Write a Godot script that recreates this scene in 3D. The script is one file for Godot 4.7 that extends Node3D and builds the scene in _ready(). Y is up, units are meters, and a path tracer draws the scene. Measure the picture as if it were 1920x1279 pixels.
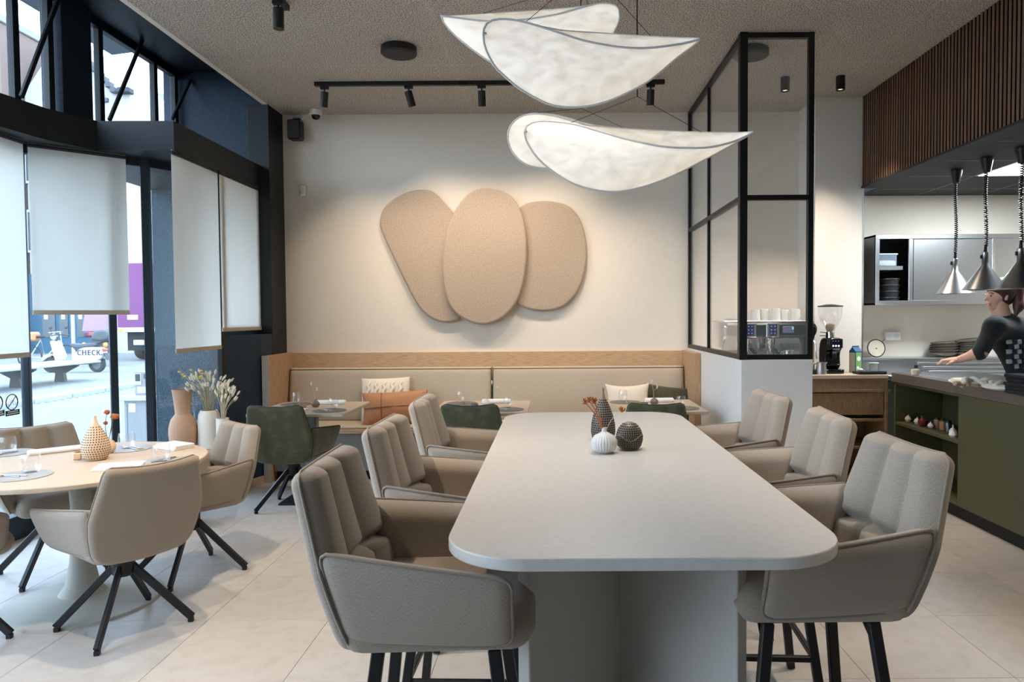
extends Node3D
# A restaurant dining room: long counter-height table, round table by the bay window, banquette, glazed bar corner and open kitchen.

const FOCAL := 1330.0
const CENTRE := Vector2(1036.3, 639.5)
const EYE := Vector3(0, 1.48, 0)
const PITCH := 0.03456
const ROLL := 0.0065
const CEIL := 3.45
const BACK := -6.95

var M := {}
var names := {}
var ax := Vector3.RIGHT
var ay := Vector3.UP
var az := Vector3.FORWARD
var rng := RandomNumberGenerator.new()


# ---------------------------------------------------------------- pixels to points (photo frame 1920 x 1279)
func ray(px: float, py: float) -> Vector3:
	return az + ax * ((px - CENTRE.x) / FOCAL) - ay * ((py - CENTRE.y) / FOCAL)

func on_y(px: float, py: float, y: float) -> Vector3:
	var d := ray(px, py)
	return EYE + d * ((y - EYE.y) / d.y)

func on_x(px: float, py: float, x: float) -> Vector3:
	var d := ray(px, py)
	return EYE + d * (x / d.x)

func on_z(px: float, py: float, z: float) -> Vector3:
	var d := ray(px, py)
	return EYE + d * (z / d.z)


# ---------------------------------------------------------------- mesh builder
class MB:
	var v := PackedVector3Array()
	var idx := PackedInt32Array()
	var t := Transform3D()

	func vert(p: Vector3) -> int:
		v.append(t * p)
		return v.size() - 1

	func tri(a: int, b: int, c: int) -> void:
		idx.append(a); idx.append(b); idx.append(c)

	func face(pts: Array) -> void:
		var f := []
		for p in pts:
			f.append(vert(p))
		for k in range(1, f.size() - 1):
			tri(f[0], f[k], f[k + 1])

	# makes the triangles added since «from» face outwards
	func outward(from: int) -> void:
		var vol := 0.0
		var mid := Vector3.ZERO
		var n := 0
		for k in range(from, idx.size()):
			mid += v[idx[k]]
			n += 1
		if n == 0:
			return
		mid /= n
		for k in range(from, idx.size(), 3):
			vol += (v[idx[k]] - mid).dot((v[idx[k + 1]] - mid).cross(v[idx[k + 2]] - mid))
		if vol < 0.0:
			for k in range(from, idx.size(), 3):
				var s := idx[k + 1]
				idx[k + 1] = idx[k + 2]
				idx[k + 2] = s

	func box(c: Vector3, size: Vector3, bevel := 0.0, b := Basis()) -> MB:
		var s := idx.size()
		var h := size * 0.5
		var e := minf(bevel, minf(h.x, minf(h.y, h.z)) * 0.9)
		for axis in 3:
			var i := (axis + 1) % 3
			var j := (axis + 2) % 3
			for sg in [-1.0, 1.0]:
				var q := []
				for m in [[-1.0, -1.0], [1.0, -1.0], [1.0, 1.0], [-1.0, 1.0]]:
					var p := Vector3()
					p[axis] = sg * h[axis]
					p[i] = m[0] * sg * (h[i] - e)
					p[j] = m[1] * (h[j] - e)
					q.append(c + b * p)
				face(q)
			if e > 0.0:
				for m in [[-1.0, -1.0], [1.0, -1.0], [1.0, 1.0], [-1.0, 1.0]]:
					var q := []
					for k in [[1, -1.0], [0, -1.0], [0, 1.0], [1, 1.0]]:
						var p := Vector3()
						p[axis] = k[1] * (h[axis] - e)
						p[i] = m[0] * (h[i] - (e if k[0] == 0 else 0.0))
						p[j] = m[1] * (h[j] - (0.0 if k[0] == 0 else e))
						q.append(c + b * p)
					if m[0] * m[1] > 0.0:
						q.reverse()
					face(q)
		if e > 0.0:
			for sx in [-1.0, 1.0]:
				for sy in [-1.0, 1.0]:
					for sz in [-1.0, 1.0]:
						var q := [c + b * Vector3(sx * h.x, sy * (h.y - e), sz * (h.z - e)), c + b * Vector3(sx * (h.x - e), sy * h.y, sz * (h.z - e)), c + b * Vector3(sx * (h.x - e), sy * (h.y - e), sz * h.z)]
						if sx * sy * sz < 0.0:
							q.reverse()
						face(q)
		outward(s)
		return self

	func grid(rows: Array, wrap := false) -> void:
		# rows of equal length of points; quads between them, smooth
		var n: int = rows[0].size()
		var at := []
		for r in rows:
			var a := PackedInt32Array()
			for p in r:
				a.append(vert(p))
			at.append(a)
		for k in rows.size() - 1:
			for i in (n if wrap else n - 1):
				var j := (i + 1) % n
				tri(at[k][i], at[k][j], at[k + 1][j])
				tri(at[k][i], at[k + 1][j], at[k + 1][i])

	func lathe(profile: Array, n := 32, at := Vector3.ZERO, b := Basis(), ribs := 0, depth := 0.0) -> MB:
		var s := idx.size()
		var run := []
		for k in profile.size():
			var p: Vector2 = profile[k]
			var ring := []
			for i in n:
				var a := TAU * i / n
				var r := p.x
				if ribs > 0:
					r *= 1.0 - depth * (0.5 - 0.5 * absf(cos(a * ribs * 0.5))) * 2.0
				ring.append(at + b * Vector3(r * cos(a), p.y, r * sin(a)))
			run.append(ring)
			var sharp := false
			if k > 0 and k < profile.size() - 1:
				var d0: Vector2 = (profile[k] - profile[k - 1]).normalized()
				var d1: Vector2 = (profile[k + 1] - profile[k]).normalized()
				sharp = d0.dot(d1) < 0.75
			if sharp or k == profile.size() - 1:
				if run.size() > 1:
					grid(run, true)
				run = [ring]
		outward(s)
		return self

	func cyl(p0: Vector3, p1: Vector3, r0: float, r1 := -1.0, n := 16) -> MB:
		if r1 < 0.0:
			r1 = r0
		var d := p1 - p0
		var b := MB.frame(d)
		var h := d.length()
		return lathe([Vector2(0, 0), Vector2(r0, 0), Vector2(r1, h), Vector2(0, h)], n, p0, b)

	static func frame(d: Vector3) -> Basis:
		var y := d.normalized()
		var x := y.cross(Vector3.FORWARD if absf(y.z) < 0.9 else Vector3.RIGHT).normalized()
		return Basis(x, y, x.cross(y))

	func tube(path: Array, r, n := 8, closed := false) -> MB:
		var s := idx.size()
		var rows := []
		var m := path.size()
		var x := Vector3.ZERO
		for k in m:
			var d: Vector3
			if closed:
				d = path[(k + 1) % m] - path[(k - 1 + m) % m]
			else:
				d = path[mini(k + 1, m - 1)] - path[maxi(k - 1, 0)]
			d = d.normalized()
			if x == Vector3.ZERO:
				x = MB.frame(d).x
			x = (x - d * x.dot(d)).normalized()
			var y := d.cross(x)
			var rr: float = r[k] if r is Array else r
			var ring := []
			for i in n:
				var a := TAU * i / n
				ring.append(path[k] + (x * cos(a) + y * sin(a)) * rr)
			rows.append(ring)
		if closed:
			rows.append(rows[0])
		else:
			var e0 := []
			var e1 := []
			for i in n:
				e0.append(path[0]); e1.append(path[m - 1])
			rows.push_front(e0)
			rows.append(e1)
		grid(rows, true)
		outward(s)
		return self

	func bar(p0: Vector3, p1: Vector3, w: float, h: float, bevel := 0.002, up := Vector3.UP) -> MB:
		# a rectangular bar, w across and h along «up»
		var d := (p1 - p0)
		var z := d.normalized()
		if absf(z.dot(up)) > 0.95:
			up = Vector3.RIGHT
		var x := up.cross(z).normalized()
		return box((p0 + p1) * 0.5, Vector3(w, h, d.length()), bevel, Basis(x, z.cross(x), z))

	# a polygon in the xz plane (y given) grown along y, with rounded top and bottom edges
	func slab(poly: PackedVector2Array, y0: float, y1: float, round := 0.0, steps := 3, b := Basis(), o := Vector3.ZERO) -> MB:
		var s := idx.size()
		var n := poly.size()
		var nrm := []
		var area := 0.0
		for i in n:
			area += poly[i].cross(poly[(i + 1) % n])
		for i in n:
			var e0: Vector2 = (poly[i] - poly[(i - 1 + n) % n]).normalized()
			var e1: Vector2 = (poly[(i + 1) % n] - poly[i]).normalized()
			var w := (e0 + e1).normalized()
			var out := Vector2(w.y, -w.x) * (1.0 if area > 0.0 else -1.0)
			nrm.append(out / maxf(0.5, sqrt(maxf(0.0, (1.0 + e0.dot(e1)) * 0.5))))
		var ring := func(inset: float, y: float) -> Array:
			var a := []
			for i in n:
				var q: Vector2 = poly[i] - nrm[i] * inset
				a.append(o + b * Vector3(q.x, y, q.y))
			return a
		var rows := []
		var r := minf(round, (y1 - y0) * 0.5)
		if r > 0.0:
			for k in steps + 1:
				var a := PI * 0.5 * k / steps
				rows.append(ring.call(r * (1.0 - sin(a)), y0 + r * (1.0 - cos(a))))
			for k in steps + 1:
				var a := PI * 0.5 * k / steps
				rows.append(ring.call(r * (1.0 - cos(a)), y1 - r * (1.0 - sin(a))))
		else:
			rows = [ring.call(0.0, y0), ring.call(0.0, y1)]
		if n > 12:
			grid(rows, true)
		else:
			for k in rows.size() - 1:
				for i in n:
					var j := (i + 1) % n
					face([rows[k][i], rows[k][j], rows[k + 1][j], rows[k + 1][i]])
		var tris := Geometry2D.triangulate_polygon(poly)
		var turned := area > 0.0
		for side in 2:
			var base := v.size()
			for p in rows[0 if side == 0 else rows.size() - 1]:
				vert(p)
			for k in range(0, tris.size(), 3):
				var a2 := poly[tris[k]]
				var ccw := (poly[tris[k + 1]] - a2).cross(poly[tris[k + 2]] - a2) > 0.0
				if ccw == turned:
					if side == 0:
						tri(base + tris[k], base + tris[k + 2], base + tris[k + 1])
					else:
						tri(base + tris[k], base + tris[k + 1], base + tris[k + 2])
				elif side == 0:
					tri(base + tris[k], base + tris[k + 1], base + tris[k + 2])
				else:
					tri(base + tris[k], base + tris[k + 2], base + tris[k + 1])
		outward(s)
		return self

	# two sheets over one grid, meeting at the border: f(u, v) gives [front, back]
	func cushion(nu: int, nv: int, f: Callable) -> MB:
		var s := idx.size()
		var front := []
		var back := []
		for j in nv + 1:
			var a := []
			var c := []
			for i in nu + 1:
				var q: Array = f.call(sin((2.0 * i / nu - 1.0) * PI * 0.5), sin((2.0 * j / nv - 1.0) * PI * 0.5))
				a.append(q[0]); c.append(q[1])
			front.append(a); back.append(c)
		var A := []
		var B := []
		for j in nv + 1:
			var ra := PackedInt32Array()
			var rb := PackedInt32Array()
			for i in nu + 1:
				var at := vert(front[j][i])
				ra.append(at)
				rb.append(at if i == 0 or j == 0 or i == nu or j == nv else vert(back[j][i]))
			A.append(ra); B.append(rb)
		for j in nv:
			for i in nu:
				tri(A[j][i], A[j][i + 1], A[j + 1][i + 1]); tri(A[j][i], A[j + 1][i + 1], A[j + 1][i])
				tri(B[j][i], B[j + 1][i + 1], B[j][i + 1]); tri(B[j][i], B[j + 1][i], B[j + 1][i + 1])
		outward(s)
		return self

	func ball(c: Vector3, r: Vector3, nu := 16, nv := 10, b := Basis()) -> MB:
		var s := idx.size()
		var rows := []
		for j in nv + 1:
			var a := PI * j / nv - PI * 0.5
			var row := []
			for i in nu:
				var w := TAU * i / nu
				row.append(c + b * Vector3(r.x * cos(a) * cos(w), r.y * sin(a), r.z * cos(a) * sin(w)))
			rows.append(row)
		grid(rows, true)
		outward(s)
		return self

	func mesh() -> ArrayMesh:
		var nrm := PackedVector3Array()
		nrm.resize(v.size())
		var keep := PackedInt32Array()
		for k in range(0, idx.size(), 3):
			var a := idx[k]
			var b := idx[k + 1]
			var c := idx[k + 2]
			var n := (v[b] - v[a]).cross(v[c] - v[a])
			if n.length_squared() < 1e-18:
				continue
			nrm[a] += n; nrm[b] += n; nrm[c] += n
			keep.append(a); keep.append(c); keep.append(b)
		for k in nrm.size():
			nrm[k] = nrm[k].normalized() if nrm[k].length_squared() > 0.0 else Vector3.UP
		var arr := []
		arr.resize(Mesh.ARRAY_MAX)
		arr[Mesh.ARRAY_VERTEX] = v
		arr[Mesh.ARRAY_NORMAL] = nrm
		arr[Mesh.ARRAY_INDEX] = keep
		var m := ArrayMesh.new()
		m.add_surface_from_arrays(Mesh.PRIMITIVE_TRIANGLES, arr)
		return m


# ---------------------------------------------------------------- scene helpers
func numbered(called: String) -> String:
	var n: int = names.get(called, 0)
	names[called] = n + 1
	return called if n == 0 else "%s_%03d" % [called, n]

func thing(called: String, label: String, category: String, at := Vector3.ZERO, turn := 0.0, group := "") -> Node3D:
	var o := Node3D.new()
	o.name = numbered(called)
	add_child(o)
	o.position = at
	o.rotation.y = turn
	tag(o, label, category, group)
	return o

func tag(o: Node, label: String, category: String, group := "") -> void:
	o.set_meta("label", label)
	o.set_meta("category", category)
	if group != "":
		o.set_meta("group", group)

func part(parent: Node3D, called: String, mesh, m: Material, at := Vector3.ZERO, rot := Vector3.ZERO, label := "") -> MeshInstance3D:
	var o := MeshInstance3D.new()
	o.name = called
	o.mesh = mesh.mesh() if mesh is MB else mesh
	o.material_override = m
	parent.add_child(o, true)
	o.position = at
	o.rotation = rot
	if label != "":
		o.set_meta("label", label)
	return o

func single(called: String, mesh, m: Material, label: String, category: String, at := Vector3.ZERO, rot := Vector3.ZERO, group := "") -> MeshInstance3D:
	var o := MeshInstance3D.new()
	o.name = numbered(called)
	o.mesh = mesh.mesh() if mesh is MB else mesh
	o.material_override = m
	add_child(o)
	o.position = at
	o.rotation = rot
	tag(o, label, category, group)
	return o

func struct(called: String, mesh, m: Material) -> MeshInstance3D:
	var o := MeshInstance3D.new()
	o.name = numbered(called)
	o.mesh = mesh.mesh() if mesh is MB else mesh
	o.material_override = m
	add_child(o)
	o.set_meta("kind", "structure")
	return o

func copy(o: Node3D, called: String, at: Vector3, turn: float, label: String) -> Node3D:
	var c: Node3D = o.duplicate()
	c.name = numbered(called)
	add_child(c)
	c.position = at
	c.rotation.y = turn
	c.set_meta("label", label)
	return c

func B(c: Vector3, size: Vector3, bevel := 0.0) -> MB:
	return MB.new().box(c, size, bevel)

func from_to(a: Vector3, b: Vector3, bevel := 0.0) -> MB:
	return MB.new().box((a + b) * 0.5, (b - a).abs(), bevel)

func lettering(parent: Node3D, words: String, size: float, m: Material, at: Vector3, rot: Vector3, called := "lettering", deep := 0.001) -> void:
	var tm := TextMesh.new()
	tm.text = words
	var f := SystemFont.new()
	f.font_names = PackedStringArray(["Droid Sans"])
	f.font_weight = 700
	tm.font = f
	tm.font_size = 32
	tm.pixel_size = size / 32.0
	tm.depth = deep
	part(parent, called, tm, m, at, rot)

func smooth(pts: Array, times := 2) -> Array:
	# corner cutting on a closed outline
	for k in times:
		var q := []
		for i in pts.size():
			var a = pts[i]
			var b = pts[(i + 1) % pts.size()]
			q.append(a * 0.75 + b * 0.25)
			q.append(a * 0.25 + b * 0.75)
		pts = q
	return pts

func rounded(w: float, d: float, r: float, n := 8) -> PackedVector2Array:
	var p := PackedVector2Array()
	for c in [[1, 1, 0.0], [-1, 1, 0.5], [-1, -1, 1.0], [1, -1, 1.5]]:
		for k in n + 1:
			var a: float = PI * (c[2] + 0.5 * k / n)
			p.append(Vector2(c[0] * (w * 0.5 - r) + r * cos(a), c[1] * (d * 0.5 - r) + r * sin(a)))
	return p

func disc(r: float, n := 40) -> PackedVector2Array:
	var p := PackedVector2Array()
	for k in n:
		p.append(Vector2(r * cos(TAU * k / n), r * sin(TAU * k / n)))
	return p

func curve(pts: Array, n := 8) -> Array:
	# Catmull-Rom through open points
	var out := []
	for k in pts.size() - 1:
		var p0 = pts[maxi(k - 1, 0)]
		var p1 = pts[k]
		var p2 = pts[k + 1]
		var p3 = pts[mini(k + 2, pts.size() - 1)]
		for i in n:
			var t := float(i) / n
			out.append(p1.cubic_interpolate(p2, p0, p3, t))
	out.append(pts[pts.size() - 1])
	return out


# ---------------------------------------------------------------- materials
func noise_tex(freq: float, ramp: Array, octaves := 3, size := 512, kind := FastNoiseLite.TYPE_SIMPLEX_SMOOTH, sd := 1, tight := 0.7) -> NoiseTexture2D:
	var n := FastNoiseLite.new()
	n.noise_type = kind
	n.frequency = freq
	n.fractal_octaves = octaves
	n.fractal_gain = 0.6
	n.seed = sd
	if kind == FastNoiseLite.TYPE_CELLULAR:
		n.cellular_return_type = FastNoiseLite.RETURN_DISTANCE
	var t := NoiseTexture2D.new()
	t.width = size
	t.height = size
	t.seamless = true
	t.seamless_blend_skirt = 0.04
	t.noise = n
	if ramp.size() > 0:
		var g := Gradient.new()
		var offs := PackedFloat32Array()
		var cols := PackedColorArray()
		for k in ramp.size():
			offs.append(float(k) / (ramp.size() - 1) * tight + 0.5 - tight * 0.5)
			cols.append(ramp[k])
		g.offsets = offs
		g.colors = cols
		t.color_ramp = g
	return t

func rgb(r: float, g: float, b: float, a := 1.0) -> Color:
	return Color(r / 255.0, g / 255.0, b / 255.0, a)

func mat(called: String, c: Color, rough := 0.6, o := {}) -> StandardMaterial3D:
	var m := StandardMaterial3D.new()
	m.resource_name = called
	m.albedo_color = c
	m.roughness = rough
	m.metallic = o.get("metal", 0.0)
	m.metallic_specular = o.get("spec", 0.5)
	if o.has("freq"):
		var w: float = o.get("vary", 0.1)
		m.albedo_color = Color.WHITE
		m.albedo_texture = noise_tex(o.freq, [c.darkened(w), c, c.lightened(w * 0.8)] if not o.has("ramp") else o.ramp, o.get("oct", 3), o.get("size", 512), o.get("kind", FastNoiseLite.TYPE_SIMPLEX_SMOOTH), o.get("seed", 1), o.get("tight", 0.7))
	if o.has("scale"):
		m.uv1_triplanar = true
		m.uv1_world_triplanar = o.get("world", false)
		m.uv1_scale = o.scale
		m.uv1_triplanar_sharpness = 4.0
	if o.has("bump"):
		m.heightmap_enabled = true
		m.heightmap_scale = o.bump
		m.heightmap_texture = noise_tex(o.get("bfreq", 0.2), [Color.BLACK, Color.WHITE], o.get("boct", 2), o.get("size", 512), o.get("bkind", FastNoiseLite.TYPE_SIMPLEX_SMOOTH), 7)
	if o.has("rim"):
		m.rim_enabled = true
		m.rim = o.rim
		m.rim_tint = 0.6
	if o.has("coat"):
		m.clearcoat_enabled = true
		m.clearcoat = o.coat
		m.clearcoat_roughness = 0.15
	if o.has("back"):
		m.backlight_enabled = true
		m.backlight = o.back
	if c.a < 1.0:
		m.transparency = BaseMaterial3D.TRANSPARENCY_ALPHA
		m.albedo_color = c
	if o.has("glow"):
		m.emission_enabled = true
		m.emission = o.glow
		m.emission_energy_multiplier = o.get("power", 1.0)
	M[called] = m
	return m


func camera_and_light() -> void:
	var r0 := Vector3.RIGHT
	var f0 := Vector3(0, -sin(PITCH), -cos(PITCH))
	var u0 := Vector3(0, cos(PITCH), -sin(PITCH))
	ax = r0 * cos(ROLL) - u0 * sin(ROLL)
	ay = u0 * cos(ROLL) + r0 * sin(ROLL)
	az = f0
	var cam := Camera3D.new()
	cam.name = "camera"
	add_child(cam)
	cam.transform = Transform3D(Basis(ax, ay, -az), EYE)
	cam.projection = Camera3D.PROJECTION_FRUSTUM
	cam.near = 0.05
	cam.far = 200.0
	cam.size = 2.0 * 0.05 * 639.5 / FOCAL
	cam.frustum_offset = Vector2(-(CENTRE.x - 960.0) / FOCAL * 0.05, 0)
	cam.current = true

	var we := WorldEnvironment.new()
	we.name = "environment"
	var e := Environment.new()
	e.background_mode = Environment.BG_SKY
	var sk := ProceduralSkyMaterial.new()
	sk.sky_top_color = Color(0.70, 0.81, 0.93)
	sk.sky_horizon_color = Color(0.82, 0.90, 0.97)
	sk.ground_horizon_color = Color(0.5, 0.53, 0.55)
	sk.ground_bottom_color = Color(0.3, 0.31, 0.32)
	sk.sky_energy_multiplier = 1.0
	sk.energy_multiplier = SKY
	e.sky = Sky.new()
	e.sky.sky_material = sk
	e.tonemap_mode = Environment.TONE_MAPPER_LINEAR
	e.tonemap_exposure = EXPOSURE
	e.sdfgi_enabled = true
	e.ssao_enabled = true
	e.ssil_enabled = true
	we.environment = e
	add_child(we)

const SKY := 7.0
const EXPOSURE := 1.62
const WARM := Color(1.0, 0.925, 0.835)

func spot(at: Vector3, to: Vector3, energy: float, angle: float, blend := 0.6, color := WARM, size := 0.03) -> void:
	var l := SpotLight3D.new()
	l.name = "spot_light"
	add_child(l, true)
	l.look_at_from_position(at, to, Vector3.UP if absf((to - at).normalized().y) < 0.98 else Vector3.RIGHT)
	l.light_energy = energy
	l.light_color = color
	l.spot_angle = angle
	l.spot_angle_attenuation = blend
	l.spot_range = 14.0
	l.spot_attenuation = 2.0
	l.light_size = size
	l.shadow_enabled = true


func make_materials() -> void:
	mat("plaster", rgb(226, 221, 213), 0.85, {"freq": 0.02, "vary": 0.006, "scale": Vector3(0.8, 0.8, 0.8), "world": true, "bump": 0.05, "bfreq": 0.25})
	mat("cream", rgb(230, 220, 205), 0.85, {"freq": 0.02, "vary": 0.006, "scale": Vector3(0.8, 0.8, 0.8), "world": true, "bump": 0.04, "bfreq": 0.3})
	mat("spray", rgb(222, 212, 199), 0.95, {"freq": 0.06, "ramp": [rgb(160, 145, 129), rgb(228, 217, 203), rgb(241, 232, 220), rgb(246, 239, 230)], "tight": 0.42, "oct": 2, "scale": Vector3(0.62, 0.62, 0.62), "world": true, "bump": 1.6, "bfreq": 0.06, "boct": 2, "size": 2048})
	for k in 4:
		var c := [rgb(181, 175, 167), rgb(185, 178, 169), rgb(178, 172, 165), rgb(183, 175, 165)][k] as Color
		mat("tile%d" % k, c, 0.42, {"freq": 0.012, "vary": 0.045, "oct": 5, "scale": Vector3(1.3, 1.3, 1.3), "seed": k + 3, "bump": 0.03, "bfreq": 0.2})
	mat("grout", rgb(150, 144, 136), 0.9)
	mat("navy", rgb(11, 41, 60), 0.6, {"freq": 0.02, "vary": 0.06, "scale": Vector3(2, 2, 2), "world": true, "bump": 0.05, "bfreq": 0.15})
	mat("navy_rough", rgb(34, 62, 76), 0.85, {"freq": 0.05, "vary": 0.12, "scale": Vector3(1.6, 1.6, 1.6), "world": true, "bump": 1.4, "bfreq": 0.07, "boct": 4})
	mat("black_blue", rgb(14, 20, 25), 0.55)
	mat("frame_blue", rgb(24, 40, 50), 0.45)
	mat("black", rgb(14, 14, 15), 0.5)
	mat("black_gloss", rgb(12, 12, 14), 0.2)
	mat("black_metal", rgb(15, 16, 18), 0.42, {"metal": 0.2})
	mat("charcoal", rgb(38, 38, 40), 0.7)
	mat("glass", Color(0.92, 0.97, 0.98, 0.04), 0.0)
	mat("tumbler", Color(0.96, 0.98, 0.98, 0.008), 0.02)
	mat("clear_plastic", Color(0.85, 0.78, 0.74, 0.05), 0.08)
	var shade := mat("shade", Color(0.93, 0.92, 0.89, 0.88), 0.9, {"back": Color(0.92, 0.92, 0.9)})
	shade.uv1_triplanar = false
	mat("hem", rgb(202, 184, 160), 0.8, {"back": Color(0.3, 0.28, 0.24)})
	mat("oak", rgb(201, 164, 124), 0.5, {"freq": 0.03, "vary": 0.13, "oct": 5, "scale": Vector3(0.5, 7, 7), "bump": 0.02, "bfreq": 0.1})
	mat("oak_up", rgb(190, 152, 113), 0.55, {"freq": 0.03, "vary": 0.14, "oct": 5, "scale": Vector3(7, 0.5, 7), "bump": 0.03, "bfreq": 0.1})
	mat("oak_dull", rgb(150, 118, 86), 0.55, {"freq": 0.03, "vary": 0.16, "oct": 5, "scale": Vector3(8, 0.6, 8), "bump": 0.03, "bfreq": 0.1})
	mat("oak_pale", rgb(194, 175, 154), 0.5, {"freq": 0.03, "vary": 0.08, "oct": 5, "scale": Vector3(0.7, 6, 6)})
	mat("oak_grey", rgb(196, 186, 172), 0.6, {"freq": 0.03, "vary": 0.08, "oct": 5, "scale": Vector3(7, 0.5, 7)})
	for k in 3:
		mat("slat%d" % k, [rgb(112, 82, 60), rgb(104, 75, 54), rgb(120, 89, 66)][k], 0.6, {"freq": 0.03, "vary": 0.07, "oct": 3, "scale": Vector3(6, 0.7, 6), "seed": k + 1})
	mat("laminate", rgb(203, 197, 189), 0.38, {"freq": 0.05, "vary": 0.025, "oct": 4, "scale": Vector3(1, 1, 1)})
	mat("table_leg", rgb(178, 172, 163), 0.6, {"freq": 0.2, "vary": 0.05, "scale": Vector3(3, 3, 3)})
	mat("pedestal", rgb(176, 175, 163), 0.6, {"freq": 0.1, "vary": 0.03, "scale": Vector3(2, 2, 2)})
	mat("fabric", rgb(152, 138, 122), 0.95, {"freq": 0.11, "vary": 0.16, "tight": 0.5, "oct": 3, "scale": Vector3(4.6, 1.5, 4.6), "bump": 0.03, "bfreq": 0.15, "rim": 0.35, "size": 1024})
	mat("fabric_pipe", rgb(136, 122, 107), 0.95, {"freq": 0.2, "vary": 0.14, "scale": Vector3(3, 3, 3), "rim": 0.2})
	mat("velvet", rgb(68, 69, 42), 0.85, {"freq": 0.008, "vary": 0.10, "oct": 3, "scale": Vector3(1.6, 1.6, 1.6), "bump": 0.02, "bfreq": 0.3, "rim": 0.5})
	mat("velvet_pipe", rgb(40, 47, 34), 0.9)
	mat("linen", rgb(190, 174, 152), 0.95, {"freq": 0.16, "vary": 0.13, "tight": 0.5, "oct": 2, "scale": Vector3(1.0, 3.4, 2.0), "bump": 0.03, "bfreq": 0.2})
	mat("linen_pipe", rgb(88, 80, 70), 0.9)
	mat("bench_grey", rgb(140, 138, 132), 0.95, {"freq": 0.2, "vary": 0.1, "scale": Vector3(3, 3, 3)})
	mat("felt", rgb(180, 160, 139), 0.98, {"freq": 0.12, "vary": 0.14, "tight": 0.5, "oct": 3, "scale": Vector3(1.5, 1.5, 1.5), "bump": 0.06, "bfreq": 0.3})
	mat("leather", rgb(178, 122, 80), 0.55, {"freq": 0.03, "vary": 0.03, "oct": 3, "scale": Vector3(2, 2, 2), "bump": 0.015, "bfreq": 0.12})
	mat("knit", rgb(232, 222, 203), 0.95, {"freq": 0.08, "vary": 0.03, "scale": Vector3(3, 3, 3), "bump": 0.1, "bfreq": 0.1})
	mat("pillow_white", rgb(226, 214, 196), 0.95, {"freq": 0.2, "vary": 0.06, "scale": Vector3(3, 3, 3), "bump": 0.03, "bfreq": 0.2})
	mat("pillow_green", rgb(62, 58, 32), 0.85, {"freq": 0.02, "vary": 0.07, "scale": Vector3(3, 3, 3), "rim": 0.7})
	mat("napkin", rgb(238, 236, 232), 0.9, {"freq": 0.2, "vary": 0.02, "scale": Vector3(4, 4, 4)})
	mat("slate", rgb(116, 112, 106), 0.6, {"freq": 0.06, "vary": 0.1, "scale": Vector3(4, 4, 4)})
	mat("slate_pale", rgb(160, 160, 160), 0.35, {"freq": 0.06, "vary": 0.06, "scale": Vector3(4, 4, 4)})
	mat("brass", rgb(205, 158, 92), 0.25, {"metal": 1.0})
	mat("steel", rgb(196, 198, 200), 0.3, {"metal": 1.0, "freq": 0.05, "vary": 0.04, "scale": Vector3(14, 0.8, 14)})
	mat("steel_dark", rgb(120, 121, 122), 0.38, {"metal": 1.0})
	mat("chrome", rgb(222, 222, 222), 0.1, {"metal": 1.0})
	mat("terracotta", rgb(190, 152, 124), 0.85, {"freq": 0.05, "vary": 0.07, "scale": Vector3(3, 3, 3), "bump": 0.03, "bfreq": 0.2})
	mat("stoneware", rgb(222, 216, 204), 0.75, {"freq": 0.05, "vary": 0.04, "scale": Vector3(4, 4, 4)})
	mat("bisque", rgb(222, 196, 164), 0.8, {"freq": 0.05, "vary": 0.05, "scale": Vector3(4, 4, 4)})
	mat("taupe", rgb(122, 108, 94), 0.4, {"freq": 0.05, "vary": 0.06, "scale": Vector3(5, 5, 5)})
	mat("hole", rgb(22, 19, 16), 0.9)
	mat("hole_brown", rgb(92, 66, 46), 0.9)
	mat("white_ceramic", rgb(222, 220, 214), 0.45)
	mat("rust", rgb(178, 102, 54), 0.9, {"freq": 0.2, "vary": 0.2, "scale": Vector3(20, 20, 20)})
	mat("twig", rgb(112, 76, 52), 0.9)
	mat("straw", rgb(202, 192, 160), 0.9)
	mat("straw_green", rgb(150, 148, 104), 0.9)
	mat("plume", rgb(226, 218, 194), 0.95, {"freq": 0.15, "vary": 0.12, "scale": Vector3(20, 20, 20)})
	mat("yellow_bloom", rgb(226, 190, 92), 0.9)
	mat("olive_front", rgb(74, 72, 45), 0.6, {"freq": 0.15, "vary": 0.06, "scale": Vector3(2, 2, 2)})
	mat("worktop", rgb(96, 84, 74), 0.4, {"freq": 0.1, "vary": 0.08, "scale": Vector3(2, 2, 2)})
	mat("plinth", rgb(16, 15, 14), 0.7)
	mat("kitchen_wall", rgb(206, 195, 177), 0.6, {"freq": 0.02, "vary": 0.02, "scale": Vector3(1, 1, 1), "world": true})
	mat("kitchen_tile", rgb(34, 37, 39), 0.7, {"freq": 0.1, "vary": 0.08, "scale": Vector3(2, 2, 2)})
	mat("grid_line", rgb(92, 96, 98), 0.5)
	mat("panel_glow", rgb(250, 250, 250), 0.5, {"glow": Color(0.95, 0.98, 1.0), "power": 2.2})
	mat("lamp_face", rgb(255, 240, 220), 0.5, {"glow": Color(1.0, 0.86, 0.68), "power": 3.0})
	mat("white_plastic", rgb(228, 228, 224), 0.45)
	mat("skin", rgb(214, 166, 142), 0.6, {"freq": 0.05, "vary": 0.04, "scale": Vector3(6, 6, 6)})
	mat("hair", rgb(44, 24, 20), 0.55, {"freq": 0.1, "vary": 0.25, "scale": Vector3(40, 3, 40)})
	mat("shirt", rgb(16, 19, 23), 0.85, {"freq": 0.05, "vary": 0.1, "scale": Vector3(4, 4, 4), "rim": 0.2})
	mat("trousers", rgb(18, 18, 20), 0.9)
	mat("white_cloth", rgb(214, 208, 196), 0.95, {"freq": 0.05, "vary": 0.06, "scale": Vector3(4, 4, 4)})
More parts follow.
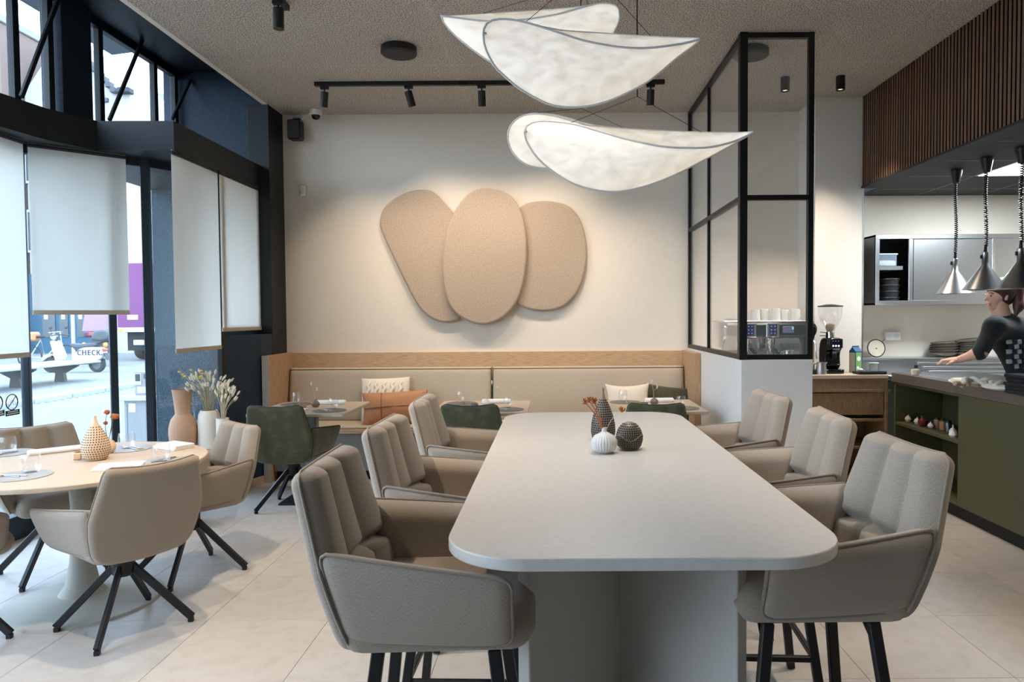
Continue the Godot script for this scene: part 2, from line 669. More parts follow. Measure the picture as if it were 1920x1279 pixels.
	mat("tea_towel", rgb(176, 160, 138), 0.95, {"freq": 0.05, "vary": 0.25, "scale": Vector3(9, 9, 9)})
	mat("plate_stone", rgb(150, 140, 122), 0.6, {"freq": 0.1, "vary": 0.15, "scale": Vector3(4, 4, 4)})
	mat("plate_rim", rgb(66, 60, 52), 0.6)


# ---------------------------------------------------------------- the room
func build_room() -> void:
	# floor: slab with one tile after another
	var fl := struct("floor", from_to(Vector3(-3.75, -0.12, -7.1), Vector3(5.3, -0.004, 3.2)), M.grout)
	var s := 0.5955
	var tm := B(Vector3(0, -0.006, 0), Vector3(s - 0.0018, 0.012, s - 0.0018), 0.0006).mesh()
	rng.seed = 5
	for i in range(-6, 11):
		for j in range(-3, 13):
			var c := Vector3(-1.107 + s * (i + 0.5), 0, -2.834 - s * (j - 2.5) - s * 0.0)
			if c.x < -3.7 + s * 0.4 or c.x > 5.0 or c.z < -7.1 + s * 0.3:
				continue
			part(fl, "tile", tm, M["tile%d" % rng.randi_range(0, 3)], c, Vector3(0, 0, 0))
	# ceiling with its dropped edge along the window side
	struct("ceiling", from_to(Vector3(-2.62, CEIL, -7.1), Vector3(3.0, CEIL + 0.15, 3.2)), M.spray)
	struct("trim_1", from_to(Vector3(-2.66, CEIL - 0.004, -6.9), Vector3(-2.615, CEIL + 0.15, 3.2), 0.004), M.plaster)
	struct("wall_back", from_to(Vector3(-2.9, -0.1, BACK - 0.16), Vector3(5.3, CEIL + 0.2, BACK)), M.cream)
	# column between the bar and the kitchen, steel corner strip
	var col := struct("wall_column", from_to(Vector3(2.40, 0, BACK + 0.001), Vector3(2.843, CEIL - 0.001, -6.505)), M.plaster)
	part(col, "corner_strip", from_to(Vector3(2.836, 0.97, -6.515), Vector3(2.848, 2.62, -6.500), 0.001), M.steel)
	# half-height wall under the bar glazing
	struct("wall_bar", from_to(Vector3(1.325, 0, -4.985), Vector3(1.83, 1.165, -5.14), 0.003), M.plaster)
	struct("wall_bar_side", from_to(Vector3(1.325, 0, -5.14), Vector3(1.47, 1.165, BACK + 0.001), 0.003), M.plaster)
	# left side: painted wall beside the bay
	struct("wall_left", from_to(Vector3(-2.85, 0, -7.0), Vector3(-2.745, 2.69, -6.55)), M.navy)
	struct("wall_left_low", from_to(Vector3(-2.85, 0, -6.55), Vector3(-2.745, 1.42, -5.91)), M.navy)
	struct("wall_left_splay", MB.new().slab(PackedVector2Array([Vector2(-2.744, -5.92), Vector2(-2.608, -6.34), Vector2(-2.608, -6.595), Vector2(-2.744, -6.595)]), 0.0, 1.335, 0.0), M.navy)
	struct("wall_pilaster", from_to(Vector3(-2.80, 0, BACK), Vector3(-2.606, CEIL, -6.60), 0.002), M.black_blue)
	var w3 := Node3D.new()
	w3.name = "window_3"
	w3.set_meta("kind", "structure")
	add_child(w3)
	window_pane(w3, Vector2(-2.80, -5.91), Vector2(-2.80, -6.55), 1.42, 2.69)
	# the deep beam over the bay
	var lo := 2.685
	var hi := 2.895
	var inner := [Vector2(-2.70, -6.96), Vector2(-2.70, -5.12), Vector2(-3.24, -5.11), Vector2(-3.38, -4.80), Vector2(-3.44, -4.42), Vector2(-3.46, -3.9), Vector2(-3.46, 3.1)]
	var poly := PackedVector2Array(inner)
	for p in [Vector2(-3.74, 3.1), Vector2(-3.74, -6.96)]:
		poly.append(p)
	struct("trim_beam", MB.new().slab(poly, lo, hi, 0.0), M.black_blue)
	# soffit over the clerestory
	struct("trim_soffit", from_to(Vector3(-3.74, 3.86, -7.1), Vector3(-2.62, 3.96, 3.2)), M.black_blue)
	struct("trim_fascia", from_to(Vector3(-2.67, CEIL, -6.95), Vector3(-2.62, 3.86, 3.2)), M.black_blue)
	struct("wall_clerestory", from_to(Vector3(-3.75, 2.89, -7.1), Vector3(-2.62, 3.87, -6.945)), M.navy)
	struct("wall_pier", from_to(Vector3(-3.73, -0.1, -6.95), Vector3(-2.76, 2.69, -6.65)), M.navy_rough)
	struct("wall_left_near", from_to(Vector3(-3.74, 0, 1.6), Vector3(-3.50, 2.70, 3.0)), M.navy)
	struct("wall_left_upper", from_to(Vector3(-3.74, 2.89, 1.6), Vector3(-3.58, 3.86, 3.0)), M.navy)
	bay_windows()
	clerestory()
	# the room goes on behind the camera and into the kitchen
	struct("wall_front", from_to(Vector3(-3.74, -0.1, 3.0), Vector3(5.3, CEIL + 0.5, 3.2)), M.plaster)
	struct("wall_right", from_to(Vector3(5.1, -0.1, -7.1), Vector3(5.3, CEIL + 0.2, 3.2)), M.kitchen_wall)
	bulkhead()
	glass_screen()
	# skirting
	struct("baseboard_left", MB.new().bar(Vector3(-2.735, 0.035, -5.92), Vector3(-2.600, 0.035, -6.32), 0.012, 0.07, 0.002), M.oak_pale)

func window_pane(parent: Node3D, a: Vector2, b: Vector2, y0: float, y1: float, thick := 0.008) -> void:
	var d := b - a
	var mid := (a + b) * 0.5
	part(parent, "pane", B(Vector3.ZERO, Vector3(d.length(), y1 - y0, thick)), M.glass, Vector3(mid.x, (y0 + y1) * 0.5, mid.y), Vector3(0, -atan2(d.y, d.x), 0))

func post(parent: Node3D, p: Vector2, y0: float, y1: float, w: float, d: float, turn: float, m: Material, called := "mullion") -> void:
	part(parent, called, B(Vector3.ZERO, Vector3(w, y1 - y0, d), 0.004), m, Vector3(p.x, (y0 + y1) * 0.5, p.y), Vector3(0, turn, 0))

func bay_windows() -> void:
	var top := 2.69
	var line := [Vector2(-3.66, 1.6), Vector2(-3.66, -0.4), Vector2(-3.66, -2.0), Vector2(-3.66, -3.45), Vector2(-3.66, -4.92), Vector2(-3.07, -5.40), Vector2(-2.74, -5.90)]
	var w := Node3D.new()
	w.name = "window_1"
	w.set_meta("kind", "structure")
	add_child(w)
	for k in line.size() - 1:
		var a: Vector2 = line[k]
		var b: Vector2 = line[k + 1]
		window_pane(w, a, b, 0.16, top)
		var d := (b - a)
		part(w, "sill", B(Vector3.ZERO, Vector3(d.length() + 0.04, 0.16, 0.10), 0.003), M.frame_blue, Vector3((a.x + b.x) * 0.5, 0.08, (a.y + b.y) * 0.5), Vector3(0, -atan2(d.y, d.x), 0))
		part(w, "head_rail", B(Vector3.ZERO, Vector3(d.length(), 0.07, 0.06), 0.003), M.black_blue, Vector3((a.x + b.x) * 0.5, top - 0.03, (a.y + b.y) * 0.5), Vector3(0, -atan2(d.y, d.x), 0))
		if k > 0:
			var turn := [0.0, 0.0, 0.0, 0.0, 0.35, 0.75, 0.75][k] as float
			post(w, a, 0.0, top, 0.05, 0.055, turn, M.frame_blue)
	post(w, Vector2(-3.255, -5.25), 0.0, top, 0.05, 0.05, 0.68, M.frame_blue)
	post(w, Vector2(-3.07, -5.40), 0.0, top, 0.055, 0.08, 0.3, M.frame_blue, "corner_post")
	post(w, Vector2(-2.755, -5.885), 0.0, top, 0.05, 0.06, 0.0, M.black_blue, "corner_post")

func clerestory() -> void:
	var x := -3.62
	var w := Node3D.new()
	w.name = "window_2"
	w.set_meta("kind", "structure")
	add_child(w)
	var at := func(px: float) -> float: return on_x(px, 150, x).z
	var edges := [1.6, -0.4, -2.0, -3.2, at.call(27), at.call(92), at.call(186), at.call(288), at.call(325), -6.945]
	for k in edges.size() - 1:
		window_pane(w, Vector2(x, edges[k]), Vector2(x, edges[k + 1]), 2.89, 3.86)
	for px in [27.0, 92.0, 186.0, 288.0, 326.0]:
		post(w, Vector2(x, at.call(px)), 2.89, 3.86, 0.05, 0.055, 0.0, M.black_blue)
	for z in [-3.2, -2.0, -0.4]:
		post(w, Vector2(x, z), 2.89, 3.86, 0.05, 0.05, 0.0, M.black_blue)
	# the square pillar between two lights
	part(w, "pillar", from_to(Vector3(x - 0.1, 2.89, at.call(103)), Vector3(x + 0.06, 3.86, at.call(159)), 0.004), M.navy)
	part(w, "top_rail", from_to(Vector3(x - 0.03, 3.80, -6.945), Vector3(x + 0.03, 3.86, 1.6), 0.003), M.black_blue)
	for p in [[40.0, 182.0, 110.0, -4.0], [205.0, 226.0, 282.0, 38.0], [323.0, 224.0, 357.0, 150.0]]:
		var a := on_x(p[0], p[1], x + 0.14)
		var b := on_x(p[2], p[3], x + 0.14)
		part(w, "brace", MB.new().bar(a, b, 0.02, 0.03), M.black_blue)

func bulkhead() -> void:
	# slatted bulkhead over the kitchen pass, with the kitchen's own ceiling
	var y0 := 2.645
	var b := thing("slatted_bulkhead", "bulkhead clad in narrow walnut slats above the open kitchen", "cladding", Vector3(2.82, y0, -6.5))
	part(b, "backing", from_to(Vector3(0.02, 0, 0), Vector3(0.16, CEIL - y0 - 0.001, 9.4)), M.black)
	part(b, "bottom_trim", from_to(Vector3(-0.004, -0.018, 0), Vector3(0.16, 0.0, 9.4), 0.002), M.charcoal)
	var sm := B(Vector3(0, 0, 0), Vector3(0.002, CEIL - y0 - 0.002, 0.0255), 0.0005).mesh()
	var pitch := 0.0420
	var core := MB.new()
	for k in 160:
		core.box(Vector3(0.0105, (CEIL - y0) * 0.5, 0.025 + pitch * k), Vector3(0.019, CEIL - y0 - 0.002, 0.0255))
	part(b, "slat_cores", core, M.black).set_meta("kind", "stuff")
	for k in 160:
		part(b, "slat", sm, M["slat%d" % ((k * 7 + k / 3) % 3)], Vector3(-0.0001, (CEIL - y0) * 0.5, 0.025 + pitch * k))
	var c := struct("ceiling_kitchen", from_to(Vector3(2.985, y0 - 0.006, -6.949), Vector3(5.1, y0 + 0.1, 3.0)), M.black)
	var cm := B(Vector3.ZERO, Vector3(0.594, 0.012, 0.594), 0.002).mesh()
	var cn := B(Vector3.ZERO, Vector3(0.544, 0.012, 0.594), 0.002).mesh()
	for i in range(-1, 3):
		for j in range(-2, 5):
			var q := Vector3(3.54 + 0.3 + 0.6 * i, y0 - 0.006, -5.98 + 0.3 + 0.6 * j)
			if q.x - 0.3 < 2.90 or q.z - 0.3 < BACK - 0.3 or q.x > 4.9:
				continue
			if i == -1:
				part(c, "ceiling_tile", cn, M.kitchen_tile, Vector3(3.265, q.y, q.z))
				continue
			if i == 0 and j == 0:
				continue
			part(c, "ceiling_tile", cm, M.kitchen_tile, q)
	for i in range(1, 4):
		part(c, "grid_rail", from_to(Vector3(3.54 + 0.6 * (i - 1) - 0.008, y0 - 0.0135, -6.94), Vector3(3.54 + 0.6 * (i - 1) + 0.008, y0 - 0.006, -2.5)), M.grid_line)
	for j in 8:
		part(c, "grid_rail", from_to(Vector3(2.99, y0 - 0.0135, -6.58 + 0.6 * j - 0.008), Vector3(5.09, y0 - 0.006, -6.58 + 0.6 * j + 0.008)), M.grid_line)
	var lp := thing("ceiling_light_panel", "square white light panel set in the black kitchen ceiling", "light panel", Vector3(3.84, y0 - 0.014, -5.68))
	part(lp, "frame", from_to(Vector3(-0.297, 0, -0.297), Vector3(0.297, 0.012, 0.297)), M.white_plastic)
	part(lp, "diffuser", from_to(Vector3(-0.28, -0.003, -0.28), Vector3(0.28, 0.0, 0.28)), M.panel_glow)
	var al := AreaLight3D.new()
	al.name = "panel_light"
	add_child(al)
	al.position = Vector3(3.84, y0 - 0.02, -5.68)
	al.rotation.x = -PI / 2
	al.area_size = Vector2(0.56, 0.56)
	al.area_normalize_energy = true
	al.light_energy = 4.2
	al.light_color = Color(0.93, 0.97, 1.0)
	al.area_range = 12.0
	al.shadow_enabled = true

func glass_screen() -> void:
	# black framed glazing on the half wall round the bar
	var g := thing("glass_partition", "black steel framed glass partition standing on the half wall of the bar", "partition", Vector3(1.345, 1.165, -5.03))
	var h := CEIL - 1.165
	var w := 0.475
	var d := 1.90
	var fm: Material = M.black_metal
	var midy := on_z(1450, 371, -5.03).y - 1.165
	for p in [Vector3(0, 0, 0), Vector3(w, 0, 0), Vector3(0, 0, -d)]:
		var wide := 0.055 if p == Vector3.ZERO else 0.04
		part(g, "post", B(p + Vector3(0, h * 0.5, 0), Vector3(wide, h, wide), 0.002), fm)
	part(g, "post", B(Vector3(0, h * 0.5, -d * 0.5 - 0.12), Vector3(0.03, h, 0.03), 0.002), fm)
	for y in [0.018, midy, h - 0.02]:
		part(g, "rail", B(Vector3(w * 0.5, y, 0), Vector3(w - 0.02, 0.036, 0.04), 0.002), fm)
		part(g, "rail", B(Vector3(0, y, -d * 0.5), Vector3(0.04, 0.036, d - 0.02), 0.002), fm)
	for k in 2:
		var ya: float = [0.03, midy][k]
		var yb: float = [midy, h - 0.03][k]
		part(g, "pane", B(Vector3(w * 0.5, (ya + yb) * 0.5, 0), Vector3(w - 0.04, yb - ya, 0.008)), M.glass)
		part(g, "pane", B(Vector3(0, (ya + yb) * 0.5, -d * 0.28), Vector3(0.008, yb - ya, d * 0.5)), M.glass)
		part(g, "pane", B(Vector3(0, (ya + yb) * 0.5, -d * 0.78), Vector3(0.008, yb - ya, d * 0.40)), M.glass)


func shades() -> void:
	# roller blinds hanging below the beam: plan line, top, bottom
	var list := [
		[Vector2(-3.545, -3.55), Vector2(-3.545, -4.80), on_x(30, 669, -3.545).y, "longest pale roller blind, hanging at the big window pane left of the angled blind"],
		[Vector2(-3.565, -4.87), Vector2(-3.135, -5.265), on_z(150, 588, -5.05).y, "wide pale roller blind hung across the angled pane of the bay"],
		[Vector2(-2.712, -5.10), Vector2(-2.712, -5.80), on_x(360, 658, -2.712).y, "narrow roller blind hanging above the dried flowers in vases"],
		[Vector2(-2.712, -5.83), Vector2(-2.712, -6.62), on_x(450, 619, -2.712).y, "short narrow roller blind nearest the cream back wall"],
	]
	for l in list:
		var a: Vector2 = l[0]
		var b: Vector2 = l[1]
		var d := b - a
		var y0: float = l[2]
		var y1 := 2.69
		var o := thing("roller_blind", l[3], "blind", Vector3((a.x + b.x) * 0.5, y0, (a.y + b.y) * 0.5), -atan2(d.y, d.x), "roller blinds in the bay window")
		var wd := d.length()
		part(o, "fabric", B(Vector3(0, (y1 - y0) * 0.5 + 0.01, 0), Vector3(wd, y1 - y0 - 0.02, 0.0012)), M.shade)
		part(o, "hem_bar", MB.new().slab(rounded(0.032, 0.012, 0.005, 3), -wd * 0.5, wd * 0.5, 0.002, 1, Basis(Vector3.UP, Vector3.RIGHT, Vector3.FORWARD), Vector3(0, 0.008, 0)), M.hem)
		part(o, "roller", MB.new().cyl(Vector3(-wd * 0.5, y1 - y0 - 0.02, -0.012), Vector3(wd * 0.5, y1 - y0 - 0.02, -0.012), 0.018), M.charcoal)


# ---------------------------------------------------------------- chairs
func edge(e: float) -> float:
	var q := 1.0 - clampf(e, 0.0, 1.0)
	return sqrt(maxf(0.0, 1.0 - q * q))

var soft := FastNoiseLite.new()

func back_half(v: float) -> float:
	# half width of the back from bottom (0) to top (1)
	if v < 0.5:
		return lerpf(0.205, 0.25, sin(v * PI))
	return lerpf(0.25, 0.205, (v - 0.5) * 2.0)

func back_mid(u: float, v: float) -> Vector3:
	var hh := 0.455
	var y := v * hh
	var hw := back_half(v)
	var rc := 0.028
	if y > hh - rc:
		var q := (y - hh + rc) / rc
		hw -= rc * (1.0 - sqrt(maxf(0.0, 1.0 - q * q)))
	var r0 := 0.07
	if y < r0:
		var q := (r0 - y) / r0
		hw -= r0 * (1.0 - sqrt(maxf(0.0, 1.0 - q * q)))
	return Vector3(u * hw, 0.382 + y - 0.012 * (1.0 - u * u) * v, -0.225 - 0.115 * v + 0.035 * u * u * (1.0 - 0.4 * v))

func back_point(u: float, v01: float) -> Array:
	var v := v01 * 0.5 + 0.5
	var p := back_mid(u, v)
	var n := Vector3(-0.12 * u, 0.25, 1.0).normalized()
	var e := edge((1.0 - absf(u)) * 0.25 / 0.03) * edge(minf(v, 1.0 - v) * 0.455 / 0.03)
	var ch := (u + 1.0) * 1.5
	var low := 1.0 - smoothstep(0.36, 0.46, v)
	var puff := pow(absf(sin(PI * ch)), 0.42) * (1.0 + 0.16 * soft.get_noise_2d(u * 30.0, v * 55.0))
	var seam := 1.0 - 0.85 * exp(-pow((v - 0.43 + 0.05 * u * u) / 0.022, 2.0))
	var f := 0.014 + (0.043 + 0.022 * low * (1.0 - u * u)) * puff * seam
	return [p + n * f * e, p - n * 0.024 * e]

func arm_mid(s: float, a: float, b: float) -> Vector3:
	var top := 0.222
	var y := b * top
	var a0 := 0.0
	var a1 := 1.0
	var len := 0.425
	a0 += 0.02 * (1.0 - b) / len
	var rr := 0.035
	if y < rr:
		var q := (rr - y) / rr
		a0 += rr * (1.0 - sqrt(maxf(0.0, 1.0 - q * q))) / len
	var rf := 0.04
	if y < rf:
		var q := (rf - y) / rf
		a1 -= rf * (1.0 - sqrt(maxf(0.0, 1.0 - q * q))) / len
	var rt := 0.03
	if y > top - rt:
		var q := (y - top + rt) / rt
		a1 -= rt * (1.0 - sqrt(maxf(0.0, 1.0 - q * q))) / len
		a0 += 0.6 * rt * (1.0 - sqrt(maxf(0.0, 1.0 - q * q))) / len
	var t := lerpf(a0, a1, a)
	var x := 0.225 + 0.035 * sin(t * PI * 0.55) + 0.045 * b * (0.45 + 0.55 * t) - 0.025 * (1.0 - b) * (1.0 - b)
	return Vector3(s * x, 0.425 + y + b * (0.012 * (1.0 - t) - 0.035 * t), -0.228 - 0.03 * b * (1.0 - t) + t * len)

func chair_shell(o: Node3D, fabric: Material, pipe: Material, dh: float, parts := 60) -> void:
	var up := Transform3D(Basis(), Vector3(0, dh, 0))
	var m := MB.new()
	m.t = up
	var bk := part(o, "backrest", m.cushion(parts + 8, parts, back_point), fabric)
	m = MB.new()
	m.t = up
	var loop := []
	for k in 96:
		var w := TAU * k / 96.0
		var cu := clampf(cos(w) * 1.42, -1.0, 1.0)
		var cv := clampf(sin(w) * 1.42, -1.0, 1.0)
		loop.append(back_mid(cu, cv * 0.5 + 0.5))
	part(bk, "piping", m.tube(loop, 0.0044, 6, true), pipe)
	for s in [-1.0, 1.0]:
		m = MB.new()
		m.t = up
		var arm := part(o, "armrest", m.cushion(26, 22, func(u: float, v: float) -> Array:
			var a := u * 0.5 + 0.5
			var b := v * 0.5 + 0.5
			var p := arm_mid(s, a, b)
			var e := edge((1.0 - absf(u)) * 0.21 / 0.04) * edge((1.0 - absf(v)) * 0.111 / 0.045)
			return [p + Vector3(s * 0.020 * e, 0.0, 0.0), p - Vector3(s * 0.062 * e * (0.75 + 0.25 * b), 0.0, 0.0)]), fabric)
		m = MB.new()
		m.t = up
		loop = []
		for k in 80:
			var w := TAU * k / 80.0
			loop.append(arm_mid(s, clampf(cos(w) * 1.42, -1.0, 1.0) * 0.5 + 0.5, clampf(sin(w) * 1.42, -1.0, 1.0) * 0.5 + 0.5) + Vector3(s * 0.006, 0, 0))
		part(arm, "piping", m.tube(loop, 0.0044, 6, true), pipe)
	m = MB.new()
	m.t = up
	part(o, "seat", m.cushion(26, 26, func(u: float, v: float) -> Array:
		var r := 0.06
		var z := lerpf(-0.235, 0.25, v * 0.5 + 0.5)
		var hw := 0.225
		var dz := minf(z + 0.235, 0.25 - z)
		if dz < r:
			var q := (r - dz) / r
			hw -= r * (1.0 - sqrt(maxf(0.0, 1.0 - q * q)))
		var e := edge((1.0 - absf(u)) * 0.225 / 0.06) * edge(dz / 0.06)
		var y := 0.448 - 0.012 * (0.30 - z)
		return [Vector3(u * hw, y + 0.058 * e, z), Vector3(u * hw, y - 0.058 * e, z)]), fabric)

func star_legs(o: Node3D) -> void:
	part(o, "hub", MB.new().lathe([Vector2(0, 0.385), Vector2(0.11, 0.385), Vector2(0.11, 0.372), Vector2(0.052, 0.368), Vector2(0.050, 0.265), Vector2(0.036, 0.252), Vector2(0.0, 0.252)], 20), M.black_metal)
	for k in 4:
		var a := PI * 0.25 + PI * 0.5 * k
		var d := Vector3(cos(a), 0, sin(a))
		var m := MB.new().bar(d * 0.02 + Vector3(0, 0.318, 0), d * 0.302 + Vector3(0, 0.022, 0), 0.022, 0.034, 0.003)
		m.box(d * 0.296 + Vector3(0, 0.011, 0), Vector3(0.024, 0.022, 0.022), 0.002, Basis(Vector3.UP, -a))
		part(o, "leg", m, M.black_metal)

func stool_legs(o: Node3D) -> void:
	var top := 0.665
	part(o, "seat_plate", B(Vector3(0, top - 0.012, 0.0), Vector3(0.30, 0.02, 0.30), 0.003), M.black_metal)
	var foot := []
	for s in [[-1.0, -1.0], [1.0, -1.0], [1.0, 1.0], [-1.0, 1.0]]:
		var a := Vector3(s[0] * 0.145, top - 0.02, s[1] * 0.145)
		var b := Vector3(s[0] * 0.225, 0.0, s[1] * 0.225)
		var m := MB.new().bar(a, b + Vector3(0, 0.004, 0), 0.032, 0.026, 0.003)
		part(o, "leg", m, M.black_metal)
		foot.append(a.lerp(b, 0.62))
		var g := MB.new().bar(a - Vector3(s[0] * 0.07, 0.0, s[1] * 0.0), a.lerp(b, 0.10), 0.02, 0.012, 0.002)
		part(o, "gusset", g, M.black_metal)
	for k in 4:
		part(o, "footrest", MB.new().bar(foot[k], foot[(k + 1) % 4], 0.018, 0.022, 0.003), M.black_metal)

func facing(d: Vector2) -> float:
	return atan2(d.x, d.y)

func chairs() -> void:
	# around the long table
	var left := [-1.90, -2.55, -3.30]
	var right := [-2.05, -2.71, -3.38]
	var ln := ["nearest the rounded corner facing the open floor", "in the middle of the window side", "closest to the banquette"]
	var proto: Node3D = null
	for k in 3:
		for side in 2:
			var at := Vector3(-0.30 if side == 0 else [0.72, 0.75, 0.74][k], 0, left[k] if side == 0 else right[k])
			var turn := PI * 0.5 if side == 0 else -PI * 0.5
			turn += [[0.02, 0.03], [-0.03, -0.06], [0.02, 0.05]][k][side]
			var label: String = [["beige counter stool on the long table's window side, at the end away from the banquette", "beige counter stool with arms in the middle of the long table's window side", "beige counter stool with arms on the long table's window side, closest to the banquette"], ["beige counter stool on the long table's kitchen side, at the end away from the banquette", "beige counter stool with arms in the middle of the long table's kitchen side", "beige counter stool with arms on the kitchen side, beside the white half wall"]][side][k]
			if proto == null:
				proto = thing("counter_stool", label, "chair", at, turn, "upholstered counter stools around the long table")
				chair_shell(proto, M.fabric, M.fabric_pipe, 0.27)
				stool_legs(proto)
			else:
				copy(proto, "counter_stool", at, turn, label)
	# around the round table
	var c := Vector2(-2.07, -3.37)
	proto = thing("dining_armchair", "beige dining armchair showing its plain back, tucked at the round table", "chair", Vector3(c.x, 0, c.y), facing(Vector2(-0.82, -0.57)), "beige armchairs at the round table")
	chair_shell(proto, M.fabric, M.fabric_pipe, 0.0)
	star_legs(proto)
	copy(proto, "dining_armchair", Vector3(-2.118, 0, -4.10), facing(Vector2(-0.63, 0.78)), "beige dining armchair beside the vases of dried flowers, ribbed back seen from inside")
	copy(proto, "dining_armchair", Vector3(-2.93, 0, -4.11), facing(Vector2(0.78, 0.63)), "beige dining armchair at the round table with its back to the window")
	copy(proto, "dining_armchair", Vector3(-2.83, 0, -3.22), facing(Vector2(0.63, -0.78)), "beige dining armchair at the round table of which little more than one arm shows")
	# green chairs at the banquette tables
	proto = thing("velvet_armchair", "green velvet armchair at the banquette table next to the navy wall", "chair", Vector3(-2.04, 0, -5.53), facing(Vector2(0.04, -1.0)), "green velvet armchairs facing the banquette")
	chair_shell(proto, M.velvet, M.velvet_pipe, 0.0)
	star_legs(proto)
	copy(proto, "velvet_armchair", Vector3(-0.61, 0, -5.53), facing(Vector2(0.02, -1.0)), "green velvet armchair at the middle banquette table")
	copy(proto, "velvet_armchair", Vector3(0.77, 0, -5.53), facing(Vector2(0.03, -1.0)), "green velvet armchair mostly hidden behind the far end of the long table")


# ---------------------------------------------------------------- tables
func tables() -> void:
	# long table
	var lt := thing("long_table", "long counter-height table with pale grey top and rounded corners", "table", Vector3(0.221, 0, -2.825))
	var w := 0.975
	var l := 2.47
	part(lt, "tabletop", MB.new().slab(rounded(w, l, 0.20, 12), 0.900, 0.930, 0.004, 2), M.laminate)
	for z in [0.86, -0.86]:
		var s := signf(z)
		for x in [-1.0, 1.0]:
			var inner := Vector3(-0.012, 0.45, z - s * 0.30)
			var outer := Vector3(x * 0.292 - 0.012, 0.45, z + s * 0.10)
			part(lt, "leg_panel", MB.new().bar(inner, outer, 0.04, 0.90, 0.003), M.table_leg)
	# round table
	var c := Vector3(-2.47, 0, -3.67)
	var rt := thing("round_table", "round oak table with a flared grey-green pedestal by the window", "table", c)
	part(rt, "tabletop", MB.new().slab(disc(0.605, 72), 0.715, 0.74, 0.006, 3), M.oak_pale)
	part(rt, "pedestal", MB.new().lathe([Vector2(0.0, 0.715), Vector2(0.20, 0.713), Vector2(0.20, 0.70), Vector2(0.062, 0.69), Vector2(0.050, 0.60), Vector2(0.044, 0.48), Vector2(0.046, 0.36), Vector2(0.056, 0.22), Vector2(0.078, 0.10), Vector2(0.11, 0.055), Vector2(0.2, 0.034), Vector2(0.30, 0.02), Vector2(0.362, 0.012), Vector2(0.365, 0.0), Vector2(0.0, 0.0)], 56), M.pedestal)
	# banquette tables
	var xs := [-1.97, -0.57, 0.81]
	var proto: Node3D = null
	var tl := ["square oak banquette table next to the navy wall and end panel", "square oak banquette table in the middle of the row", "square oak banquette table beside the white half wall"]
	for k in 3:
		if proto == null:
			proto = thing("banquette_table", tl[k], "table", Vector3(xs[k], 0, -5.77), 0.0, "small tables along the banquette")
			part(proto, "tabletop", MB.new().slab(rounded(0.75, 0.79, 0.02, 4), 0.725, 0.75, 0.005, 2), M.oak_pale)
			part(proto, "column", B(Vector3(0, 0.36, 0.0), Vector3(0.085, 0.71, 0.085), 0.006), M.pedestal)
			part(proto, "top_plate", B(Vector3(0, 0.719, 0), Vector3(0.36, 0.012, 0.36), 0.003), M.black_metal)
			part(proto, "foot_plate", B(Vector3(0, 0.008, 0), Vector3(0.42, 0.014, 0.42), 0.004), M.black_metal)
		else:
			copy(proto, "banquette_table", Vector3(xs[k], 0, -5.77), 0.0, tl[k])


# ---------------------------------------------------------------- banquette
func banquette() -> void:
	var x0 := -2.60
	var x1 := 1.322
	var b := thing("banquette", "oak framed wall banquette with linen back cushions and fabric base", "bench", Vector3(0, 0, BACK))
	var top := 1.14
	part(b, "back_panel", from_to(Vector3(x0 + 0.06, 0.1, 0.001), Vector3(x1 - 0.055, top, 0.03), 0.002), M.oak)
	part(b, "end_panel", from_to(Vector3(x0, 0, 0.0), Vector3(x0 + 0.06, top + 0.004, 0.62), 0.002), M.oak_up)
	part(b, "end_panel", from_to(Vector3(x1 - 0.055, 0, 0.0), Vector3(x1, top + 0.004, 0.62), 0.002), M.oak_up)
	part(b, "end_facing", from_to(Vector3(x0 - 0.001, 0, 0.62), Vector3(x0 + 0.061, top + 0.004, 0.625)), M.oak_grey)
	part(b, "base", from_to(Vector3(x0 + 0.06, 0.09, 0.03), Vector3(x1 - 0.055, 0.435, 0.555), 0.004), M.bench_grey)
	part(b, "plinth", from_to(Vector3(x0 + 0.06, 0.0, 0.03), Vector3(x1 - 0.055, 0.09, 0.48)), M.plinth)
	part(b, "seat_board", from_to(Vector3(x0 + 0.06, 0.435, 0.03), Vector3(x1 - 0.055, 0.475, 0.60), 0.004), M.oak)
	var split := -0.585
	for s in [[x0 + 0.065, split - 0.004], [split + 0.004, x1 - 0.06]]:
		var a: float = s[0]
		var e: float = s[1]
		var hw := (e - a) * 0.5
		part(b, "seat_cushion", MB.new().slab(rounded(2.0 * hw, 0.42, 0.03, 5), 0.475, 0.50, 0.012, 3, Basis(), Vector3((a + e) * 0.5, 0, 0.385)), M.linen)
		var f := func(u: float, v: float) -> Array:
			var y := lerpf(0.49, 1.0, v * 0.5 + 0.5)
			var z := lerpf(0.175, 0.10, v * 0.5 + 0.5)
			var g := edge((1.0 - absf(u)) * hw / 0.05) * edge((1.0 - absf(v)) * 0.25 / 0.05)
			return [Vector3((a + e) * 0.5 + u * hw, y, z + 0.05 * g + 0.012 * (1.0 - v * v) * g), Vector3((a + e) * 0.5 + u * hw, y, z - 0.055 * g)]
		var cu := part(b, "back_cushion", MB.new().cushion(40, 16, f), M.linen)
		var loop := []
		for k in 41:
			loop.append(f.call(sin((2.0 * k / 40.0 - 1.0) * PI * 0.5) * 0.992, 0.93)[0])
		part(cu, "piping", MB.new().tube(loop, 0.005, 6), M.linen_pipe)
		for sd in [-0.994, 0.994]:
			loop = []
			for k in 13:
				loop.append(f.call(sd, sin((2.0 * k / 12.0 - 1.0) * PI * 0.5) * 0.96)[0])
			part(cu, "piping", MB.new().tube(loop, 0.004, 6), M.linen_pipe)

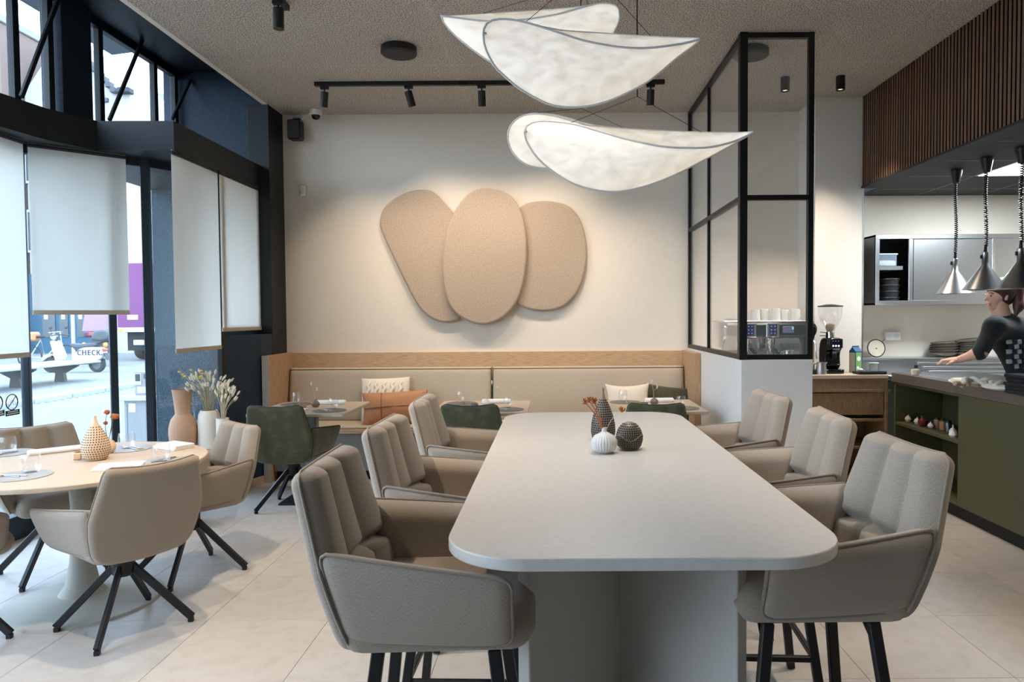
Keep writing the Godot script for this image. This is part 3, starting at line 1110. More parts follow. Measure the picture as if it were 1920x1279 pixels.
func pillow(called: String, label: String, m: Material, at: Vector3, size: Vector2, thick: float, rot: Vector3, pinch := 0.06, seed_ := 1) -> Node3D:
	var o := thing(called, label, "pillow", at)
	o.rotation = rot
	var nz := FastNoiseLite.new()
	nz.seed = seed_
	nz.frequency = 6.0
	part(o, "cover", MB.new().cushion(28, 22, func(u: float, v: float) -> Array:
		var w := size.x * 0.5 * (1.0 - pinch * (1.0 - v * v))
		var h := size.y * 0.5 * (1.0 - pinch * 1.3 * (1.0 - u * u))
		var p := Vector3(u * w, size.y * 0.5 + v * h, 0)
		var e := pow(maxf(0.0, (1.0 - u * u)) * maxf(0.0, (1.0 - v * v)), 0.42)
		var wr := 1.0 + 0.12 * nz.get_noise_2d(p.x, p.y)
		return [p + Vector3(0, 0, thick * 0.5 * e * wr), p - Vector3(0, 0, thick * 0.5 * e)]), m)
	return o

func pillows() -> void:
	var z := BACK + 0.33
	var p := on_z(722, 760, z)
	var kn := pillow("knitted_pillow", "cream cable-knit pillow leaning behind the brown leather cushion", M.knit, Vector3(p.x, 0.50, z - 0.01), Vector2(0.46, 0.42), 0.14, Vector3(-0.22, 0.0, 0.03), 0.03, 3)
	for x in [-0.15, -0.075, 0.0, 0.075, 0.15]:
		var path := []
		for k in 24:
			var t := k / 23.0
			var y := 0.04 + 0.34 * t
			var u: float = x / 0.23
			var e := pow(maxf(0.01, (1.0 - u * u) * (1.0 - pow(2.0 * t - 1.0, 2.0))), 0.42)
			path.append(Vector3(x + 0.010 * sin(t * 34.0), y, 0.081 * e + 0.002))
		part(kn, "cable", MB.new().tube(path, 0.016, 7), M.knit)
	p = on_z(745, 790, z + 0.1)
	var le := pillow("leather_pillow", "brown leather lumbar pillow with stitched cross seams on the banquette", M.leather, Vector3(p.x - 0.005, 0.50, z + 0.135), Vector2(0.60, 0.31), 0.15, Vector3(-0.3, 0.12, 0.04), 0.05, 5)
	var seam := []
	for k in 21:
		var u := -0.97 + 1.94 * k / 20.0
		seam.append(Vector3(u * 0.29, 0.155, 0.075 * pow(maxf(0.0, 1.0 - u * u), 0.42) + 0.002))
	part(le, "seam", MB.new().tube(seam, 0.003, 5), M.twig)
	seam = []
	for k in 21:
		var v := -0.97 + 1.94 * k / 20.0
		var u := -0.42
		seam.append(Vector3(u * 0.29, 0.155 + v * 0.145, 0.075 * pow(maxf(0.0, (1.0 - u * u) * (1.0 - v * v)), 0.42) + 0.002))
	part(le, "seam", MB.new().tube(seam, 0.003, 5), M.twig)
	p = on_z(1178, 735, z)
	pillow("white_pillow", "off-white pillow with pointed corners leaning on the banquette back", M.pillow_white, Vector3(p.x, 0.50, z + 0.06), Vector2(0.42, 0.36), 0.15, Vector3(-0.25, 0.0, 0.02), 0.13, 9)
	p = on_z(1250, 735, z)
	pillow("green_pillow", "dark olive velvet pillow beside the end panel of the banquette", M.pillow_green, Vector3(p.x + 0.01, 0.50, z - 0.03), Vector2(0.50, 0.33), 0.14, Vector3(-0.28, -0.12, -0.10), 0.08, 11)


# ---------------------------------------------------------------- tableware
func tumbler_mesh(h: float, r: float, ribs: int) -> MB:
	var w := 0.0022
	return MB.new().lathe([Vector2(0, 0.0), Vector2(r * 0.62, 0.0), Vector2(r * 0.86, h * 0.12), Vector2(r, h * 0.42), Vector2(r * 0.97, h * 0.75), Vector2(r * 0.88, h), Vector2(r * 0.88 - w, h), Vector2(r * 0.97 - w, h * 0.75), Vector2(r - w, h * 0.42), Vector2(r * 0.84 - w, h * 0.15), Vector2(r * 0.55, h * 0.09), Vector2(0, h * 0.085)], 40, Vector3.ZERO, Basis(), ribs, 0.05 if ribs > 0 else 0.0)

func place_setting(at: Vector3, turn: float, mat_m: Material, where: String, group: String, ribs: int, gsize: Vector2, with_napkin := true, glass_off := Vector3(0.04, 0, 0.06), flip := 1.0) -> void:
	var b := Basis(Vector3.UP, turn)
	var y := at.y
	var pm := single("placemat", MB.new().slab(disc(0.13, 40), 0.0, 0.004, 0.0015, 1), mat_m, "round flat slate coaster " + where, "placemat", at, Vector3.ZERO, group + " mats")
	pm.rotation.y = turn
	var go := at + b * glass_off
	single("tumbler", tumbler_mesh(gsize.y, gsize.x, ribs), M.tumbler, "clear glass tumbler " + where, "glass", Vector3(go.x, y + 0.004, go.z), Vector3.ZERO, group + " glasses")
	for k in 2:
		var kx := (0.02 + 0.028 * k) * flip
		var q := at + b * Vector3(-0.05 * flip + kx - 0.02, 0, -0.02)
		var cu := thing("fork" if k == 0 else "knife", ("small fork with gilded tip " if k == 0 else "small knife ") + where, "cutlery", Vector3(q.x, y + 0.0045, q.z), turn + 0.5 * flip, group + " cutlery")
		part(cu, "handle", MB.new().tube([Vector3(0, 0.003, 0.075), Vector3(0, 0.0032, 0.03), Vector3(0, 0.003, -0.01)], [0.0035, 0.003, 0.0022], 6), M.steel)
		if k == 0:
			part(cu, "head", MB.new().slab(smooth_poly([Vector2(-0.004, -0.01), Vector2(0.004, -0.01), Vector2(0.010, -0.03), Vector2(0.010, -0.062), Vector2(-0.010, -0.062), Vector2(-0.010, -0.03)]), 0.002, 0.005, 0.001, 1), M.brass)
		else:
			part(cu, "blade", MB.new().slab(smooth_poly([Vector2(-0.003, -0.005), Vector2(0.004, -0.005), Vector2(0.007, -0.05), Vector2(0.002, -0.085), Vector2(-0.005, -0.06)]), 0.0018, 0.0042, 0.0008, 1), M.steel)

func smooth_poly(pts: Array) -> PackedVector2Array:
	return PackedVector2Array(smooth(pts, 2))

func napkin(at: Vector3, turn: float, size: Vector3, label: String, rolled := false) -> void:
	var o := thing("napkin", label, "napkin", at, turn, "folded white napkins")
	if rolled:
		part(o, "roll", MB.new().slab(rounded(size.z, size.y, size.y * 0.45, 5), -size.x * 0.5, size.x * 0.5, 0.004, 2, Basis(Vector3(0, 0, 1), Vector3(1, 0, 0), Vector3(0, 1, 0)), Vector3(0, size.y * 0.5, 0)), M.napkin)
		part(o, "flap", MB.new().slab(rounded(size.x * 0.98, size.z * 0.6, 0.004, 3), 0, 0.003, 0.001, 1, Basis(Vector3.RIGHT, 0.06), Vector3(0, size.y, 0.004)), M.napkin)
	else:
		for k in 3:
			part(o, "fold", MB.new().slab(rounded(size.x * (1.0 - 0.03 * k), size.z * (1.0 - 0.05 * k), 0.006, 3), 0, size.y / 3.0, 0.003, 2, Basis(), Vector3(0.004 * k, size.y / 3.0 * k, -0.003 * k)), M.napkin)

func perforated(o: Node3D, profile: Array, m: Material, hm: Material, rows: int, spacing: float, hr: float, y0: float, y1: float, n := 40) -> void:
	# a lathed vessel with rows of round pierced holes set a little into the wall
	part(o, "body", MB.new().lathe(profile, n), m)
	var holes := MB.new()
	for k in rows:
		var y := lerpf(y0, y1, (k + 0.5) / rows)
		var r := 0.0
		var slope := Vector2.ZERO
		for i in profile.size() - 1:
			var a: Vector2 = profile[i]
			var c: Vector2 = profile[i + 1]
			if (a.y - y) * (c.y - y) <= 0.0 and a.y != c.y and maxf(a.x, c.x) > 0.004:
				r = lerpf(a.x, c.x, (y - a.y) / (c.y - a.y))
				slope = (c - a).normalized()
				break
		if r < 0.008:
			continue
		var cnt := int(TAU * r / spacing)
		for i in cnt:
			var w := TAU * (i + 0.5 * (k % 2)) / cnt
			var out := Vector3(cos(w), 0, sin(w))
			var nrm := (out * absf(slope.y) + Vector3.UP * (-slope.x * signf(slope.y))).normalized()
			var p := out * r + Vector3(0, y, 0)
			holes.lathe([Vector2(0, 0.0007), Vector2(hr, 0.0005), Vector2(hr, -0.002), Vector2(0, -0.002)], 7, p, MB.frame(nrm))
	part(o, "pierced_holes", holes, hm).set_meta("kind", "stuff")

func twig(o: Node3D, pts: Array, r: float, head: float, m: Material, hm: Material) -> void:
	part(o, "twig", MB.new().tube(curve(pts, 4), r, 6), m)
	if head > 0.0:
		var mb := MB.new().ball(pts[pts.size() - 1], Vector3.ONE * head, 10, 7)
		var rg := RandomNumberGenerator.new()
		rg.seed = int(pts[0].x * 9999.0) + 17
		for k in 26:
			var d := Vector3(rg.randfn(), rg.randfn(), rg.randfn()).normalized()
			mb.cyl(pts[pts.size() - 1] + d * head * 0.7, pts[pts.size() - 1] + d * head * 1.25, head * 0.18, 0.0004, 5)
		part(o, "flower_head", mb, hm)

func tableware() -> void:
	var y := 0.74
	# round table
	var p := on_y(180, 862, y)
	var v := thing("perforated_vase", "pointed pierced bisque vase standing in the middle of the round table", "vase", p)
	perforated(v, [Vector2(0, 0), Vector2(0.040, 0), Vector2(0.055, 0.012), Vector2(0.066, 0.04), Vector2(0.068, 0.065), Vector2(0.060, 0.10), Vector2(0.044, 0.14), Vector2(0.028, 0.17), Vector2(0.014, 0.195), Vector2(0.009, 0.215), Vector2(0.007, 0.232), Vector2(0, 0.236)], M.bisque, M.hole_brown, 14, 0.0125, 0.0037, 0.008, 0.18)
	p = on_y(203, 850, y)
	v = thing("bud_vase", "small round bisque bud vase with a dried twig behind the pierced vase", "vase", p)
	part(v, "body", MB.new().lathe([Vector2(0, 0), Vector2(0.02, 0), Vector2(0.036, 0.02), Vector2(0.04, 0.042), Vector2(0.03, 0.066), Vector2(0.012, 0.078), Vector2(0.010, 0.088), Vector2(0.007, 0.088), Vector2(0.007, 0.06), Vector2(0, 0.06)], 28), M.bisque)
	twig(v, [Vector3(0, 0.06, 0), Vector3(0.012, 0.10, 0.0), Vector3(0.03, 0.17, 0.0), Vector3(0.036, 0.205, 0)], 0.0018, 0.016, M.twig, M.rust)
	twig(v, [Vector3(0.012, 0.10, 0), Vector3(0.035, 0.18, 0.012), Vector3(0.064, 0.208, 0.02)], 0.0015, 0.014, M.twig, M.rust)
	twig(v, [Vector3(0, 0.07, 0), Vector3(-0.006, 0.15, 0.01), Vector3(0.0, 0.228, 0.0)], 0.0016, 0.014, M.twig, M.rust)
	twig(v, [Vector3(0, 0.07, 0), Vector3(-0.012, 0.13, 0.0), Vector3(-0.010, 0.168, 0.0)], 0.0013, 0.011, M.twig, M.rust)
	p = on_y(145, 862, y)
	v = thing("tealight_holder", "little square brass tealight holder beside the pierced vase", "candle holder", p, 0.5)
	part(v, "cup", B(Vector3(0, 0.019, 0), Vector3(0.038, 0.036, 0.038), 0.004), M.bisque)
	part(v, "candle", MB.new().lathe([Vector2(0, 0.037), Vector2(0.014, 0.037), Vector2(0.014, 0.044), Vector2(0.003, 0.041), Vector2(0, 0.041)], 14), M.brass)
	var g := "round table"
	var rib := Vector2(0.045, 0.09)
	place_setting(on_y(38, 893, y), 0.9, M.slate_pale, "at the round table seat opposite the dried flower vases", g, 24, rib, false, on_y(72, 889, y) - on_y(38, 893, y))
	place_setting(on_y(14, 850, y), 2.4, M.slate_pale, "at the window seat of the round table", g, 24, rib, false, Vector3.ZERO)
	place_setting(on_y(238, 842, y), 3.6, M.slate_pale, "at the round table seat near the dried flowers", g, 24, rib, false, Vector3.ZERO)
	place_setting(on_y(303, 867, y), 5.3, M.slate_pale, "at the plain-backed armchair's place on the round table", g, 24, rib, false, Vector3.ZERO)
	napkin(on_y(106, 848, y), 0.75, Vector3(0.26, 0.022, 0.07), "white napkin rolled flat at the window seat of the round table", true)
	napkin(on_y(325, 840, y), -0.5, Vector3(0.20, 0.026, 0.13), "white napkin folded on the round table beside the terracotta vase")
	napkin(on_y(222, 878, y), 0.35, Vector3(0.22, 0.02, 0.11), "white napkin folded on the round table in front of the plain-backed armchair")
	# long table
	y = 0.93
	p = on_y(1131, 826, y)
	v = thing("tall_perforated_vase", "tall pointed pierced taupe vase on the long table", "vase", p)
	perforated(v, [Vector2(0, 0), Vector2(0.036, 0), Vector2(0.048, 0.012), Vector2(0.054, 0.04), Vector2(0.052, 0.075), Vector2(0.043, 0.115), Vector2(0.030, 0.15), Vector2(0.017, 0.178), Vector2(0.009, 0.195), Vector2(0.0055, 0.21), Vector2(0.005, 0.232), Vector2(0, 0.234)], M.taupe, M.hole, 18, 0.0098, 0.0037, 0.008, 0.185, 36)
	p = on_y(1180, 842, y)
	v = thing("perforated_orb", "pierced taupe ceramic orb with a wavy band on the long table", "vase", p)
	perforated(v, [Vector2(0, 0), Vector2(0.034, 0), Vector2(0.048, 0.014), Vector2(0.0555, 0.04), Vector2(0.054, 0.062), Vector2(0.046, 0.085), Vector2(0.032, 0.103), Vector2(0.014, 0.112), Vector2(0, 0.114)], M.taupe, M.hole, 12, 0.0095, 0.0036, 0.008, 0.110, 36)
	var band := []
	for k in 60:
		var w := TAU * k / 60.0
		var by := 0.052 + 0.011 * sin(w * 3.0)
		var br := 0.0552 - absf(by - 0.046) * 0.10
		band.append(Vector3(br * cos(w), by, br * sin(w)))
	part(v, "band", MB.new().tube(band, 0.0028, 6, true), M.taupe)
	p = on_y(1133, 849, y)
	v = thing("ribbed_bud_vase", "small white ribbed bud vase with dried orange blooms on the long table", "vase", p)
	part(v, "body", MB.new().lathe([Vector2(0, 0), Vector2(0.026, 0), Vector2(0.044, 0.012), Vector2(0.0535, 0.035), Vector2(0.052, 0.052), Vector2(0.040, 0.070), Vector2(0.020, 0.080), Vector2(0.011, 0.086), Vector2(0.010, 0.098), Vector2(0.0115, 0.102), Vector2(0.009, 0.102), Vector2(0.008, 0.07), Vector2(0, 0.07)], 156, Vector3.ZERO, Basis(), 26, 0.06), M.white_ceramic)
	for k in 4:
		var h := [Vector3(-0.076, 0.205, 0.0), Vector3(-0.060, 0.212, 0.01), Vector3(-0.040, 0.208, -0.008), Vector3(0.072, 0.17, -0.01)][k] as Vector3
		var midp := Vector3(h.x * 0.42, 0.10 + (h.y - 0.10) * 0.45, h.z)
		part(v, "twig", MB.new().tube(curve([Vector3(0, 0.07, 0), midp, h], 5), 0.0022 if k < 3 else 0.001, 6), M.rust if k < 3 else M.straw)
		var mb := MB.new()
		var rg := RandomNumberGenerator.new()
		rg.seed = 40 + k
		for i in 30:
			var d := (Vector3(rg.randfn(), rg.randfn() + 1.4, rg.randfn())).normalized()
			mb.cyl(h - Vector3(0, 0.008, 0), h + d * rg.randf_range(0.010, 0.019), 0.0022, 0.0012, 5)
		part(v, "flower_head", mb, M.rust)
	# banquette tables
	y = 0.75
	var xs := [-1.97, -0.57, 0.81]
	var wh := ["on the banquette table next to the navy wall", "on the middle banquette table", "on the banquette table beside the half wall"]
	for k in 3:
		var cx: float = xs[k]
		place_setting(Vector3(cx - 0.20, y, -5.98), 2.6, M.slate, wh[k] + ", bench side", "banquette tables", 0, Vector2(0.036, 0.095), false, Vector3(0.03, 0, 0.02))
		place_setting(Vector3(cx + 0.21, y, -5.56), 0.3, M.slate, wh[k] + ", chair side", "banquette tables", 0, Vector2(0.036, 0.085), false, Vector3(0.03, 0, -0.09))
		napkin(Vector3(cx + 0.09, y, -5.99), 0.02, Vector3(0.24, 0.03, 0.07), "white napkin rolled " + wh[k] + ", bench side", true)
		napkin(Vector3(cx - 0.06, y, -5.58), 0.1, Vector3(0.15, 0.012, 0.11), "white napkin folded flat " + wh[k] + ", chair side")
		var bv := thing("small_bud_vase", "tiny bud vase with a plume stem " + wh[k], "vase", Vector3(cx + 0.02, y, -5.80))
		part(bv, "body", MB.new().lathe([Vector2(0, 0), Vector2(0.018, 0), Vector2(0.032, 0.014), Vector2(0.035, 0.028), Vector2(0.024, 0.046), Vector2(0.009, 0.056), Vector2(0.009, 0.062), Vector2(0.006, 0.062), Vector2(0.006, 0.04), Vector2(0, 0.04)], 24), M.taupe if k != 1 else M.stoneware)
		var lean := [-0.03, 0.05, -0.02][k] as float
		for s in 2:
			var hp := Vector3(lean + 0.045 * s, 0.185 - 0.045 * s, 0)
			part(bv, "twig", MB.new().tube(curve([Vector3(0, 0.04, 0), Vector3(lean * 0.3, 0.11, 0), hp], 4), 0.001, 5), M.straw)
			part(bv, "plume", MB.new().ball(hp + Vector3(0, 0.008, 0), Vector3(0.007, 0.017, 0.007), 8, 6), M.plume)
		var th := thing("tealight_holder", "small round tealight cup " + wh[k], "candle holder", Vector3(cx - 0.07, y, -5.75), 0.0, "tealight cups on the banquette tables")
		part(th, "cup", MB.new().lathe([Vector2(0, 0), Vector2(0.030, 0), Vector2(0.031, 0.026), Vector2(0.027, 0.026), Vector2(0.026, 0.006), Vector2(0, 0.006)], 24), M.terracotta if k == 0 else M.slate)
		part(th, "candle", MB.new().lathe([Vector2(0, 0.006), Vector2(0.022, 0.006), Vector2(0.022, 0.018), Vector2(0, 0.018)], 20), M.white_ceramic)
	for tr in []:
		pass


# ---------------------------------------------------------------- vases by the window
func sill_vases() -> void:
	var rg := RandomNumberGenerator.new()
	rg.seed = 77
	var sill := thing("vase_bench", "low pale ledge under the vases of dried flowers beside the window", "ledge", Vector3(-2.86, 0, -5.05), 0.0)
	part(sill, "top", B(Vector3(0, 0.385, 0), Vector3(0.50, 0.03, 0.36), 0.004), M.oak_grey)
	part(sill, "body", B(Vector3(0, 0.185, 0), Vector3(0.46, 0.37, 0.32), 0.003), M.frame_blue)
	var y := 0.40
	var z := -5.02
	var at := on_z(344, 830, z)
	var v := thing("terracotta_vase", "tall terracotta vase, flared neck on a round belly", "vase", Vector3(at.x, y, z))
	var d := on_z(344, 730, z).y - y
	part(v, "body", MB.new().lathe([Vector2(0, 0), Vector2(0.045, 0), Vector2(0.060, d * 0.08), Vector2(0.083, d * 0.28), Vector2(0.094, d * 0.45), Vector2(0.093, d * 0.53), Vector2(0.079, d * 0.63), Vector2(0.056, d * 0.685), Vector2(0.049, d * 0.705), Vector2(0.053, d * 0.79), Vector2(0.060, d * 0.9), Vector2(0.068, d), Vector2(0.063, d), Vector2(0.046, d * 0.71), Vector2(0, d * 0.70)], 48), M.terracotta)
	z = -5.06
	at = on_z(393, 830, z)
	var vt := on_z(393, 769, z).y - y
	v = thing("ribbed_floor_vase", "white ribbed vase full of dried bunny-tail grass and yellow blooms", "vase", Vector3(at.x, y, z))
	part(v, "body", MB.new().lathe([Vector2(0, 0), Vector2(0.05, 0), Vector2(0.068, 0.03), Vector2(0.073, vt * 0.5), Vector2(0.076, vt * 0.8), Vector2(0.070, vt * 0.93), Vector2(0.055, vt), Vector2(0.05, vt), Vector2(0.064, vt * 0.9), Vector2(0.06, vt * 0.6), Vector2(0, vt * 0.6)], 120, Vector3.ZERO, Basis(), 44, 0.02), M.stoneware)
	bouquet(v, vt, rg, 80, 0.30, 0.16, true)
	z = -4.98
	at = on_z(423, 830, z)
	vt = on_z(423, 783, z).y - y
	v = thing("slim_cylinder_vase", "slim white cylinder vase holding pale dried plumes", "vase", Vector3(at.x - 0.004, y, z + 0.03))
	part(v, "body", MB.new().lathe([Vector2(0, 0), Vector2(0.042, 0), Vector2(0.043, vt), Vector2(0.039, vt), Vector2(0.038, vt * 0.6), Vector2(0, vt * 0.6)], 36), M.stoneware)
	bouquet(v, vt, rg, 40, 0.26, 0.11, false)
	z = -5.16
	at = on_z(368, 830, z)
	vt = on_z(368, 790, z).y - y
	v = thing("small_white_vase", "plain small white vase with thin stems between the terracotta and ribbed vases", "vase", Vector3(at.x, y, z))
	part(v, "body", MB.new().lathe([Vector2(0, 0), Vector2(0.034, 0), Vector2(0.036, vt), Vector2(0.032, vt), Vector2(0.031, vt * 0.6), Vector2(0, vt * 0.6)], 32), M.white_ceramic)
	for k in 4:
		part(v, "stem", MB.new().tube(curve([Vector3(0, vt * 0.6, 0), Vector3(-0.02 + 0.012 * k, vt + 0.10, 0.01 * k), Vector3(-0.07 + 0.05 * k, vt + 0.26 - 0.02 * k, 0)], 4), 0.001, 5), M.straw)

func bouquet(v: Node3D, top: float, rg: RandomNumberGenerator, n: int, h: float, spread: float, with_yellow: bool) -> void:
	for k in n:
		var a := rg.randf() * TAU
		var q := sqrt(rg.randf())
		var tip := Vector3(cos(a) * q * spread, top + h * rg.randf_range(0.55, 1.0) * (1.0 - 0.25 * q), sin(a) * q * spread * 0.7)
		if with_yellow and k < 9:
			tip = Vector3(-spread * rg.randf_range(0.1, 1.25), top + h * rg.randf_range(0.75, 0.98), rg.randf_range(-0.04, 0.06))
		elif not with_yellow:
			tip.x = absf(tip.x) * 1.25 - 0.03
		var midp := Vector3(tip.x * 0.3, lerpf(top, tip.y, 0.4), tip.z * 0.3)
		var foot := Vector3(tip.x * 0.1, top * 0.62, tip.z * 0.1)
		part(v, "stem", MB.new().tube(curve([foot, midp, tip], 3), 0.0011, 5), M.straw_green if with_yellow and k % 2 == 0 else M.straw)
		var dir := (tip - midp).normalized()
		if with_yellow and k < 9:
			part(v, "yellow_bloom", MB.new().ball(tip, Vector3(0.013, 0.008, 0.013), 10, 6), M.yellow_bloom)
		else:
			part(v, "plume", MB.new().ball(tip + dir * 0.012, Vector3(0.0075, 0.019, 0.0075), 8, 6, MB.frame(dir)), M.plume)


# ---------------------------------------------------------------- ceiling and wall fittings
func track_head(at: Vector3, aim: Vector3, label: String, on_track: bool) -> void:
	# a small black cylinder spot hanging from its adapter
	var o := thing("track_spotlight" if on_track else "ceiling_spotlight", label, "spotlight", at, 0.0, "black cylinder spotlights on tracks" if on_track else "black cylinder spotlights on the ceiling by the bar")
	var d := (aim - at).normalized()
	if on_track:
		part(o, "adapter", B(Vector3(0, -0.012, 0), Vector3(0.07, 0.024, 0.032), 0.003), M.black)
		part(o, "stem", MB.new().cyl(Vector3(0, -0.02, 0), Vector3(0, -0.065, 0), 0.007, -1, 10), M.black)
		var j := Vector3(0, -0.065, 0)
		var b := MB.frame(-d)
		part(o, "housing", MB.new().lathe([Vector2(0, 0.02), Vector2(0.031, 0.02), Vector2(0.0315, 0.016), Vector2(0.0315, -0.105), Vector2(0.027, -0.105), Vector2(0.022, -0.085), Vector2(0, -0.083)], 24, j, b), M.black)
		part(o, "lens", MB.new().lathe([Vector2(0, -0.0835), Vector2(0.0215, -0.0835), Vector2(0.0215, -0.087), Vector2(0, -0.087)], 20, j, b), M.lamp_face)
	else:
		part(o, "housing", MB.new().lathe([Vector2(0, 0), Vector2(0.036, 0), Vector2(0.036, -0.115), Vector2(0.032, -0.115), Vector2(0.026, -0.10), Vector2(0, -0.098)], 28), M.black)
		part(o, "lens", MB.new().lathe([Vector2(0, -0.0985), Vector2(0.0255, -0.0985), Vector2(0.0255, -0.102), Vector2(0, -0.102)], 24), M.lamp_face)

func ceiling_fittings() -> void:
	var z := -6.0
	var xa := on_z(590, 153, z).x
	var xb := on_z(1246, 149, z).x
	var tr := thing("lighting_track", "long black lighting track across the ceiling in front of the wall art", "track", Vector3((xa + xb) * 0.5, CEIL, z))
	part(tr, "rail", B(Vector3(0, -0.017, 0), Vector3(xb - xa, 0.034, 0.036), 0.002), M.black)
	part(tr, "joint", B(Vector3(-0.17 - (xb - xa) * 0.02, -0.0178, 0), Vector3(0.06, 0.035, 0.0375), 0.001), M.black_gloss)
	var aims := [[608.0, Vector3(-1.6, 0.9, -6.9)], [766.0, Vector3(-0.9, 1.35, -6.9)], [903.0, Vector3(-0.55, 1.3, -6.9)], [1065.0, Vector3(-0.2, 1.35, -6.9)], [1220.0, Vector3(0.75, 0.85, -6.6)]]
	var lb := ["track spotlight closest to the navy wall, tilted towards the bench", "track spotlight tilted at the leftmost felt wall panel", "track spotlight above the middle felt wall panel", "track spotlight hidden behind the fabric pendants", "track spotlight at the end of the track closest to the glass partition"]
	for k in aims.size():
		var x := on_z(aims[k][0], 152, z).x
		var at := Vector3(x, CEIL - 0.034, z)
		var aim: Vector3 = aims[k][1]
		track_head(at, at + Vector3([-0.02, 0.03, 0.0, 0.0, 0.0][k], -0.12, -0.03), lb[k], true)
		var d := (aim - at).normalized()
		spot(at + Vector3(0, -0.19, 0) + Vector3(0, 0, -0.02), aim, [1.0, 1.2, 0.7, 1.2, 1.0][k], [44.0, 48.0, 48.0, 48.0, 44.0][k], 1.0)
	# second track, over the round table
	var te := on_y(538, 10, CEIL)
	var t2 := thing("lighting_track", "short visible end of a black lighting track near the window side", "track", Vector3(te.x, CEIL, te.z))
	part(t2, "rail", from_to(Vector3(-0.018, -0.034, 0), Vector3(0.018, 0, 4.2), 0.002), M.black)
	var h := on_y(514, 6, CEIL - 0.04)
	track_head(Vector3(te.x, CEIL - 0.034, h.z + 0.02), Vector3(te.x - 0.02, 2.2, h.z), "lone track spotlight near the window side of the ceiling", true)
	spot(Vector3(te.x - 0.02, CEIL - 0.22, h.z + 0.02), Vector3(-2.3, 0.74, -3.85), 1.8, 34.0)
	for k in 2:
		var zz := -3.2 + 1.1 * k
		track_head(Vector3(te.x, CEIL - 0.034, zz), Vector3(te.x + 0.02, 2.0, zz), "track spotlight above the open floor by the round table", true)
		spot(Vector3(te.x, CEIL - 0.22, zz), [Vector3(-1.75, 0, -3.4), Vector3(-1.5, 0.0, -2.4), Vector3(-1.2, 0, -0.9)][k], 2.6, 40.0)
	# third track, over the long table towards the kitchen
	var t3 := thing("lighting_track", "black lighting track above the aisle between the long table and the kitchen", "track", Vector3(1.75, CEIL, -1.2))
	part(t3, "rail", from_to(Vector3(-0.018, -0.034, -1.6), Vector3(0.018, 0, 1.9), 0.002), M.black)
	for k in 2:
		var zz := -2.9 + 1.2 * k
		track_head(Vector3(1.75, CEIL - 0.034, zz), Vector3(1.75, 2.0, zz), "track spotlight above the aisle by the kitchen", true)
		spot(Vector3(1.75, CEIL - 0.22, zz), [Vector3(1.9, 0, -3.6), Vector3(1.7, 0.0, -2.0), Vector3(1.7, 0, -0.6)][k], 2.0, 33.0)
	# ceiling spots by the bar
	for k in 2:
		var p := on_y([1472.0, 1576.0][k], [145.0, 143.0][k], CEIL)
		track_head(p, p + Vector3(0, -1, 0), ["black cylinder ceiling spotlight seen through the glass partition", "black cylinder ceiling spotlight in front of the white column"][k], false)
		spot(p + Vector3(0, -0.125, 0), p + Vector3(0.0, -3.0, -0.15), 1.6, 38.0)
	# round black discs
	for k in 2:
		var p := on_y([748.0, 1408.0][k], [88.0, 92.0][k], CEIL)
		var o := thing("ceiling_speaker", ["round flat black disc speaker on the ceiling in front of the track", "round flat black disc speaker behind the glass partition"][k], "speaker", p)
		part(o, "housing", MB.new().lathe([Vector2(0, 0), Vector2(0.118, 0), Vector2(0.128, -0.006), Vector2(0.130, -0.05), Vector2(0.124, -0.056), Vector2(0, -0.056)], 44), M.black)
		part(o, "grille", MB.new().lathe([Vector2(0, -0.056), Vector2(0.116, -0.056), Vector2(0.116, -0.059), Vector2(0, -0.06)], 44), M.charcoal)
	# dome camera with its cable, black wall speaker, white motion sensor
	var c := on_y(592, 207, CEIL)
	var dc := thing("dome_camera", "small white dome security camera on the ceiling corner", "camera", c)
	part(dc, "base", MB.new().lathe([Vector2(0, 0), Vector2(0.056, 0), Vector2(0.057, -0.035), Vector2(0.047, -0.047), Vector2(0, -0.047)], 28), M.white_plastic)
	part(dc, "dome", MB.new().lathe([Vector2(0.041, -0.046), Vector2(0.038, -0.065), Vector2(0.026, -0.082), Vector2(0, -0.09)], 24), M.black_gloss)
	var sp := on_z(555, 243, BACK + 0.09)
	part(dc, "cable", MB.new().tube(curve([Vector3(-0.055, -0.03, 0), Vector3(-0.12, -0.06, -0.01), Vector3(-0.16, -0.10, -0.03), sp + Vector3(0.0, 0.08, -0.02) - c], 6), 0.004, 6), M.white_plastic)
	var ws := thing("wall_speaker", "small black box speaker on a bracket in the corner of the back wall", "speaker", Vector3(sp.x, sp.y - 0.10, BACK))
	part(ws, "bracket", B(Vector3(0, 0.19, 0.04), Vector3(0.07, 0.05, 0.08), 0.004), M.black)
	part(ws, "cabinet", B(Vector3(0, 0.09, 0.10), Vector3(0.125, 0.185, 0.12), 0.012), M.black)
	part(ws, "grille", B(Vector3(0, 0.09, 0.162), Vector3(0.105, 0.165, 0.004), 0.002), M.charcoal)
	part(ws, "cable", MB.new().tube(curve([Vector3(-0.05, 0.15, 0.05), Vector3(-0.11, 0.10, 0.03), Vector3(-0.085, -0.02, 0.03), Vector3(-0.05, -0.015, 0.05)], 6), 0.003, 6), M.white_plastic)
	var ms := on_z(569, 358, BACK)
	var mo := thing("motion_sensor", "small white motion sensor on the cream wall below the speaker", "sensor", Vector3(ms.x, ms.y - 0.055, BACK))
	part(mo, "housing", MB.new().slab(rounded(0.06, 0.11, 0.018, 5), 0.0, 0.045, 0.014, 4, Basis(Vector3.RIGHT, Vector3(0, 0, 1), Vector3.UP), Vector3(0, 0.055, 0.001)), M.white_plastic)
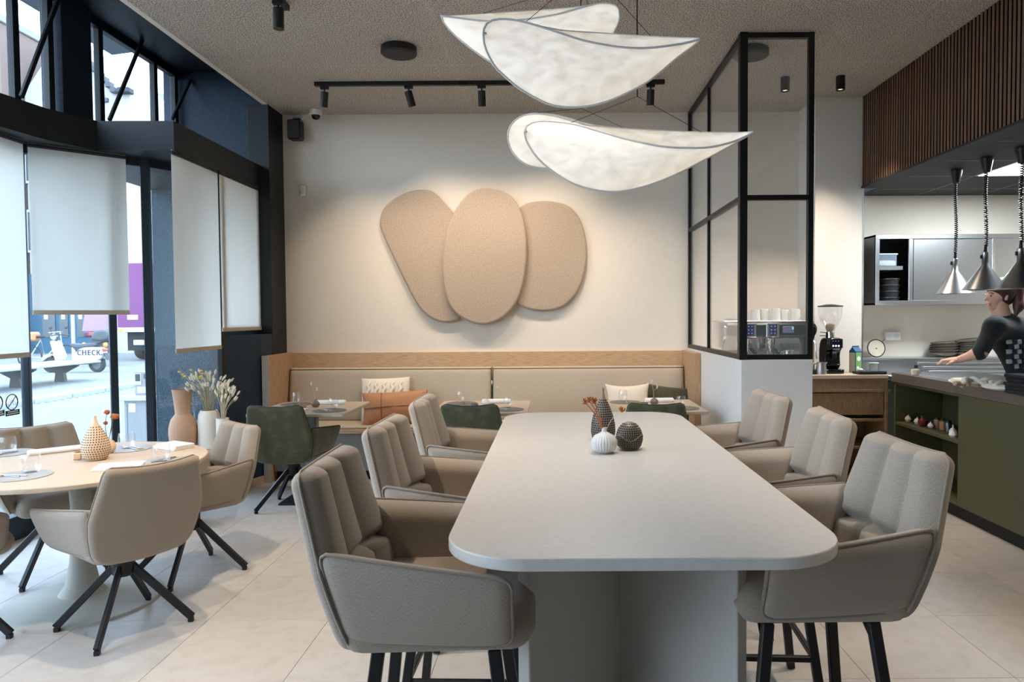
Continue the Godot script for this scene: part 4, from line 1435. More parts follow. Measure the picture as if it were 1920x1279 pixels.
	part(mo, "lens", MB.new().slab(rounded(0.04, 0.035, 0.01, 4), 0.0, 0.05, 0.006, 3, Basis(Vector3.RIGHT, Vector3(0, 0, 1), Vector3.UP), Vector3(0, 0.035, 0.001)), M.white_ceramic)

func outline(pts: Array, ox: float, oy: float, k: float, z: float) -> PackedVector2Array:
	var q := []
	for p in pts:
		var w := on_z(ox + p.x * k, oy + p.y * k, z)
		q.append(Vector2(w.x, w.y))
	return PackedVector2Array(smooth(q, 3))

func wall_art() -> void:
	var k := 480.0 / 1806.0
	var l := [Vector2(193, 340), Vector2(215, 262), Vector2(300, 190), Vector2(400, 143), Vector2(490, 128), Vector2(570, 143), Vector2(650, 222), Vector2(760, 350), Vector2(800, 600), Vector2(800, 900), Vector2(770, 1050), Vector2(690, 1075), Vector2(600, 1068), Vector2(510, 1015), Vector2(440, 920), Vector2(340, 722), Vector2(240, 510), Vector2(192, 400)]
	var c := [Vector2(935, 116), Vector2(1070, 138), Vector2(1165, 215), Vector2(1215, 345), Vector2(1236, 520), Vector2(1228, 700), Vector2(1190, 880), Vector2(1110, 1010), Vector2(1000, 1078), Vector2(890, 1092), Vector2(760, 1040), Vector2(670, 940), Vector2(636, 760), Vector2(640, 560), Vector2(685, 350), Vector2(760, 215), Vector2(840, 138)]
	var r := [Vector2(1120, 330), Vector2(1200, 235), Vector2(1300, 212), Vector2(1400, 210), Vector2(1520, 238), Vector2(1600, 312), Vector2(1645, 430), Vector2(1662, 570), Vector2(1645, 730), Vector2(1590, 870), Vector2(1490, 968), Vector2(1380, 995), Vector2(1260, 988), Vector2(1130, 930), Vector2(1060, 700)]
	var up := Basis(Vector3.RIGHT, Vector3(0, 0, 1), Vector3.UP)
	var lab := ["leftmost felt wall panel, tapering downwards, tucked behind the oval one", "tall oval felt wall panel overlapping its two neighbours", "rounded felt wall panel nearest the glass partition"]
	for i in 3:
		var z0: float = BACK + [0.012, 0.062, 0.012][i]
		var depth: float = [0.05, 0.055, 0.05][i]
		var poly := outline([l, c, r][i], 660, 320, k, z0 + depth)
		var mid := Vector2.ZERO
		for p in poly:
			mid += p / poly.size()
		for j in poly.size():
			poly[j] -= mid
		var o := thing("felt_wall_panel", lab[i], "wall art", Vector3(mid.x, mid.y, z0), 0.0, "rounded felt panels of the wall art")
		part(o, "panel", MB.new().slab(poly, 0.0, depth, 0.022, 5, up), M.felt)
		part(o, "spacer", B(Vector3(0, 0, -0.005), Vector3(0.18, 0.24, 0.0118)) if i != 1 else B(Vector3(0, 0, -0.03), Vector3(0.14, 0.24, 0.0618)), M.charcoal)


# ---------------------------------------------------------------- fabric pendants
func resample(pts: Array, n: int) -> Array:
	var c := curve(pts, 6)
	var len := [0.0]
	for k in c.size() - 1:
		len.append(len[k] + c[k].distance_to(c[k + 1]))
	var out := []
	var at := 0
	for k in n + 1:
		var want: float = len[len.size() - 1] * k / n
		while at < len.size() - 2 and len[at + 1] < want:
			at += 1
		var seg: float = len[at + 1] - len[at]
		out.append(c[at].lerp(c[at + 1], clampf((want - len[at]) / maxf(seg, 1e-6), 0.0, 1.0)))
	return out

func pendant(label: String, F: Array, K: Array, T: Array, z: float, deep: float, cord: Vector2, power: float) -> void:
	# F front wire, K keel, T back wire, traced from the round end to the tip; z is the depth of the front wire
	var n := 36
	var f := resample(F, n)
	var kk := resample(K, n)
	var t := resample(T, n)
	var u := 1.0 / 3.0
	var rows := []
	var fp := []
	var kp := []
	var tp := []
	var mid := Vector3.ZERO
	for i in n + 1:
		var s := float(i) / n
		var w := pow(maxf(0.0, sin(PI * clampf(s * 0.96 + 0.0, 0.0, 1.0))), 0.7)
		if i == n:
			w = 0.0
		fp.append(on_z(800 + f[i].x * u, f[i].y * u, z - 0.02 * s))
		kp.append(on_z(800 + kk[i].x * u, kk[i].y * u, z - 0.02 * s - deep * 0.30 * w))
		tp.append(on_z(800 + t[i].x * u, t[i].y * u, z - 0.02 * s - deep * w))
		mid += fp[i] / (n + 1)
	for i in n + 1:
		var s := float(i) / n
		var w := pow(maxf(0.0, sin(PI * s)), 0.7)
		var row := []
		for a in 9:
			var q := a / 9.0
			row.append(fp[i].lerp(kp[i], q) + Vector3(0, 0, deep * 0.10 * w * sin(PI * q)) - mid)
		for a in 9:
			var q := a / 9.0
			row.append(kp[i].lerp(tp[i], q) + Vector3(0, -0.05, -deep * 0.16) * w * sin(PI * q) - mid)
		for a in 7:
			var q := a / 7.0
			row.append(tp[i].lerp(fp[i], q) + Vector3(0, -0.03 * w, 0) * sin(PI * q) - mid)
		rows.append(row)
	var o := thing("fabric_pendant", label, "pendant lamp", mid, 0.0, "sail-shaped fabric pendants over the long table")
	var mb := MB.new()
	mb.grid(rows, true)
	mb.outward(0)
	part(o, "shade", mb, M.sail)
	for wire in [fp, kp, tp]:
		var path := []
		for p in wire:
			path.append(p - mid)
		part(o, "wire_rim", MB.new().tube(path, 0.0045, 7), M.sail_rim)
	# bridle and cord up to the ceiling
	var apex := on_z(cord.x, cord.y, z - deep * 0.5) - mid
	var l0: Vector3 = tp[n / 5] - mid
	var l1: Vector3 = tp[n * 4 / 5] - mid
	part(o, "cord", MB.new().tube([l0, apex], 0.0012, 5), M.black)
	part(o, "cord", MB.new().tube([l1, apex], 0.0012, 5), M.black)
	part(o, "cord", MB.new().tube([apex, Vector3(apex.x, CEIL - mid.y - 0.002, apex.z)], 0.0028, 6), M.black)
	var low := 9.0
	for p in kp:
		low = minf(low, p.y)
	var l := AreaLight3D.new()
	l.name = "pendant_light"
	add_child(l, true)
	l.position = Vector3(mid.x, low - 0.01, mid.z - deep * 0.35)
	l.rotation.x = -PI / 2
	l.area_size = Vector2(0.5, 0.25)
	l.area_normalize_energy = true
	l.light_energy = power
	l.light_color = Color(1.0, 0.97, 0.93)
	l.area_range = 12.0
	l.shadow_enabled = true

func pendants() -> void:
	var m := mat("sail", rgb(236, 232, 224), 0.8, {"freq": 0.012, "vary": 0.05, "oct": 5, "scale": Vector3(1.2, 2.6, 1.2)})
	m.emission_enabled = true
	m.emission = Color(1.0, 0.965, 0.91)
	m.emission_energy_multiplier = 0.37
	m.emission_operator = BaseMaterial3D.EMISSION_OP_MULTIPLY
	m.emission_texture = noise_tex(0.02, [Color(0.78, 0.76, 0.73), Color(0.9, 0.89, 0.87), Color(1, 1, 1)], 6, 512, FastNoiseLite.TYPE_SIMPLEX_SMOOTH, 4)
	mat("sail_rim", rgb(216, 216, 214), 0.7)
	var V := func(a: Array) -> Array:
		var o := []
		for k in range(0, a.size(), 2):
			o.append(Vector2(a[k], a[k + 1]))
		return o
	pendant("upper sail-shaped fabric pendant with its point towards the bar glazing", V.call([318, 200, 325, 150, 360, 118, 430, 107, 520, 118, 640, 150, 760, 190, 880, 228, 1000, 252, 1120, 268, 1250, 270, 1400, 252, 1480, 236, 1540, 220]), V.call([318, 200, 330, 270, 380, 370, 440, 430, 510, 490, 600, 545, 700, 590, 800, 604, 900, 598, 1000, 575, 1100, 535, 1250, 455, 1400, 330, 1480, 270, 1540, 220]), V.call([330, 190, 370, 135, 450, 125, 560, 140, 680, 158, 770, 174, 950, 186, 1200, 203, 1400, 214, 1540, 219]), -2.55, 0.30, Vector2(1105, -60), 0.03)
	pendant("upper sail-shaped fabric pendant with its point towards the window", V.call([1085, 80, 1075, 40, 1040, 22, 980, 18, 900, 35, 760, 75, 640, 98, 520, 113, 400, 120, 300, 117, 200, 105, 130, 95, 83, 90]), V.call([1085, 80, 1080, 120, 1050, 185, 1000, 240, 930, 300, 840, 350, 740, 390, 640, 405, 540, 400, 450, 385, 370, 355, 300, 310, 220, 250, 150, 190, 100, 130, 83, 90]), V.call([1083, 78, 1070, 42, 1035, 26, 980, 24, 900, 34, 800, 46, 600, 61, 370, 74, 180, 85, 83, 88]), -3.30, 0.34, Vector2(1087, -30), 0.03)
	pendant("lower sail-shaped fabric pendant with its point towards the bar glazing", V.call([550, 745, 560, 710, 590, 690, 650, 680, 740, 685, 840, 700, 960, 735, 1080, 770, 1200, 800, 1330, 825, 1450, 832, 1580, 830, 1700, 805, 1780, 775, 1838, 745]), V.call([550, 745, 560, 790, 600, 860, 660, 925, 740, 985, 830, 1035, 930, 1065, 1040, 1078, 1130, 1070, 1250, 1040, 1380, 990, 1500, 930, 1630, 860, 1730, 805, 1838, 745]), V.call([560, 740, 600, 700, 660, 690, 760, 694, 870, 704, 1000, 715, 1200, 730, 1400, 740, 1600, 747, 1750, 748, 1838, 744]), -2.78, 0.34, Vector2(1195, 181), 0.45)
	pendant("lower sail-shaped fabric pendant mostly hidden behind its neighbour", V.call([455, 770, 465, 720, 500, 675, 550, 648, 610, 640, 700, 650, 800, 675, 900, 705, 1000, 730, 1150, 752, 1350, 765]), V.call([455, 770, 470, 830, 500, 880, 550, 920, 610, 940, 700, 945, 820, 930, 950, 900, 1100, 850, 1250, 800, 1350, 765]), V.call([457, 768, 480, 700, 540, 652, 610, 637, 700, 642, 800, 664, 900, 695, 1050, 720, 1200, 742, 1350, 762]), -3.80, 0.30, Vector2(1090, 203), 0.4)


# ---------------------------------------------------------------- bar
func cup(parent: Node3D, at: Vector3, r: float, h: float) -> void:
	part(parent, "cup", MB.new().lathe([Vector2(0, 0), Vector2(r * 0.72, 0), Vector2(r, h), Vector2(r * 0.93, h), Vector2(r * 0.66, h * 0.1), Vector2(0, h * 0.1)], 20, at), M.white_ceramic)

func bar_corner() -> void:
	var zf := -6.05
	var top := on_z(1600, 703, zf).y
	# oak counter with drawers
	var c := thing("coffee_counter", "oak coffee counter with a drawer and open shelves beside the half wall", "counter", Vector3(1.85, 0, zf))
	var w := 2.885 - 1.85
	part(c, "worktop", from_to(Vector3(-0.36, top - 0.032, 0.012), Vector3(w - 0.02, top, -0.445), 0.003), M.oak_pale)
	part(c, "worktop", from_to(Vector3(-0.36, top - 0.032, -0.445), Vector3(0.545, top, -0.885), 0.003), M.oak_pale)
	part(c, "apron", from_to(Vector3(-0.36, top - 0.125, -0.02), Vector3(w - 0.02, top - 0.032, 0.0), 0.002), M.oak_dull)
	part(c, "rail", from_to(Vector3(-0.36, top - 0.148, -0.04), Vector3(w, top - 0.125, 0.006), 0.002), M.oak_dull)
	part(c, "side_panel", from_to(Vector3(w - 0.045, 0.07, -0.44), Vector3(w - 0.02, top - 0.148, 0.006), 0.002), M.oak_dull)
	part(c, "side_panel", from_to(Vector3(-0.36, 0.07, -0.44), Vector3(-0.335, top - 0.148, 0.0), 0.002), M.oak_dull)
	part(c, "back_panel", from_to(Vector3(-0.335, 0.07, -0.44), Vector3(w - 0.045, top - 0.15, -0.425)), M.oak_dull)
	var dr := part(c, "drawer", from_to(Vector3(-0.30, top - 0.345, -0.25), Vector3(w - 0.052, top - 0.156, -0.004), 0.003), M.oak_dull)
	part(dr, "finger_pull", from_to(Vector3(-0.30, top - 0.365, -0.05), Vector3(w - 0.052, top - 0.347, -0.03)), M.plinth)
	part(c, "rail", from_to(Vector3(-0.335, top - 0.40, -0.42), Vector3(w - 0.045, top - 0.376, 0.004), 0.002), M.oak_dull)
	part(c, "divider", from_to(Vector3(0.17, 0.09, -0.42), Vector3(0.19, top - 0.40, 0.0), 0.002), M.oak_dull)
	part(c, "door", from_to(Vector3(-0.33, 0.09, -0.02), Vector3(0.165, top - 0.405, 0.0), 0.002), M.oak_dull)
	part(c, "shelf", from_to(Vector3(0.19, 0.33, -0.42), Vector3(w - 0.045, 0.352, -0.002), 0.002), M.oak_dull)
	part(c, "bottom", from_to(Vector3(-0.335, 0.07, -0.42), Vector3(w - 0.045, 0.095, 0.0), 0.002), M.oak_dull)
	part(c, "plinth", from_to(Vector3(-0.36, 0.0, -0.42), Vector3(w - 0.02, 0.07, -0.01), 0.002), M.oak_dull)
	# things on its open shelf
	for k in 3:
		single("shelf_jar", tumbler_mesh(0.10, 0.034, 0), M.tumbler, "glass jar standing on the dark open shelf of the coffee counter", "jar", Vector3(2.12 + 0.10 * k, 0.354, zf - 0.16 - 0.05 * k), Vector3.ZERO, "jars on the coffee counter shelf")
	var pk := single("paper_box", B(Vector3(0, 0.055, 0), Vector3(0.075, 0.11, 0.06), 0.002), M.napkin, "little white paper box on the open shelf of the coffee counter", "box", Vector3(2.40, 0.354, zf - 0.10))
	espresso_machine(Vector3(on_z(1437, 650, -6.30).x, top, -6.40))
	grinder(Vector3(on_z(1556, 690, -6.28).x, top, -6.28))
	# steel milk jugs
	for k in 2:
		var p := [Vector3(on_z(1540, 690, -6.12).x, top, -6.12), Vector3(on_z(1481, 655, -6.12).x, top + 0.105, -6.165)][k] as Vector3
		var j := thing("milk_jug", ["steel milk jug standing in front of the coffee grinder", "steel milk jug on the drip tray of the espresso machine"][k], "jug", p)
		part(j, "body", MB.new().lathe([Vector2(0, 0), Vector2(0.046, 0), Vector2(0.047, 0.03), Vector2(0.039, 0.075), Vector2(0.040, 0.105), Vector2(0.037, 0.105), Vector2(0.036, 0.02), Vector2(0, 0.02)], 28), M.steel)
		part(j, "handle", MB.new().tube(curve([Vector3(-0.040, 0.09, 0), Vector3(-0.066, 0.088, 0), Vector3(-0.070, 0.05, 0), Vector3(-0.046, 0.022, 0)], 5), 0.004, 6), M.steel)
		part(j, "spout", MB.new().cyl(Vector3(0.036, 0.09, 0), Vector3(0.052, 0.106, 0), 0.008, 0.003, 8), M.steel)
	# knock box / coffee cloth beside the machine
	var kb := thing("tamper_tray", "dark tamper tray squeezed between half wall and grinder", "tray", Vector3(on_z(1524, 690, -6.15).x, top, -6.17))
	part(kb, "tray", B(Vector3(0, 0.02, 0), Vector3(0.07, 0.04, 0.12), 0.004), M.charcoal)
	part(kb, "tamper", MB.new().cyl(Vector3(0, 0.04, 0), Vector3(0, 0.11, 0), 0.022, 0.014, 16), M.black_gloss)
	# milk carton
	var mc := thing("milk_carton", "green and blue milk carton with a gable top beside the column", "carton", Vector3(on_z(1602, 690, -6.32).x, top, -6.30), 0.38)
	part(mc, "body", B(Vector3(0, 0.095, 0), Vector3(0.075, 0.19, 0.075), 0.002), mat("carton_blue", rgb(38, 84, 128), 0.6))
	part(mc, "front_print", B(Vector3(0, 0.10, 0.0380), Vector3(0.062, 0.16, 0.001)), mat("carton_green", rgb(124, 178, 96), 0.6))
	part(mc, "side_print", B(Vector3(-0.0380, 0.09, 0), Vector3(0.001, 0.175, 0.066)), mat("carton_tan", rgb(188, 178, 152), 0.6))
	part(mc, "picture", MB.new().cyl(Vector3(0, 0.125, 0.038), Vector3(0, 0.125, 0.0392), 0.022), M.napkin)
	part(mc, "picture", MB.new().cyl(Vector3(-0.008, 0.045, 0.038), Vector3(-0.008, 0.045, 0.0392), 0.014), M.napkin)
	part(mc, "gable", MB.new().slab(PackedVector2Array([Vector2(-0.0375, 0.19), Vector2(0.0375, 0.19), Vector2(0.003, 0.225), Vector2(0.003, 0.238), Vector2(-0.003, 0.238), Vector2(-0.003, 0.225)]), -0.0375, 0.0375, 0.0, 1, Basis(Vector3(0, 0, 1), Vector3(1, 0, 0), Vector3(0, 1, 0))), M.carton_blue)
	# little black tray with a square napkin stand
	var tp := on_z(1632, 702, -6.10)
	var tr := thing("black_tray", "flat black tray on the corner of the coffee counter", "tray", Vector3(tp.x, top, -6.12))
	part(tr, "base", B(Vector3(0, 0.012, 0), Vector3(0.24, 0.022, 0.14), 0.004), M.black)
	part(tr, "rim", B(Vector3(0, 0.026, 0.066), Vector3(0.24, 0.008, 0.008), 0.002), M.black)
	var st := thing("square_ring_stand", "open square steel ring standing on the black tray", "stand", Vector3(tp.x + 0.03, top + 0.023, -6.13))
	for q in [[Vector3(-0.038, 0.036, 0), Vector3(0.012, 0.072, 0.06)], [Vector3(0.038, 0.036, 0), Vector3(0.012, 0.072, 0.06)], [Vector3(0, 0.073, 0), Vector3(0.088, 0.007, 0.06)]]:
		part(st, "side", B(q[0], q[1], 0.002), M.steel)
	single("egg_shaped_stone", MB.new().ball(Vector3(0, 0.014, 0), Vector3(0.02, 0.014, 0.016), 12, 8), M.white_ceramic, "small white pebble on the black tray", "pebble", Vector3(tp.x - 0.075, top + 0.023, -6.12))

func espresso_machine(at: Vector3) -> void:
	var o := thing("espresso_machine", "two-group chrome and black espresso machine behind the glass partition", "coffee machine", at)
	var w := 0.80
	for s in [-1.0, 1.0]:
		for q in [-0.18, 0.2]:
			part(o, "foot", MB.new().cyl(Vector3(s * 0.33, 0, q), Vector3(s * 0.33, 0.045, q), 0.022, 0.03, 14), M.black)
	part(o, "drip_tray", B(Vector3(0, 0.075, 0.10), Vector3(w - 0.06, 0.06, 0.34), 0.008), M.steel)
	for k in 22:
		part(o, "grate_bar", B(Vector3(-0.34 + 0.0324 * k, 0.108, 0.10), Vector3(0.012, 0.006, 0.30), 0.001), M.steel_dark)
	part(o, "back_body", B(Vector3(0, 0.25, -0.14), Vector3(w - 0.04, 0.40, 0.26), 0.02), M.steel)
	part(o, "splash_panel", B(Vector3(0, 0.21, -0.005), Vector3(w - 0.06, 0.20, 0.012), 0.002), M.chrome)
	part(o, "head", B(Vector3(0, 0.385, 0.05), Vector3(w - 0.02, 0.13, 0.30), 0.02), M.black_gloss)
	part(o, "cup_deck", B(Vector3(0, 0.458, -0.05), Vector3(w, 0.018, 0.46), 0.006), M.steel)
	for s in [-1.0, 1.0]:
		part(o, "side_panel", MB.new().slab(PackedVector2Array(smooth([Vector2(-0.28, 0.05), Vector2(0.10, 0.05), Vector2(0.06, 0.24), Vector2(0.20, 0.32), Vector2(0.20, 0.46), Vector2(-0.28, 0.46)], 2)), s * (w * 0.5 - 0.012) - 0.012, s * (w * 0.5 - 0.012) + 0.012, 0.004, 2, Basis(Vector3(0, 0, 1), Vector3(1, 0, 0), Vector3(0, 1, 0))), M.chrome if s < 0.0 else M.black_gloss)
	part(o, "red_trim", B(Vector3(-0.13, 0.315, 0.196), Vector3(0.46, 0.006, 0.006), 0.001), mat("red_line", rgb(150, 34, 34), 0.4))
	for k in 2:
		var x := -0.175 + 0.20 * k
		var g := part(o, "brew_group", MB.new().lathe([Vector2(0, 0.33), Vector2(0.04, 0.33), Vector2(0.04, 0.27), Vector2(0.034, 0.25), Vector2(0, 0.25)], 24, Vector3(x, 0, 0.13)), M.chrome)
		part(g, "portafilter", MB.new().cyl(Vector3(x, 0.245, 0.13), Vector3(x, 0.215, 0.13), 0.036, 0.03, 20), M.chrome)
		part(g, "handle", MB.new().tube([Vector3(x, 0.23, 0.16), Vector3(x + 0.01, 0.215, 0.22), Vector3(x + 0.02, 0.19, 0.29)], [0.010, 0.014, 0.017], 10), M.black_gloss)
		part(g, "spout", MB.new().tube([Vector3(x, 0.215, 0.13), Vector3(x, 0.195, 0.135), Vector3(x + 0.015, 0.18, 0.14)], 0.007, 8), M.chrome)
		part(o, "chrome_surround", B(Vector3(x, 0.385, 0.203), Vector3(0.115, 0.13, 0.012), 0.01), M.chrome)
		var kp := part(o, "keypad", B(Vector3(x, 0.387, 0.2095), Vector3(0.07, 0.105, 0.006), 0.004), mat("keypad_blue", rgb(28, 34, 66), 0.3))
		for i in 3:
			for j in 2:
				part(kp, "key", MB.new().cyl(Vector3(x - 0.015 + 0.03 * j, 0.357 + 0.03 * i, 0.212), Vector3(x - 0.015 + 0.03 * j, 0.357 + 0.03 * i, 0.2135), 0.005, -1, 10), mat("key_light", rgb(130, 150, 230), 0.4, {"glow": Color(0.4, 0.5, 1.0), "power": 0.5}) if not M.has("key_light") else M.key_light)
	var sc := part(o, "screen", B(Vector3(0.16, 0.388, 0.2035), Vector3(0.10, 0.058, 0.008), 0.003), mat("screen_blue", rgb(70, 84, 104), 0.25, {"glow": Color(0.25, 0.32, 0.42), "power": 0.35}))
	part(sc, "icon", B(Vector3(0.198, 0.40, 0.208), Vector3(0.016, 0.022, 0.001)), mat("icon_pale", rgb(170, 205, 225), 0.4, {"glow": Color(0.5, 0.7, 0.8), "power": 0.3}))
	lettering(o, "Cimbali", 0.016, mat("red_print", rgb(200, 72, 60), 0.4), Vector3(0.150, 0.386, 0.2085), Vector3.ZERO)
	lettering(o, "A M I O", 0.05, mat("panel_print", rgb(150, 142, 118), 0.4), Vector3(0.24, 0.24, 0.0025), Vector3.ZERO)
	part(o, "steam_wand", MB.new().tube(curve([Vector3(0.37, 0.33, 0.15), Vector3(0.40, 0.26, 0.19), Vector3(0.405, 0.17, 0.20), Vector3(0.41, 0.13, 0.20)], 4), 0.006, 8), M.chrome)
	part(o, "steam_knob", MB.new().ball(Vector3(0.40, 0.385, 0.10), Vector3(0.045, 0.065, 0.065), 18, 12), M.black_gloss)
	var cx := [-0.077, 0.015, 0.105, 0.195, 0.285]
	for k in cx.size():
		var cp := thing("coffee_cup", "white porcelain cup upside down on top of the espresso machine", "cup", at + Vector3(cx[k], 0.467, 0.02 if k % 2 == 0 else -0.01), 0.0, "cups on the espresso machine")
		part(cp, "cup_body", MB.new().lathe([Vector2(0, 0.094 + 0.008 * (k % 3)), Vector2(0.034, 0.094 + 0.008 * (k % 3)), Vector2(0.038, 0.086 + 0.008 * (k % 3)), Vector2(0.044, 0.0), Vector2(0.041, 0.0), Vector2(0.034, 0.08), Vector2(0, 0.08)], 22), M.white_ceramic)
		part(cp, "handle", MB.new().tube(curve([Vector3(0.0, 0.07, -0.038), Vector3(0.0, 0.065, -0.058), Vector3(0.0, 0.03, -0.058), Vector3(0.0, 0.02, -0.041)], 4), 0.003, 6), M.white_ceramic)
	for k in 3:
		var cp := thing("saucer_stack", "stacked white saucers on top of the espresso machine", "saucer", at + Vector3(-0.32 + 0.02, 0.467 + 0.008 * k, 0.02), 0.0, "saucers on the espresso machine")
		part(cp, "saucer", MB.new().lathe([Vector2(0, 0), Vector2(0.03, 0), Vector2(0.058, 0.006), Vector2(0.058, 0.008), Vector2(0.03, 0.003), Vector2(0, 0.003)], 26), M.white_ceramic)

func grinder(at: Vector3) -> void:
	var o := thing("coffee_grinder", "black coffee grinder with a clear bean hopper on the oak counter", "grinder", at)
	o.scale = Vector3.ONE * 1.1
	part(o, "base", MB.new().slab(rounded(0.17, 0.22, 0.04, 5), 0.0, 0.035, 0.01, 3), M.black_gloss)
	part(o, "body", MB.new().slab(PackedVector2Array(smooth([Vector2(-0.085, 0.03), Vector2(0.07, 0.03), Vector2(0.045, 0.16), Vector2(0.10, 0.20), Vector2(0.105, 0.285), Vector2(-0.075, 0.285)], 2)), -0.062, 0.062, 0.012, 3, Basis(Vector3(0, 0, 1), Vector3(1, 0, 0), Vector3(0, 1, 0))), M.black_gloss)
	part(o, "control_panel", B(Vector3(0.005, 0.24, 0.104), Vector3(0.11, 0.075, 0.012), 0.006), M.black_gloss)
	for k in 3:
		part(o, "touch_key", MB.new().cyl(Vector3(-0.018 + 0.022 * k, 0.222, 0.110), Vector3(-0.018 + 0.022 * k, 0.222, 0.112), 0.007, -1, 12), mat("key_white", rgb(210, 220, 255), 0.4, {"glow": Color(0.75, 0.82, 1.0), "power": 1.2}) if not M.has("key_white") else M.key_white)
	for k in 3:
		part(o, "small_light", MB.new().cyl(Vector3(-0.02 + 0.022 * k, 0.26, 0.110), Vector3(-0.02 + 0.022 * k, 0.26, 0.112), 0.003, -1, 8), M.key_light)
	lettering(o, "Cimbali", 0.014, M.white_plastic, Vector3(0.012, 0.195, 0.097), Vector3.ZERO)
	part(o, "badge", B(Vector3(0.008, 0.168, 0.070), Vector3(0.03, 0.018, 0.006), 0.001), M.slate_pale)
	part(o, "dosing_fork", MB.new().tube(curve([Vector3(-0.03, 0.08, 0.06), Vector3(-0.03, 0.075, 0.12), Vector3(0.03, 0.075, 0.12), Vector3(0.03, 0.08, 0.06)], 5), 0.006, 8), M.black_gloss)
	part(o, "chute", MB.new().cyl(Vector3(0, 0.16, 0.09), Vector3(0, 0.125, 0.09), 0.02, 0.014, 14), M.black)
	part(o, "collar", MB.new().cyl(Vector3(0, 0.285, 0.0), Vector3(0, 0.33, 0.0), 0.036, 0.033, 20), M.chrome)
	part(o, "adjuster", MB.new().tube([Vector3(-0.04, 0.30, 0.02), Vector3(-0.095, 0.302, 0.03)], 0.003, 6), M.black)
	part(o, "adjuster", MB.new().tube([Vector3(-0.03, 0.325, 0.02), Vector3(-0.09, 0.33, 0.03)], 0.003, 6), M.black)
	part(o, "hopper", MB.new().lathe([Vector2(0.028, 0.325), Vector2(0.045, 0.365), Vector2(0.078, 0.42), Vector2(0.092, 0.48), Vector2(0.094, 0.535), Vector2(0.091, 0.535), Vector2(0.089, 0.48), Vector2(0.075, 0.42), Vector2(0.042, 0.365), Vector2(0.025, 0.325)], 36), M.clear_plastic)
	part(o, "beans", MB.new().lathe([Vector2(0, 0.33), Vector2(0.022, 0.33), Vector2(0.036, 0.365), Vector2(0.035, 0.39), Vector2(0, 0.40)], 20), mat("beans", rgb(186, 158, 132), 0.8, {"freq": 0.1, "vary": 0.2, "scale": Vector3(12, 12, 12)}))
	part(o, "lid", MB.new().lathe([Vector2(0, 0.553), Vector2(0.03, 0.552), Vector2(0.06, 0.545), Vector2(0.097, 0.540), Vector2(0.097, 0.532), Vector2(0, 0.532)], 36), M.charcoal)


